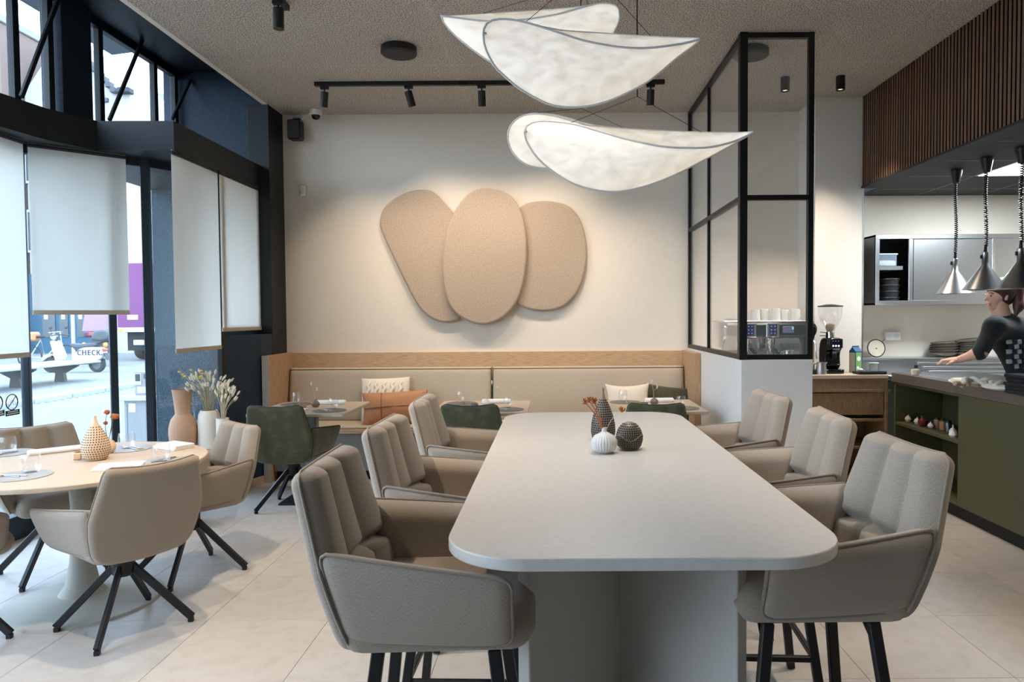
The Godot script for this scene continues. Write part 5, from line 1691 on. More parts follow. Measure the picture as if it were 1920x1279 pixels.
# ---------------------------------------------------------------- kitchen
func kitchen() -> void:
	var x0 := 2.90
	var zb := -6.04
	# pass counter with an open niche
	var ht := 0.985
	var c := thing("pass_counter", "olive green kitchen pass counter with a brown worktop and open niche", "counter", Vector3(x0, 0, zb))
	var zn := on_x(1797, 760, x0).z - zb
	part(c, "worktop", from_to(Vector3(-0.012, ht - 0.078, 0.0), Vector3(0.68, ht, 5.0), 0.003), M.worktop)
	part(c, "steel_top", from_to(Vector3(0.03, ht, 0.005), Vector3(0.68, ht + 0.002, 5.0)), M.steel_dark)
	part(c, "front_panel", from_to(Vector3(0.0, 0.10, zn), Vector3(0.02, ht - 0.08, 5.0), 0.002), M.olive_front)
	part(c, "plinth", from_to(Vector3(0.04, 0.0, 0.02), Vector3(0.6, 0.10, 5.0)), M.plinth)
	part(c, "back", from_to(Vector3(0.40, 0.10, 0.02), Vector3(0.42, ht - 0.08, 5.0)), M.olive_front)
	part(c, "niche_side", from_to(Vector3(0.0, 0.10, 0.03), Vector3(0.40, ht - 0.08, 0.05), 0.002), M.olive_front)
	part(c, "niche_side", from_to(Vector3(0.02, 0.10, zn), Vector3(0.40, ht - 0.08, zn + 0.02), 0.002), M.olive_front)
	part(c, "niche_top", from_to(Vector3(0.0, ht - 0.098, 0.05), Vector3(0.40, ht - 0.08, zn), 0.002), M.olive_front)
	part(c, "niche_bottom", from_to(Vector3(0.0, 0.10, 0.05), Vector3(0.40, 0.12, zn), 0.002), M.olive_front)
	var sy := on_x(1740, 812, x0).y
	part(c, "shelf", from_to(Vector3(0.0, sy - 0.012, 0.05), Vector3(0.40, sy + 0.012, zn), 0.002), M.olive_front)
	var py := sy + 0.012
	var it := [[1703, "onion", M.bisque, 0.028], [1720, "onion", M.plume, 0.028], [1745, "onion", M.stoneware, 0.024]]
	for q in it:
		var p := on_x(q[0], 790, x0 + 0.10)
		var o := thing("onion", "small round onion on the shelf of the olive niche", "onion", Vector3(p.x, py, p.z), 0.0, "onions in the olive niche")
		part(o, "bulb", MB.new().lathe([Vector2(0, 0), Vector2(q[3] * 0.6, 0.002), Vector2(q[3], q[3] * 0.8), Vector2(q[3] * 0.7, q[3] * 1.5), Vector2(q[3] * 0.15, q[3] * 1.9), Vector2(0.001, q[3] * 2.3)], 16), q[2])
	var tp := on_x(1730, 792, x0 + 0.09)
	var tm := thing("red_pepper", "dark red pepper on the shelf of the olive niche", "vegetable", Vector3(tp.x, py, tp.z))
	part(tm, "flesh", MB.new().lathe([Vector2(0, 0.004), Vector2(0.02, 0.0), Vector2(0.036, 0.022), Vector2(0.034, 0.05), Vector2(0.014, 0.066), Vector2(0, 0.06)], 30, Vector3.ZERO, Basis(), 5, 0.08), mat("pepper", rgb(112, 30, 30), 0.35))
	part(tm, "stem", MB.new().tube([Vector3(0, 0.06, 0), Vector3(-0.004, 0.075, 0), Vector3(-0.01, 0.086, 0)], 0.004, 6), M.straw_green)
	for k in 3:
		var p := on_x([1757.0, 1768.0, 1778.0][k], 800, x0 + 0.16)
		var o := thing("spice_jar", ["brown", "tan", "grey"][k] + " small lidded jar on the shelf of the olive niche", "jar", Vector3(p.x, py, p.z), 0.0, "jars in the olive niche")
		part(o, "jar", MB.new().lathe([Vector2(0, 0), Vector2(0.026, 0), Vector2(0.028, 0.06), Vector2(0.02, 0.07), Vector2(0, 0.07)], 18), [M.oak_dull, M.leather, M.steel_dark][k])
		part(o, "lid", MB.new().cyl(Vector3(0, 0.07, 0), Vector3(0, 0.085, 0), 0.022), M.black)
	for k in 2:
		var p := on_x(1791, [825.0, 812.0][k], x0 + 0.05 + 0.07 * k)
		var o := thing("garlic_bulb", ["white garlic bulb at the very front of the olive niche shelf", "white garlic bulb set further back on the olive niche shelf"][k], "garlic", Vector3(p.x, py, p.z - 0.03), 0.6 * k, "garlic in the olive niche")
		part(o, "bulb", MB.new().lathe([Vector2(0, 0), Vector2(0.018, 0), Vector2(0.03, 0.016), Vector2(0.022, 0.036), Vector2(0.006, 0.05), Vector2(0.004, 0.07), Vector2(0, 0.072)], 40, Vector3.ZERO, Basis(), 8, 0.08), M.stoneware)
	# on the pass
	var ty := ht + 0.002
	var p1 := on_y(1716, 703, ty)
	single("small_stone_pot", MB.new().lathe([Vector2(0, 0), Vector2(0.03, 0), Vector2(0.034, 0.035), Vector2(0.028, 0.045), Vector2(0.02, 0.04), Vector2(0, 0.03)], 22), M.plume, "small pale round pot at the far end of the kitchen pass", "pot", p1)
	p1 = on_y(1790, 716, ty)
	for k in 3:
		single("white_cloth", MB.new().slab(smooth_poly([Vector2(-0.26, -0.07), Vector2(0.10, -0.09), Vector2(0.20, 0.0), Vector2(0.16, 0.10), Vector2(-0.12, 0.08)]), 0.0, 0.006, 0.002, 2), M.white_cloth, "flat folded white cloth on the kitchen pass", "cloth", p1 + Vector3(0.05 + 0.015 * k, 0.006 * k, 0.02 * k), Vector3(0, 1.2 + 0.15 * k, 0), "white cloths on the kitchen pass")
	p1 = on_y(1835, 727, ty)
	var tw := thing("tea_towel", "crumpled beige striped tea towel lying on the kitchen pass", "cloth", p1)
	var rg := RandomNumberGenerator.new()
	rg.seed = 8
	for k in 6:
		var a := rg.randf() * TAU
		var pts := []
		for i in 6:
			pts.append(Vector3(cos(a) * 0.03 * i - 0.06 + rg.randf_range(-0.02, 0.02), 0.012 + rg.randf_range(0.004, 0.05), sin(a) * 0.03 * i + rg.randf_range(-0.02, 0.02)))
		part(tw, "fold", MB.new().tube(curve(pts, 5), rg.randf_range(0.010, 0.017), 8), M.tea_towel if k % 2 == 0 else M.white_cloth)
	p1 = on_y(1862, 732, ty)
	var cl := thing("white_towel", "rumpled off-white towel beside the striped tea towel on the pass", "cloth", p1 + Vector3(0.05, 0, -0.02))
	part(cl, "body", MB.new().ball(Vector3(0, 0.02, 0), Vector3(0.09, 0.022, 0.12), 18, 10), M.white_cloth)
	part(cl, "fold", MB.new().tube(curve([Vector3(-0.06, 0.03, 0.05), Vector3(0, 0.05, 0.02), Vector3(0.05, 0.04, -0.05)], 5), 0.016, 8), M.white_cloth)
	p1 = on_y(1905, 741, ty)
	for k in 5:
		single("black_apron", MB.new().slab(rounded(0.30, 0.40, 0.02, 4), 0.0, 0.024, 0.009, 3), M.trousers, ["bottom", "second", "third", "fourth", "topmost"][k] + " folded black apron of the stack on the kitchen pass", "apron", p1 + Vector3(0.16 + 0.006 * (k % 2), 0.0245 * k, 0.06), Vector3(0, 0.05 * (k % 3), 0), "folded black aprons on the kitchen pass")
	# steel back counter with ledge and rails
	var b := thing("steel_counter", "stainless steel counter with a raised ledge along the kitchen wall", "counter", Vector3(2.895, 0, BACK))
	part(b, "cabinet", from_to(Vector3(0.02, 0.10, 0.02), Vector3(2.2, 0.90, 0.66), 0.004), M.steel)
	part(b, "top", from_to(Vector3(0.0, 0.90, 0.001), Vector3(2.2, 0.94, 0.70), 0.004), M.steel)
	part(b, "upstand", from_to(Vector3(0.0, 0.94, 0.001), Vector3(2.2, 1.05, 0.22), 0.004), M.steel)
	part(b, "ledge", from_to(Vector3(-0.0, 1.05, 0.001), Vector3(2.2, 1.066, 0.235), 0.003), M.steel)
	part(b, "plinth", from_to(Vector3(0.06, 0.0, 0.06), Vector3(2.2, 0.10, 0.60)), M.plinth)
	for k in 3:
		part(b, "rail", MB.new().bar(Vector3(0.52, 0.955 + 0.032 * k, 0.50 - 0.10 * k), Vector3(2.2, 0.955 + 0.032 * k, 0.50 - 0.10 * k), 0.05, 0.022, 0.004), M.steel)
	part(b, "rail_end", B(Vector3(0.517, 0.988, 0.30), Vector3(0.006, 0.03, 0.06), 0.002), M.black)
	# kitchen scale ring: round dial leaning on the wall
	var dl := on_z(1641, 676, BACK + 0.10)
	var di := thing("dial_thermometer", "round white kitchen dial with a black rim leaning on the wall", "dial", Vector3(dl.x, 1.067, BACK + 0.12))
	var tilt := Basis(Vector3.RIGHT, PI * 0.5 - 0.14)
	var rr := 0.083
	part(di, "rim", MB.new().tube(func_circle(rr, 40, tilt, Vector3(0, rr + 0.004, 0)), 0.0055, 8, true), M.black)
	part(di, "face", MB.new().slab(disc(rr - 0.002, 40), -0.004, 0.002, 0.0, 1, tilt, Vector3(0, rr + 0.004, 0)), M.kitchen_wall)
	part(di, "hand", B(Vector3(0, rr + 0.004, 0.006), Vector3(0.018, 0.004, 0.003)), M.charcoal)
	part(di, "lever", MB.new().bar(Vector3(0.05, rr * 1.72, 0), Vector3(0.082, rr * 2.12, 0), 0.006, 0.006, 0.001), M.steel_dark)
	# socket
	var so := on_z(1671, 630, BACK)
	var sk := thing("wall_socket", "white double wall socket on the kitchen wall below the steel cupboard", "socket", Vector3(so.x, so.y - 0.045, BACK))
	part(sk, "plate", B(Vector3(0, 0.045, 0.022), Vector3(0.15, 0.085, 0.042), 0.006), M.white_plastic)
	for s in [-0.036, 0.036]:
		part(sk, "outlet", MB.new().cyl(Vector3(s, 0.045, 0.043), Vector3(s, 0.045, 0.0445), 0.022), M.white_ceramic)
	# plates
	var pl := [[1772, 0.13, 5, 0.16], [1818, 0.15, 6, -0.16]]
	for q in 2:
		var px: float = pl[q][0]
		var base := on_z(px, 672, BACK + 0.16)
		var n: int = pl[q][2]
		for k in n:
			var r := 0.125 + 0.004 * (k % 2)
			var o := thing("stoneware_bowl", ["bottom", "second", "third", "fourth", "fifth", "sixth"][k] + " dark-rimmed stoneware bowl from below in the stack " + ["above the chef's hand", "behind the chef's arm"][q], "bowl", Vector3(base.x + 0.004 * k, 1.067 + 0.0235 * k, BACK + 0.13), 0.0, "bowls stacked on the steel ledge")
			o.rotation.z = 0.035 * k * (0.5 if q == 0 else 0.8)
			part(o, "body", MB.new().lathe([Vector2(0, 0), Vector2(0.05, 0), Vector2(0.09, 0.018), Vector2(r, 0.044), Vector2(r - 0.006, 0.044), Vector2(0.085, 0.024), Vector2(0, 0.010)], 36), M.plate_stone)
			part(o, "rim", MB.new().tube(func_circle(r - 0.003, 36, Basis(), Vector3(0, 0.044, 0)), 0.004, 6, true), M.plate_rim)
	wall_cupboard()
	heat_lamps()
	chef()

func func_circle(r: float, n: int, b: Basis, at: Vector3) -> Array:
	var a := []
	for k in n:
		a.append(at + b * Vector3(r * cos(TAU * k / n), 0, r * sin(TAU * k / n)))
	return a

func wall_cupboard() -> void:
	var zf := BACK + 0.37
	var a := on_z(1642, 440, zf)
	var e := on_z(1642, 572, zf)
	var x0 := a.x
	var y1 := a.y
	var y0 := e.y
	var o := thing("steel_wall_cupboard", "stainless steel wall cupboard with sliding doors and an open bay", "cupboard", Vector3(x0, y0, BACK))
	var h := y1 - y0
	var d := 0.37
	var st: Material = M.steel
	part(o, "side", from_to(Vector3(0, 0, 0.001), Vector3(0.02, h, d), 0.002), M.steel_dark)
	part(o, "top", from_to(Vector3(0, h - 0.02, 0.001), Vector3(1.95, h, d), 0.002), st)
	part(o, "bottom", from_to(Vector3(0, 0, 0.001), Vector3(1.95, 0.02, d), 0.002), st)
	part(o, "back", from_to(Vector3(0.02, 0.02, 0.001), Vector3(1.95, h - 0.02, 0.012)), M.charcoal)
	part(o, "front_rail", from_to(Vector3(0, h - 0.04, d - 0.02), Vector3(1.95, h, d + 0.002), 0.002), st)
	part(o, "front_rail", from_to(Vector3(0, 0, d - 0.02), Vector3(1.95, 0.04, d + 0.002), 0.002), st)
	part(o, "stile", from_to(Vector3(0, 0.04, d - 0.02), Vector3(0.038, h - 0.04, d + 0.002), 0.002), st)
	var xs := on_z(1705, 500, zf).x - x0
	var dr := part(o, "sliding_door", from_to(Vector3(xs, 0.04, d - 0.03), Vector3(xs + 0.92, h - 0.04, d - 0.012), 0.002), st)
	part(dr, "door_edge", from_to(Vector3(xs, 0.04, d - 0.012), Vector3(xs + 0.035, h - 0.04, d - 0.002), 0.002), st)
	part(dr, "shadow_gap", from_to(Vector3(xs + 0.038, 0.04, d - 0.0125), Vector3(xs + 0.046, h - 0.04, d - 0.0105)), M.black)
	var x2 := on_z(1860, 500, zf).x - x0
	var d2 := part(o, "sliding_door", from_to(Vector3(x2, 0.04, d - 0.012), Vector3(1.93, h - 0.04, d + 0.0), 0.002), st)
	part(d2, "door_edge", from_to(Vector3(x2, 0.04, d - 0.002), Vector3(x2 + 0.03, h - 0.04, d + 0.004), 0.002), M.chrome)
	var ys := on_z(1670, 502, zf).y - y0
	part(o, "shelf", from_to(Vector3(0.02, ys - 0.018, 0.012), Vector3(xs - 0.04, ys + 0.018, d - 0.04), 0.002), st)
	# contents
	var fb := thing("food_box", "translucent plastic box of white food in the open bay of the steel cupboard", "box", Vector3(x0 + 0.14, y0 + ys + 0.019, BACK + 0.22))
	part(fb, "box", MB.new().slab(rounded(0.19, 0.17, 0.02, 4), 0.0, 0.105, 0.004, 2), mat("box_plastic", Color(0.75, 0.84, 0.92, 0.35), 0.2))
	part(fb, "contents", MB.new().slab(rounded(0.175, 0.155, 0.02, 4), 0.004, 0.055, 0.02, 3), M.napkin)
	part(fb, "lid", MB.new().slab(rounded(0.205, 0.185, 0.02, 4), 0.105, 0.118, 0.003, 2), mat("lid_plastic", rgb(206, 216, 222), 0.4))
	for k in 4:
		var q := thing("round_tub", ["bottom", "second", "third", "topmost"][k] + " round dark tub with a lid in the cupboard's stack", "tub", Vector3(x0 + 0.20, y0 + 0.02 + 0.058 * k, BACK + 0.22), 0.0, "tubs stacked in the steel cupboard")
		part(q, "tub", MB.new().lathe([Vector2(0, 0), Vector2(0.078, 0), Vector2(0.088, 0.046), Vector2(0, 0.046)], 30), M.charcoal)
		part(q, "lid", MB.new().lathe([Vector2(0, 0.046), Vector2(0.094, 0.046), Vector2(0.094, 0.056), Vector2(0, 0.057)], 30), M.steel_dark)

func heat_lamps() -> void:
	var xs := [1793.0, 1850.0, 1917.0]
	var ry := [321.0, 299.0, 280.0]
	var by := [551.0, 543.5, 541.0]
	var lab := ["aluminium cone heat lamp hanging closest to the steel cupboard's open bay", "aluminium cone heat lamp hanging in the middle of the row", "aluminium cone heat lamp above the chef's ponytail"]
	for k in 3:
		var top := on_y(xs[k], ry[k], 2.62)
		var by3 := on_z(xs[k], by[k], top.z).y
		var o := thing("heat_lamp", lab[k], "pendant lamp", Vector3(top.x, by3, top.z), 0.0, "cone heat lamps over the kitchen pass")
		var H := 2.625 - by3
		var n := 0.275
		part(o, "shade", MB.new().lathe([Vector2(0.152, 0.0), Vector2(0.150, 0.004), Vector2(0.026, 0.185), Vector2(0.026, n), Vector2(0.022, n + 0.006), Vector2(0.0, n + 0.008)], 48), M.steel)
		part(o, "shade_lining", MB.new().lathe([Vector2(0.149, 0.001), Vector2(0.020, 0.18), Vector2(0, 0.18)], 48), M.steel)
		part(o, "bulb", MB.new().ball(Vector3(0, 0.10, 0), Vector3(0.03, 0.045, 0.03), 14, 10), M.white_ceramic)
		part(o, "switch", B(Vector3(-0.03, 0.245, 0.0), Vector3(0.012, 0.028, 0.014), 0.002), M.black)
		part(o, "strain_relief", MB.new().cyl(Vector3(0, n + 0.006, 0), Vector3(0.002, n + 0.055, 0), 0.012, 0.009, 10), M.black)
		var coil := []
		var turns := 34
		var y0 := n + 0.05
		var y1 := H - 0.10
		for i in turns * 8 + 1:
			var t := float(i) / (turns * 8)
			var a := TAU * i / 8.0
			coil.append(Vector3(0.011 * cos(a) + 0.006 * sin(t * 5.0 + k), lerpf(y0, y1, t), 0.011 * sin(a)))
		part(o, "coiled_cord", MB.new().tube(coil, 0.0042, 5), M.black_gloss)
		part(o, "ceiling_cup", MB.new().lathe([Vector2(0, H - 0.105), Vector2(0.026, H - 0.10), Vector2(0.032, H - 0.07), Vector2(0.047, H), Vector2(0, H)], 26), M.black_gloss)


# ---------------------------------------------------------------- the chef
func field_mesh(bones: Array, cell: float, k: float) -> MB:
	# smooth union of tapered capsules [a, b, ra, rb], meshed as surface nets
	var lo := Vector3.INF
	var hi := -Vector3.INF
	for q in bones:
		var r: float = maxf(q[2], q[3]) + k + cell * 2.0
		lo = lo.min(q[0] - Vector3.ONE * r).min(q[1] - Vector3.ONE * r)
		hi = hi.max(q[0] + Vector3.ONE * r).max(q[1] + Vector3.ONE * r)
	var nx := int((hi.x - lo.x) / cell) + 2
	var ny := int((hi.y - lo.y) / cell) + 2
	var nz := int((hi.z - lo.z) / cell) + 2
	var f := PackedFloat32Array()
	f.resize(nx * ny * nz)
	f.fill(1.0)
	for q in bones:
		var a: Vector3 = q[0]
		var b: Vector3 = q[1]
		var ra: float = q[2]
		var rb: float = q[3]
		var m: float = maxf(ra, rb) + k + cell * 2.0
		var i0 := ((a.min(b) - Vector3.ONE * m - lo) / cell).floor()
		var i1 := ((a.max(b) + Vector3.ONE * m - lo) / cell).ceil()
		var ab := b - a
		var L := maxf(ab.length_squared(), 1e-9)
		for z in range(maxi(0, int(i0.z)), mini(nz, int(i1.z))):
			for y in range(maxi(0, int(i0.y)), mini(ny, int(i1.y))):
				for x in range(maxi(0, int(i0.x)), mini(nx, int(i1.x))):
					var p := lo + Vector3(x, y, z) * cell
					var t := clampf((p - a).dot(ab) / L, 0.0, 1.0)
					var d := p.distance_to(a + ab * t) - lerpf(ra, rb, t)
					var at := (z * ny + y) * nx + x
					var e := f[at]
					var h := maxf(k - absf(e - d), 0.0) / k
					f[at] = minf(e, d) - h * h * k * 0.25
	var mb := MB.new()
	var ids := {}
	for z in nz - 1:
		for y in ny - 1:
			for x in nx - 1:
				var at := (z * ny + y) * nx + x
				var s := 0
				var sum := Vector3.ZERO
				var cnt := 0
				var c := [f[at], f[at + 1], f[at + nx], f[at + nx + 1], f[at + nx * ny], f[at + nx * ny + 1], f[at + nx * ny + nx], f[at + nx * ny + nx + 1]]
				for i in 8:
					if c[i] < 0.0:
						s |= 1 << i
				if s == 0 or s == 255:
					continue
				for ed in [[0, 1], [2, 3], [4, 5], [6, 7], [0, 2], [1, 3], [4, 6], [5, 7], [0, 4], [1, 5], [2, 6], [3, 7]]:
					var fa: float = c[ed[0]]
					var fb: float = c[ed[1]]
					if (fa < 0.0) != (fb < 0.0):
						var t := fa / (fa - fb)
						sum += Vector3(ed[0] & 1, (ed[0] >> 1) & 1, ed[0] >> 2).lerp(Vector3(ed[1] & 1, (ed[1] >> 1) & 1, ed[1] >> 2), t)
						cnt += 1
				ids[at] = mb.vert(lo + (Vector3(x, y, z) + sum / cnt) * cell)
	var st := [1, nx, nx * ny]
	for at in ids:
		for axis in 3:
			var n: int = at + st[axis]
			if n >= f.size() or (f[at] < 0.0) == (f[n] < 0.0):
				continue
			var u: int = st[(axis + 1) % 3]
			var w: int = st[(axis + 2) % 3]
			if not (ids.has(at - u) and ids.has(at - w) and ids.has(at - u - w)):
				continue
			var q := [ids[at], ids[at - u], ids[at - u - w], ids[at - w]]
			if f[at] >= 0.0:
				q.reverse()
			mb.tri(q[0], q[1], q[2])
			mb.tri(q[0], q[2], q[3])
	mb.outward(0)
	return mb

func chef() -> void:
	var base := Vector3(3.84, 0, -5.54)
	var o := thing("person", "person in a black shirt with a dark red ponytail leaning forward over the kitchen pass", "person", base)
	var P := func(px: float, py: float, z: float) -> Vector3: return on_z(px, py, z - 0.12) - base
	var pelvis := Vector3(0.0, 0.93, 0.0)
	var waist: Vector3 = P.call(1930, 690, -5.42)
	var chest: Vector3 = P.call(1897, 630, -5.42)
	var neck: Vector3 = P.call(1877, 590, -5.40)
	var head: Vector3 = P.call(1873, 556, -5.40)
	var shl: Vector3 = P.call(1866, 612, -5.26)
	var shr: Vector3 = P.call(1872, 606, -5.58)
	var ell: Vector3 = P.call(1838, 661, -5.24)
	var wrl: Vector3 = P.call(1796, 675, -5.32)
	var elr: Vector3 = P.call(1885, 655, -5.63)
	var wrr: Vector3 = P.call(1905, 690, -5.55)
	var X := Vector3(1, 0, 0)
	var body := [
		[pelvis, waist, 0.15, 0.13], [waist, chest, 0.135, 0.14], [chest, neck, 0.12, 0.055], [neck, head, 0.052, 0.055],
		[chest, shl, 0.11, 0.062], [chest, shr, 0.11, 0.062], [shl, ell, 0.054, 0.044], [shr, elr, 0.054, 0.044], [ell, wrl, 0.042, 0.027], [elr, wrr, 0.042, 0.027],
		[pelvis + Vector3(0, -0.05, 0.08), Vector3(-0.02, 0.48, 0.10), 0.085, 0.06], [pelvis + Vector3(0, -0.05, -0.08), Vector3(-0.02, 0.48, -0.10), 0.085, 0.06],
		[Vector3(-0.02, 0.48, 0.10), Vector3(0.02, 0.07, 0.10), 0.056, 0.04], [Vector3(-0.02, 0.48, -0.10), Vector3(0.02, 0.07, -0.10), 0.056, 0.04],
		[Vector3(0.03, 0.045, 0.10), Vector3(-0.15, 0.035, 0.11), 0.045, 0.035], [Vector3(0.03, 0.045, -0.10), Vector3(-0.15, 0.035, -0.11), 0.045, 0.035],
	]
	var mb := field_mesh(body, 0.016, 0.05)
	# head with a face turned towards the wall behind the pass (-x)
	var hb := Basis(Vector3.UP, 0.0)
	var hp := func(v: Vector3) -> Vector3: return head + hb * v
	var hd := [
		[hp.call(Vector3(0.012, 0.035, 0)), hp.call(Vector3(0.03, 0.03, 0)), 0.082, 0.08], [hp.call(Vector3(-0.028, -0.01, 0)), hp.call(Vector3(-0.03, -0.065, 0)), 0.062, 0.036],
		[hp.call(Vector3(-0.05, -0.088, 0)), hp.call(Vector3(-0.062, -0.085, 0)), 0.024, 0.018], [hp.call(Vector3(-0.088, 0.005, 0)), hp.call(Vector3(-0.104, -0.028, 0)), 0.007, 0.009],
		[hp.call(Vector3(-0.083, -0.055, -0.014)), hp.call(Vector3(-0.083, -0.055, 0.014)), 0.0055, 0.0055], [hp.call(Vector3(-0.08, -0.068, -0.010)), hp.call(Vector3(-0.08, -0.066, 0.010)), 0.0055, 0.0055],
		[hp.call(Vector3(-0.082, 0.018, -0.03)), hp.call(Vector3(-0.082, 0.018, 0.03)), 0.010, 0.010],
		[hp.call(Vector3(0.012, 0.005, 0.078)), hp.call(Vector3(0.010, -0.025, 0.075)), 0.016, 0.010], [hp.call(Vector3(0.012, 0.005, -0.078)), hp.call(Vector3(0.010, -0.025, -0.075)), 0.016, 0.010],
		[hp.call(Vector3(0.02, -0.04, 0)), neck, 0.05, 0.052],
	]
	var hm := field_mesh(hd, 0.006, 0.016)
	# left hand, fingers slightly curled
	var dir: Vector3 = (P.call(1768, 677, -5.36) - wrl).normalized()
	var side := Vector3.UP.cross(dir).normalized()
	var up := dir.cross(side).normalized()
	var hl := func(f: float, s: float, u: float) -> Vector3: return wrl + dir * f + side * s + up * u
	var hand := [[wrl, hl.call(0.05, 0.0, 0.0), 0.026, 0.024], [hl.call(0.03, 0.02, 0), hl.call(0.075, 0.026, 0.0), 0.017, 0.014], [hl.call(0.03, -0.02, 0), hl.call(0.075, -0.024, 0.0), 0.017, 0.014], [hl.call(0.05, 0, 0), hl.call(0.078, 0.0, 0.002), 0.02, 0.014]]
	for i in 4:
		var s := -0.030 + 0.020 * i
		var l: float = [0.058, 0.074, 0.08, 0.07][i]
		hand.append([hl.call(0.07, s, 0.004), hl.call(0.07 + l * 0.5, s * 1.08, 0.002), 0.010, 0.009])
		hand.append([hl.call(0.07 + l * 0.5, s * 1.08, 0.002), hl.call(0.07 + l * 0.92, s * 1.1, -0.022), 0.009, 0.0075])
	hand.append([hl.call(0.02, 0.024, -0.004), hl.call(0.05, 0.046, -0.014), 0.012, 0.010])
	hand.append([hl.call(0.05, 0.046, -0.014), hl.call(0.08, 0.05, -0.026), 0.010, 0.008])
	var fm := field_mesh(hand, 0.004, 0.008)
	for part_mb in [hm, fm]:
		var n := mb.v.size()
		mb.v.append_array(part_mb.v)
		for i in part_mb.idx:
			mb.idx.append(i + n)
	part(o, "body", mb, M.skin)
	# clothes
	var sh := [[pelvis + Vector3(0, 0.02, 0), waist, 0.162, 0.145], [waist, chest, 0.15, 0.155], [chest, neck + Vector3(0.012, -0.012, 0), 0.135, 0.062], [chest, shl, 0.125, 0.075], [chest, shr, 0.125, 0.075], [shl, ell.lerp(wrl, 0.04), 0.07, 0.058], [shr, elr, 0.068, 0.056]]
	part(o, "shirt", field_mesh(sh, 0.014, 0.05), M.shirt)
	part(o, "trousers", field_mesh([[pelvis + Vector3(0, 0.03, 0), pelvis + Vector3(0, -0.06, 0), 0.168, 0.16], [pelvis + Vector3(0, -0.05, 0.08), Vector3(-0.02, 0.48, 0.10), 0.10, 0.075], [pelvis + Vector3(0, -0.05, -0.08), Vector3(-0.02, 0.48, -0.10), 0.10, 0.075], [Vector3(-0.02, 0.48, 0.10), Vector3(0.02, 0.10, 0.10), 0.072, 0.06], [Vector3(-0.02, 0.48, -0.10), Vector3(0.02, 0.10, -0.10), 0.072, 0.06]], 0.02, 0.05), M.trousers)
	for s in [-1.0, 1.0]:
		part(o, "shoe", field_mesh([[Vector3(0.03, 0.05, 0.10 * s), Vector3(-0.16, 0.04, 0.11 * s), 0.052, 0.042]], 0.015, 0.02), M.black)
	# hair: cap and ponytail
	var hr := [[hp.call(Vector3(0.02, 0.05, 0)), hp.call(Vector3(0.05, 0.03, 0)), 0.088, 0.086], [hp.call(Vector3(-0.03, 0.085, 0)), hp.call(Vector3(0.03, 0.09, 0)), 0.052, 0.06], [hp.call(Vector3(0.05, 0.03, 0)), hp.call(Vector3(0.035, -0.02, 0)), 0.08, 0.06], [hp.call(Vector3(-0.02, 0.06, 0.05)), hp.call(Vector3(0.03, 0.0, 0.06)), 0.036, 0.032], [hp.call(Vector3(-0.02, 0.06, -0.05)), hp.call(Vector3(0.03, 0.0, -0.06)), 0.036, 0.032]]
	var hair := part(o, "hair", field_mesh(hr, 0.008, 0.03), M.hair)
	var pt := [[hp.call(Vector3(0.11, 0.03, 0.01)), P.call(1907, 545, -5.36), 0.03, 0.04], [P.call(1907, 545, -5.36), P.call(1910, 575, -5.33), 0.042, 0.034], [P.call(1910, 575, -5.33), P.call(1904, 592, -5.31), 0.032, 0.012]]
	part(hair, "ponytail", field_mesh(pt, 0.007, 0.03), mat("hair_red", rgb(70, 24, 24), 0.5, {"freq": 0.1, "vary": 0.3, "scale": Vector3(40, 3, 40)}))
	# woven navy and white apron waist at the side
	var pan := Node3D.new()
	pan.name = "woven_panel"
	o.add_child(pan)
	for i in 4:
		for j in 6:
			var q: Vector3 = P.call(1892.0 + 9.0 * i + (4.0 if j % 2 == 1 else 0.0), 641.0 + 9.2 * j, -5.255 - 0.006 * absf(i - 1))
			part(pan, "woven_patch", B(Vector3.ZERO, Vector3(0.033, 0.034, 0.03), 0.004), M.slate_pale if (i + j) % 2 == 0 else mat("woven_navy", rgb(30, 34, 54), 0.9) if not M.has("woven_navy") else M.woven_navy, q, Vector3(0, 0, 0.1))
	for e in [[-0.03], [0.03]]:
		part(o, "eye", MB.new().ball(hp.call(Vector3(-0.081, 0.004, e[0])), Vector3(0.006, 0.005, 0.010), 8, 6), M.black_gloss)
		part(o, "eyebrow", MB.new().tube([hp.call(Vector3(-0.088, 0.026, e[0] * 0.4)), hp.call(Vector3(-0.086, 0.028, e[0])), hp.call(Vector3(-0.070, 0.023, e[0] * 1.6))], 0.003, 5), M.hair)


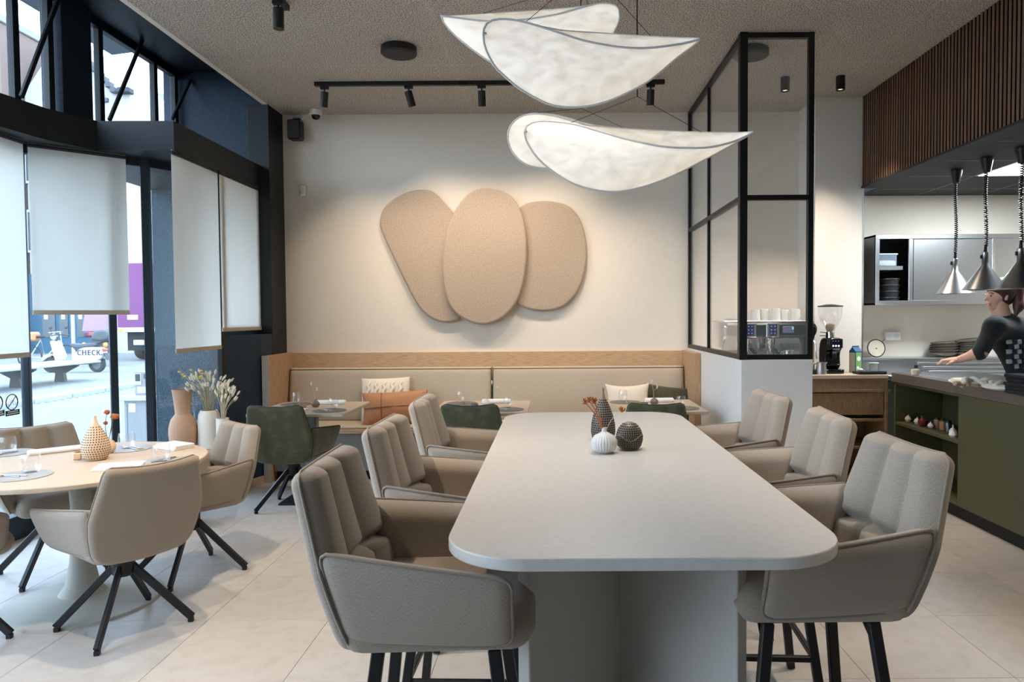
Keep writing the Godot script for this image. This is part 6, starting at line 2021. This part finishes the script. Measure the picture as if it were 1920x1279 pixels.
# ---------------------------------------------------------------- the street
func street() -> void:
	mat("paver", rgb(112, 116, 118), 0.9, {"freq": 0.06, "vary": 0.08, "scale": Vector3(0.7, 0.7, 0.7), "world": true})
	mat("paver_b", rgb(104, 108, 110), 0.9, {"freq": 0.06, "vary": 0.08, "scale": Vector3(0.7, 0.7, 0.7), "world": true})
	mat("paver_joint", rgb(88, 91, 93), 0.95)
	mat("kerb", rgb(140, 143, 144), 0.85)
	mat("plaza", rgb(112, 114, 111), 0.9, {"freq": 0.04, "vary": 0.10, "scale": Vector3(0.4, 0.4, 0.4), "world": true})
	mat("bench_wood", rgb(140, 139, 132), 0.8, {"freq": 0.05, "vary": 0.08, "scale": Vector3(3, 3, 0.4)})
	mat("iron", rgb(44, 52, 56), 0.6)
	mat("facade", rgb(170, 168, 164), 0.85, {"freq": 0.05, "vary": 0.04, "scale": Vector3(0.3, 0.3, 0.3), "world": true})
	mat("brick", rgb(128, 106, 96), 0.9, {"freq": 0.12, "vary": 0.2, "scale": Vector3(0.6, 2.4, 0.6), "world": true})
	mat("roof_slate", rgb(88, 102, 112), 0.7, {"freq": 0.08, "vary": 0.12, "scale": Vector3(0.4, 1.6, 0.4), "world": true})
	mat("teal", rgb(28, 76, 98), 0.6)
	mat("window_dark", rgb(62, 72, 78), 0.2)
	mat("purple", rgb(98, 36, 92), 0.45)
	mat("rubber", rgb(30, 32, 34), 0.8)
	mat("scooter_white", rgb(184, 186, 184), 0.35)
	mat("scooter_grey", rgb(62, 68, 72), 0.5)
	mat("red_lamp", rgb(200, 60, 40), 0.3)
	mat("amber_lamp", rgb(236, 140, 60), 0.3)
	mat("check_blue", rgb(16, 22, 56), 0.5)
	mat("awning", rgb(110, 116, 120), 0.9, {"back": Color(0.25, 0.27, 0.28)})
	# road of small pavers up to the kerb, plaza beyond it
	var rd := struct("ground_road", from_to(Vector3(-9.2, -0.20, -45), Vector3(-3.70, -0.03, 12)), M.paver_joint)
	rng.seed = 21
	var bm := [B(Vector3.ZERO, Vector3(0.198, 0.03, 0.098), 0.004).mesh(), B(Vector3.ZERO, Vector3(0.098, 0.03, 0.198), 0.004).mesh()]
	var spots := []
	for i in range(0, 27):
		for j in range(0, 130):
			var z := -4.6 - 0.1 * j
			var x := -3.85 - 0.2 * i - (0.1 if j % 2 == 1 else 0.0)
			if x < -9.1:
				continue
			var pxl := 1036.0 + 1330.0 * x / -z
			if pxl < -40.0 or pxl > 300.0:
				continue
			spots.append(Vector3(x, -0.018, z))
	spots.sort_custom(func(a: Vector3, b: Vector3) -> bool: return a.length_squared() < b.length_squared())
	for k in mini(300, spots.size()):
		part(rd, "paver", bm[0], M.paver if rng.randf() < 0.6 else M.paver_b, spots[k], Vector3(0, 0, 0))
	if spots.size() > 300:
		var mm := MultiMesh.new()
		mm.transform_format = MultiMesh.TRANSFORM_3D
		mm.mesh = bm[0]
		mm.instance_count = spots.size() - 300
		for k in range(300, spots.size()):
			mm.set_instance_transform(k - 300, Transform3D(Basis(), spots[k]))
		var mi := MultiMeshInstance3D.new()
		mi.name = "distant_pavers"
		mi.multimesh = mm
		mi.material_override = M.paver
		mi.set_meta("kind", "stuff")
		rd.add_child(mi, true)
	var kb := struct("kerb", from_to(Vector3(-9.42, -0.2, -30), Vector3(-9.2, 0.06, 12)), M.paver_joint)
	for k in 22:
		part(kb, "kerbstone", B(Vector3(-9.30, 0.01, -2.0 - 1.0 * k), Vector3(0.26, 0.14, 0.985), 0.012), M.kerb)
	struct("ground_plaza", from_to(Vector3(-60, -0.2, -60), Vector3(-9.42, 0.055, 12)), M.plaza)
	struct("ground_side", from_to(Vector3(-9.2, -0.21, -60), Vector3(20, -0.05, -7.4)), M.paver_joint)
	bench()
	scooter(on_y(183, 698, 0.055), 0.0)
	moped_behind()
	bicycle()
	truck()
	lamp_post()
	street_cabinet()
	houses()
	stickers()
	struct("awning_outside", MB.new().box(Vector3(-4.1, 4.22, -2.8), Vector3(0.72, 0.03, 9.0), 0.0, Basis(Vector3(0, 0, 1), 0.12)), M.awning)

func bench() -> void:
	var o := thing("street_bench", "long backless slatted bench on iron legs outside on the plaza", "bench", Vector3(-11.3, 0.055, -14.9))
	for k in 7:
		part(o, "slat", B(Vector3(-0.48 + 0.16 * k, 0.43, 0), Vector3(0.145, 0.045, 3.9), 0.006), M.bench_wood)
	for z in [-1.35, 0.0, 1.45]:
		part(o, "leg", MB.new().slab(PackedVector2Array([Vector2(-0.12, 0), Vector2(0.12, 0), Vector2(0.09, 0.20), Vector2(0.40, 0.36), Vector2(0.40, 0.405), Vector2(-0.40, 0.405), Vector2(-0.40, 0.36), Vector2(-0.09, 0.20)]), -0.05, 0.05, 0.0, 1, Basis(Vector3.RIGHT, Vector3(0, 0, 1), Vector3.UP), Vector3(0, 0, z)), M.iron)

func wheel(o: Node3D, at: Vector3, r: float, w: float) -> void:
	var b := Basis(Vector3(1, 0, 0), Vector3(0, 0, 1), Vector3(0, -1, 0))
	var wh := part(o, "wheel", MB.new().lathe([Vector2(r * 0.62, -w * 0.5), Vector2(r * 0.92, -w * 0.5), Vector2(r, -w * 0.2), Vector2(r, w * 0.2), Vector2(r * 0.92, w * 0.5), Vector2(r * 0.62, w * 0.5), Vector2(r * 0.62, -w * 0.5)], 30, at, b), M.rubber)
	part(wh, "rim", MB.new().lathe([Vector2(0, -w * 0.3), Vector2(r * 0.62, -w * 0.35), Vector2(r * 0.62, w * 0.35), Vector2(0, w * 0.3)], 24, at, b), M.scooter_grey)

func scooter(at: Vector3, turn: float) -> void:
	# side view, nose towards -x; the origin is under the rear wheel
	var o := thing("motor_scooter", "white electric motor scooter with CHECK lettering and a grey top box", "scooter", at, turn)
	wheel(o, Vector3(0, 0.22, 0), 0.22, 0.11)
	wheel(o, Vector3(-1.25, 0.22, 0), 0.22, 0.10)
	var s := Basis(Vector3.RIGHT, Vector3(0, 0, 1), Vector3.UP)
	part(o, "body_shell", MB.new().slab(PackedVector2Array(smooth([Vector2(0.22, 0.46), Vector2(0.10, 0.30), Vector2(-0.30, 0.26), Vector2(-0.60, 0.24), Vector2(-0.62, 0.36), Vector2(-0.42, 0.66), Vector2(-0.05, 0.70), Vector2(0.20, 0.66)], 2)), -0.15, 0.15, 0.05, 4, s), M.scooter_white)
	part(o, "footboard", B(Vector3(-0.80, 0.27, 0), Vector3(0.5, 0.08, 0.28), 0.03), M.scooter_grey)
	part(o, "leg_shield", MB.new().bar(Vector3(-0.98, 0.30, 0), Vector3(-1.12, 0.86, 0), 0.36, 0.09, 0.03), M.scooter_white)
	part(o, "front_fender", MB.new().slab(PackedVector2Array(smooth([Vector2(-1.50, 0.26), Vector2(-1.46, 0.44), Vector2(-1.22, 0.52), Vector2(-1.02, 0.40), Vector2(-1.22, 0.46)], 1)), -0.07, 0.07, 0.02, 2, s), M.scooter_white)
	part(o, "seat", MB.new().slab(PackedVector2Array(smooth([Vector2(-0.56, 0.64), Vector2(0.08, 0.70), Vector2(0.10, 0.80), Vector2(-0.20, 0.79), Vector2(-0.42, 0.76), Vector2(-0.62, 0.80), Vector2(-0.66, 0.74)], 2)), -0.13, 0.13, 0.03, 3, s), M.scooter_grey)
	part(o, "top_box", MB.new().slab(PackedVector2Array(smooth([Vector2(-0.02, 0.84), Vector2(0.42, 0.84), Vector2(0.46, 1.0), Vector2(0.36, 1.16), Vector2(0.06, 1.14), Vector2(-0.04, 1.0)], 2)), -0.20, 0.20, 0.06, 4, s), M.scooter_grey)
	part(o, "rack", MB.new().tube([Vector3(-0.1, 0.74, 0), Vector3(0.2, 0.82, 0), Vector3(0.4, 0.84, 0)], 0.02, 8), M.iron)
	part(o, "steering_column", MB.new().cyl(Vector3(-1.25, 0.26, 0), Vector3(-1.06, 0.98, 0), 0.03), M.scooter_grey)
	part(o, "handlebar", MB.new().tube(curve([Vector3(-0.98, 1.0, -0.34), Vector3(-1.06, 1.02, -0.1), Vector3(-1.06, 1.02, 0.1), Vector3(-0.98, 1.0, 0.34)], 4), 0.018, 8), M.iron)
	part(o, "headlamp", MB.new().ball(Vector3(-1.14, 0.96, 0), Vector3(0.08, 0.09, 0.11), 14, 10), M.scooter_white)
	for z in [-0.3, 0.3]:
		part(o, "mirror", MB.new().ball(Vector3(-1.02, 1.22, z), Vector3(0.02, 0.05, 0.07), 10, 8), M.iron)
		part(o, "mirror_stalk", MB.new().tube([Vector3(-1.03, 1.02, z * 0.8), Vector3(-1.02, 1.2, z)], 0.008, 6), M.iron)
	part(o, "tail_lamp", B(Vector3(0.22, 0.60, 0), Vector3(0.07, 0.07, 0.20), 0.02), M.red_lamp)
	part(o, "exhaust", MB.new().cyl(Vector3(-0.45, 0.26, 0.16), Vector3(-0.05, 0.28, 0.16), 0.05), M.scooter_grey)
	part(o, "plate_holder", MB.new().bar(Vector3(0.22, 0.52, 0), Vector3(0.32, 0.34, 0), 0.16, 0.02, 0.004), M.iron)
	part(o, "kickstand", MB.new().tube([Vector3(-0.55, 0.22, 0.12), Vector3(-0.70, 0.01, 0.22)], 0.012, 6), M.iron)
	lettering(o, "CHECK.", 0.20, M.check_blue, Vector3(-0.10, 0.535, 0.152), Vector3.ZERO, "lettering", 0.004)

func moped_behind() -> void:
	var at := Vector3(on_z(182, 660, -21.5).x, 0.055, -21.5)
	var o := thing("purple_moped", "moped with a pale purple rear box and red tail light behind the white scooter", "scooter", at)
	wheel(o, Vector3(0.0, 0.24, 0), 0.24, 0.12)
	part(o, "body_shell", B(Vector3(0, 0.62, -0.3), Vector3(0.34, 0.4, 0.9), 0.08), M.scooter_grey)
	part(o, "fork", MB.new().tube([Vector3(-0.12, 0.24, 0), Vector3(-0.16, 0.8, -0.2)], 0.03, 8), M.scooter_white)
	part(o, "tail_housing", B(Vector3(0, 0.98, 0.05), Vector3(0.60, 0.18, 0.3), 0.05), mat("plum_dark", rgb(70, 34, 58), 0.5))
	part(o, "tail_lamp", B(Vector3(0.02, 0.99, 0.205), Vector3(0.26, 0.09, 0.02), 0.01), M.red_lamp)
	part(o, "delivery_box", MB.new().slab(PackedVector2Array([Vector2(-0.36, 1.08), Vector2(0.36, 1.08), Vector2(0.34, 1.62), Vector2(-0.26, 1.62)]), -0.5, 0.12, 0.0, 1, Basis(Vector3.RIGHT, Vector3(0, 0, 1), Vector3.UP)), mat("mauve", rgb(140, 112, 138), 0.5))
	for s in [-1.0, 1.0]:
		part(o, "indicator", MB.new().ball(Vector3(s * 0.32, 0.66, 0.1), Vector3(0.07, 0.08, 0.05), 12, 8), M.amber_lamp)

func bicycle() -> void:
	var at := Vector3(on_z(92, 660, -20.2).x, 0.055, -20.2)
	var o := thing("bicycle", "parked bicycle with a brown saddlebag beside the scooter", "bicycle", at)
	for x in [-0.55, 0.5]:
		part(o, "wheel", MB.new().tube(func_circle(0.34, 30, Basis(Vector3(1, 0, 0), Vector3(0, 0, 1), Vector3(0, -1, 0)), Vector3(x, 0.36, 0)), 0.02, 7, true), M.rubber)
	part(o, "frame", MB.new().tube([Vector3(-0.55, 0.36, 0), Vector3(-0.12, 0.34, 0), Vector3(-0.22, 0.86, 0), Vector3(-0.55, 0.36, 0)], 0.018, 7), M.scooter_white)
	part(o, "frame_tube", MB.new().tube([Vector3(-0.12, 0.34, 0), Vector3(0.36, 0.80, 0), Vector3(0.50, 0.36, 0)], 0.018, 7), M.scooter_white)
	part(o, "handlebar", MB.new().tube(curve([Vector3(0.20, 1.06, -0.28), Vector3(0.34, 1.08, 0), Vector3(0.20, 1.06, 0.28)], 5), 0.014, 7), M.chrome)
	part(o, "stem", MB.new().tube([Vector3(0.36, 0.80, 0), Vector3(0.33, 1.08, 0)], 0.014, 7), M.chrome)
	part(o, "saddle", MB.new().ball(Vector3(-0.24, 0.94, 0), Vector3(0.14, 0.04, 0.08), 12, 8), M.rubber)
	part(o, "saddlebag", B(Vector3(-0.48, 0.95, 0), Vector3(0.34, 0.26, 0.30), 0.05), M.leather)

func truck() -> void:
	var z := -24.0
	var xl := on_z(216, 600, z).x
	var o := thing("box_truck", "purple box truck parked across the street, seen from behind", "truck", Vector3(xl, 0.055, z))
	var y0 := on_z(240, 614, z).y - 0.055
	part(o, "box", from_to(Vector3(0, y0, -5.5), Vector3(2.3, 3.32, 0), 0.02), M.purple)
	part(o, "bumper", from_to(Vector3(-0.05, y0 - 0.16, -0.3), Vector3(2.35, y0, 0.06), 0.01), M.scooter_white)
	part(o, "plate", from_to(Vector3(0.42, y0 + 0.26, 0.0), Vector3(0.78, y0 + 0.42, 0.02), 0.004), M.scooter_white)
	part(o, "chassis", from_to(Vector3(0.25, 0.35, -5.3), Vector3(2.05, y0 - 0.1, -0.25)), M.rubber)
	for x in [0.25, 2.05]:
		var w := Node3D.new()
		w.name = "axle"
		o.add_child(w, true)
		w.position = Vector3(x, 0, -1.2)
		w.rotation.y = PI / 2
		wheel(w, Vector3(0, 0.42, 0), 0.42, 0.28)
	part(o, "tail_lamp", from_to(Vector3(0.06, y0 - 0.13, 0.05), Vector3(0.30, y0 - 0.05, 0.08), 0.004), M.amber_lamp)
	part(o, "mirror_box", from_to(Vector3(0.62, 0.55, -0.05), Vector3(0.95, 0.72, 0.05), 0.01), M.scooter_white)

func lamp_post() -> void:
	var p := on_y(216, 700, 0.055)
	var o := thing("sign_post", "slim grey street post standing on the plaza beside the scooters", "post", p)
	part(o, "pole", MB.new().cyl(Vector3(0, 0, 0), Vector3(0, 3.4, 0), 0.045), M.steel_dark)
	part(o, "sign", MB.new().slab(disc(0.3, 30), -0.01, 0.01, 0.0, 1, Basis(Vector3.RIGHT, Vector3(0, 0, 1), Vector3.UP), Vector3(0, 3.1, 0.06)), M.scooter_white)
	var q := Vector3(on_z(138, 650, -25.0).x, 0.055, -25.0)
	var r := thing("sign_post", "thin white street post in front of the teal shopfront", "post", q)
	part(r, "pole", MB.new().cyl(Vector3(0, 0, 0), Vector3(0, 3.2, 0), 0.06), M.scooter_white)
	part(r, "cap", MB.new().ball(Vector3(0, 3.2, 0), Vector3(0.07, 0.05, 0.07), 10, 6), M.scooter_white)

func street_cabinet() -> void:
	var z := -7.4
	var a := on_z(232, 752, z)
	var b := on_z(282, 752, z)
	var w := b.x - a.x + 0.06
	var o := thing("utility_cabinet", "pale grey street utility cabinet with a meter box on top, just outside the glass", "cabinet", Vector3((a.x + b.x) * 0.5 + 0.02, -0.02, z - 0.2))
	var h := a.y + 0.02
	part(o, "body", from_to(Vector3(-w * 0.5, 0, -0.18), Vector3(w * 0.5, h, 0.18), 0.004), M.kerb)
	part(o, "lid", from_to(Vector3(-w * 0.5 - 0.05, h, -0.22), Vector3(w * 0.5 + 0.03, h + 0.05, 0.22), 0.006), M.scooter_white)
	part(o, "door_gap", from_to(Vector3(-w * 0.5 + 0.03, 0.04, 0.18), Vector3(-w * 0.5 + 0.034, h - 0.03, 0.1815)), M.scooter_grey)
	part(o, "yellow_sticker", from_to(Vector3(-w * 0.5 + 0.05, h - 0.12, 0.18), Vector3(-w * 0.5 + 0.12, h - 0.03, 0.182)), mat("pale_yellow", rgb(228, 226, 160), 0.7))
	part(o, "meter_box", from_to(Vector3(-w * 0.5 + 0.08, h + 0.05, -0.12), Vector3(w * 0.5 + 0.02, h + 0.30, 0.12), 0.006), M.kerb)
	part(o, "notice", from_to(Vector3(-w * 0.5 + 0.08, h + 0.16, 0.12), Vector3(-w * 0.5 + 0.155, h + 0.285, 0.124)), M.scooter_white)
	part(o, "notice_border", from_to(Vector3(-w * 0.5 + 0.092, h + 0.20, 0.124), Vector3(-w * 0.5 + 0.143, h + 0.275, 0.1255)), M.iron)
	part(o, "slot_plate", from_to(Vector3(-w * 0.5 + 0.11, h + 0.075, 0.12), Vector3(w * 0.5 - 0.02, h + 0.14, 0.124)), M.scooter_white)
	part(o, "pictogram", from_to(Vector3(-w * 0.5 + 0.18, h + 0.225, 0.12), Vector3(-w * 0.5 + 0.22, h + 0.275, 0.124)), M.scooter_grey)

func house(called: String, label: String, x0: float, x1: float, y1: float, z: float, deep: float, wall_m: Material, cols: int, rows: int, sill: float, storey: float) -> Node3D:
	var o := thing(called, label, "building", Vector3((x0 + x1) * 0.5, 0, z))
	var w := x1 - x0
	part(o, "wall", from_to(Vector3(-w * 0.5, 0, -deep), Vector3(w * 0.5, y1, 0)), wall_m)
	for i in cols:
		for j in rows:
			var cx := -w * 0.5 + w * (i + 0.5) / cols
			var cy := sill + storey * j
			if cy + 2.0 > y1:
				continue
			var f := part(o, "window", from_to(Vector3(cx - 0.6, cy, -0.05), Vector3(cx + 0.6, cy + 1.8, 0.06), 0.02), M.scooter_white)
			part(f, "pane", from_to(Vector3(cx - 0.5, cy + 0.1, 0.06), Vector3(cx - 0.03, cy + 1.7, 0.075)), M.window_dark)
			part(f, "pane", from_to(Vector3(cx + 0.03, cy + 0.1, 0.06), Vector3(cx + 0.5, cy + 1.7, 0.075)), M.window_dark)
	part(o, "cornice", from_to(Vector3(-w * 0.5 - 0.1, y1, -deep), Vector3(w * 0.5 + 0.1, y1 + 0.3, 0.3), 0.03), M.kerb)
	return o

func houses() -> void:
	var z := -30.0
	var at := func(px: float, py: float) -> Vector3: return on_z(px, py, z)
	# white gabled house with a teal shopfront
	var xl := -22.0
	var xr: float = at.call(246, 300).x
	var eave: float = at.call(217, 172).y
	var g := thing("gabled_house", "white gabled house with a stepped cross ornament and teal shopfront across the plaza", "building", Vector3(xr, 0, z))
	var apex: Vector3 = at.call(118, 62)
	part(g, "gable_wall", MB.new().slab(PackedVector2Array([Vector2(xl - xr, 0), Vector2(0, 0), Vector2(0, eave), Vector2(at.call(219, 172).x - xr, eave), Vector2(apex.x - xr, apex.y), Vector2(xl - xr, apex.y * 0.82)]), -6.0, 0.0, 0.0, 1, Basis(Vector3.RIGHT, Vector3(0, 0, 1), Vector3.UP)), M.facade)
	part(g, "eave_block", B(Vector3(at.call(238, 174).x - xr, eave, 0.1), Vector3(0.5, 0.22, 0.4), 0.03), M.iron)
	for k in 7:
		var t := k / 6.0
		var p: Vector3 = at.call(165.0 + 52.0 * t, 113.0 + 58.0 * t)
		part(g, "verge_corbel", B(Vector3(p.x - xr, p.y, 0.1), Vector3(0.22, 0.22, 0.3), 0.02), M.scooter_grey)
	for q in [[0, 0], [-1, 0], [1, 0], [0, 1], [0, -1]]:
		var p: Vector3 = at.call(192.0 + 8.0 * q[0], 188.0 - 8.0 * q[1])
		part(g, "cross_stone", B(Vector3(p.x - xr, p.y, 0.03), Vector3(0.17, 0.17, 0.1), 0.01), M.scooter_grey)
	part(g, "shopfront", from_to(Vector3(xl - xr, 0, 0.0), Vector3(at.call(214, 600).x - xr, 3.4, 0.12)), M.teal)
	for px in [[84.0, 108.0], [116.0, 132.0], [148.0, 172.0], [178.0, 205.0]]:
		var f := part(g, "shop_window", from_to(Vector3(at.call(px[0], 600).x - xr, 0.75, 0.12), Vector3(at.call(px[1], 600).x - xr, 2.9, 0.16)), M.window_dark)
		part(f, "poster", from_to(Vector3(at.call(px[0] + 4.0, 600).x - xr, 1.5, 0.16), Vector3(at.call(px[0] + 11.0, 600).x - xr, 2.1, 0.17)), M.scooter_white)
	for i in 3:
		for j in 2:
			var cx := -2.2 - 1.75 * i
			var f := part(g, "window", from_to(Vector3(cx - 0.5, 4.3 + 2.9 * j, 0.0), Vector3(cx + 0.5, 6.1 + 2.9 * j, 0.08), 0.02), M.scooter_white)
			part(f, "pane", from_to(Vector3(cx - 0.4, 4.4 + 2.9 * j, 0.08), Vector3(cx + 0.4, 6.0 + 2.9 * j, 0.095)), M.window_dark)
	# slate roof behind
	var rp := on_z(200, 124, -37.0)
	var r := thing("slate_roof_house", "lower house with a grey slate roof beside the white gable", "building", Vector3(rp.x, 0, -37.0))
	part(r, "wall", from_to(Vector3(-2.0, 0, -4), Vector3(9, on_z(250, 200, -37.0).y, 0)), M.facade)
	var ry := on_z(250, 200, -37.0).y
	part(r, "roof", MB.new().slab(PackedVector2Array([Vector2(0.5, ry - 0.1), Vector2(0.5, ry), Vector2(-4.5, rp.y), Vector2(-5.0, rp.y), Vector2(-5.0, ry - 0.1)]), -2.4, 9.3, 0.0, 1, Basis(Vector3(0, 0, 1), Vector3(1, 0, 0), Vector3(0, 1, 0))), M.roof_slate)
	house("brick_house", "red-brown brick house with a white cornice at the edge of the plaza", -38.0, -22.2, 13.5, -29.0, 6.0, M.brick, 4, 4, 1.2, 3.0)
	house("plain_house", "plain pale town house far across the side street", on_z(262, 300, -40.0).x, 6.0, 9.0, -40.0, 6.0, M.facade, 5, 3, 1.0, 2.9)
	house("opposite_house", "tall pale town house across the plaza opposite the bay window", -44.0, -38.5, 13.0, -12.0, 6.0, M.facade, 2, 4, 1.0, 3.0)

func stickers() -> void:
	# two round no-bicycles stickers with captions on the window pane
	for k in 2:
		var px := 23.5 - 29.0 * k
		var c := on_x(px, 754 + 2.0 * k, -3.648)
		var o := thing("window_sticker", ["round black no-bicycles sticker with a caption, whole in view on the window pane", "round black no-bicycles sticker on the window pane, partly cut off"][k], "sticker", Vector3(-3.6525, c.y, c.z), PI / 2, "no-bicycles stickers on the window pane")
		var r := 0.052
		var flat := Basis(Vector3.RIGHT, Vector3(0, 0, 1), Vector3.UP)
		part(o, "ring", MB.new().tube(func_circle(r, 40, flat, Vector3.ZERO), 0.0035, 6, true), M.black)
		part(o, "slash", MB.new().bar(Vector3(-r * 0.68, -r * 0.68, 0), Vector3(r * 0.68, r * 0.68, 0), 0.004, 0.004, 0.0, Vector3(0, 0, 1)), M.black)
		for s in [-1.0, 1.0]:
			part(o, "wheel_mark", MB.new().tube(func_circle(0.013, 20, flat, Vector3(s * 0.022, -0.008, 0)), 0.0012, 5, true), M.black)
		part(o, "frame_mark", MB.new().tube([Vector3(-0.022, -0.008, 0), Vector3(-0.006, 0.012, 0), Vector3(0.016, 0.012, 0), Vector3(0.022, -0.008, 0)], 0.0012, 5), M.black)
		part(o, "frame_mark", MB.new().tube([Vector3(-0.006, 0.012, 0), Vector3(0.0, -0.008, 0), Vector3(0.016, 0.012, 0)], 0.0012, 5), M.black)
		part(o, "caption_band", B(Vector3(0.004, -0.072, 0), Vector3(0.125, 0.036, 0.002)), M.black)
		for i in 2:
			part(o, "caption_line", B(Vector3(0.004, -0.064 - 0.014 * i, 0.0015), Vector3(0.09 if i == 0 else 0.108, 0.008, 0.001)), M.white_plastic)


func _ready() -> void:
	camera_and_light()
	make_materials()
	build_room()
	shades()
	tables()
	chairs()
	banquette()
	pillows()
	wall_art()
	pendants()
	ceiling_fittings()
	bar_corner()
	kitchen()
	street()
	sill_vases()
	tableware()
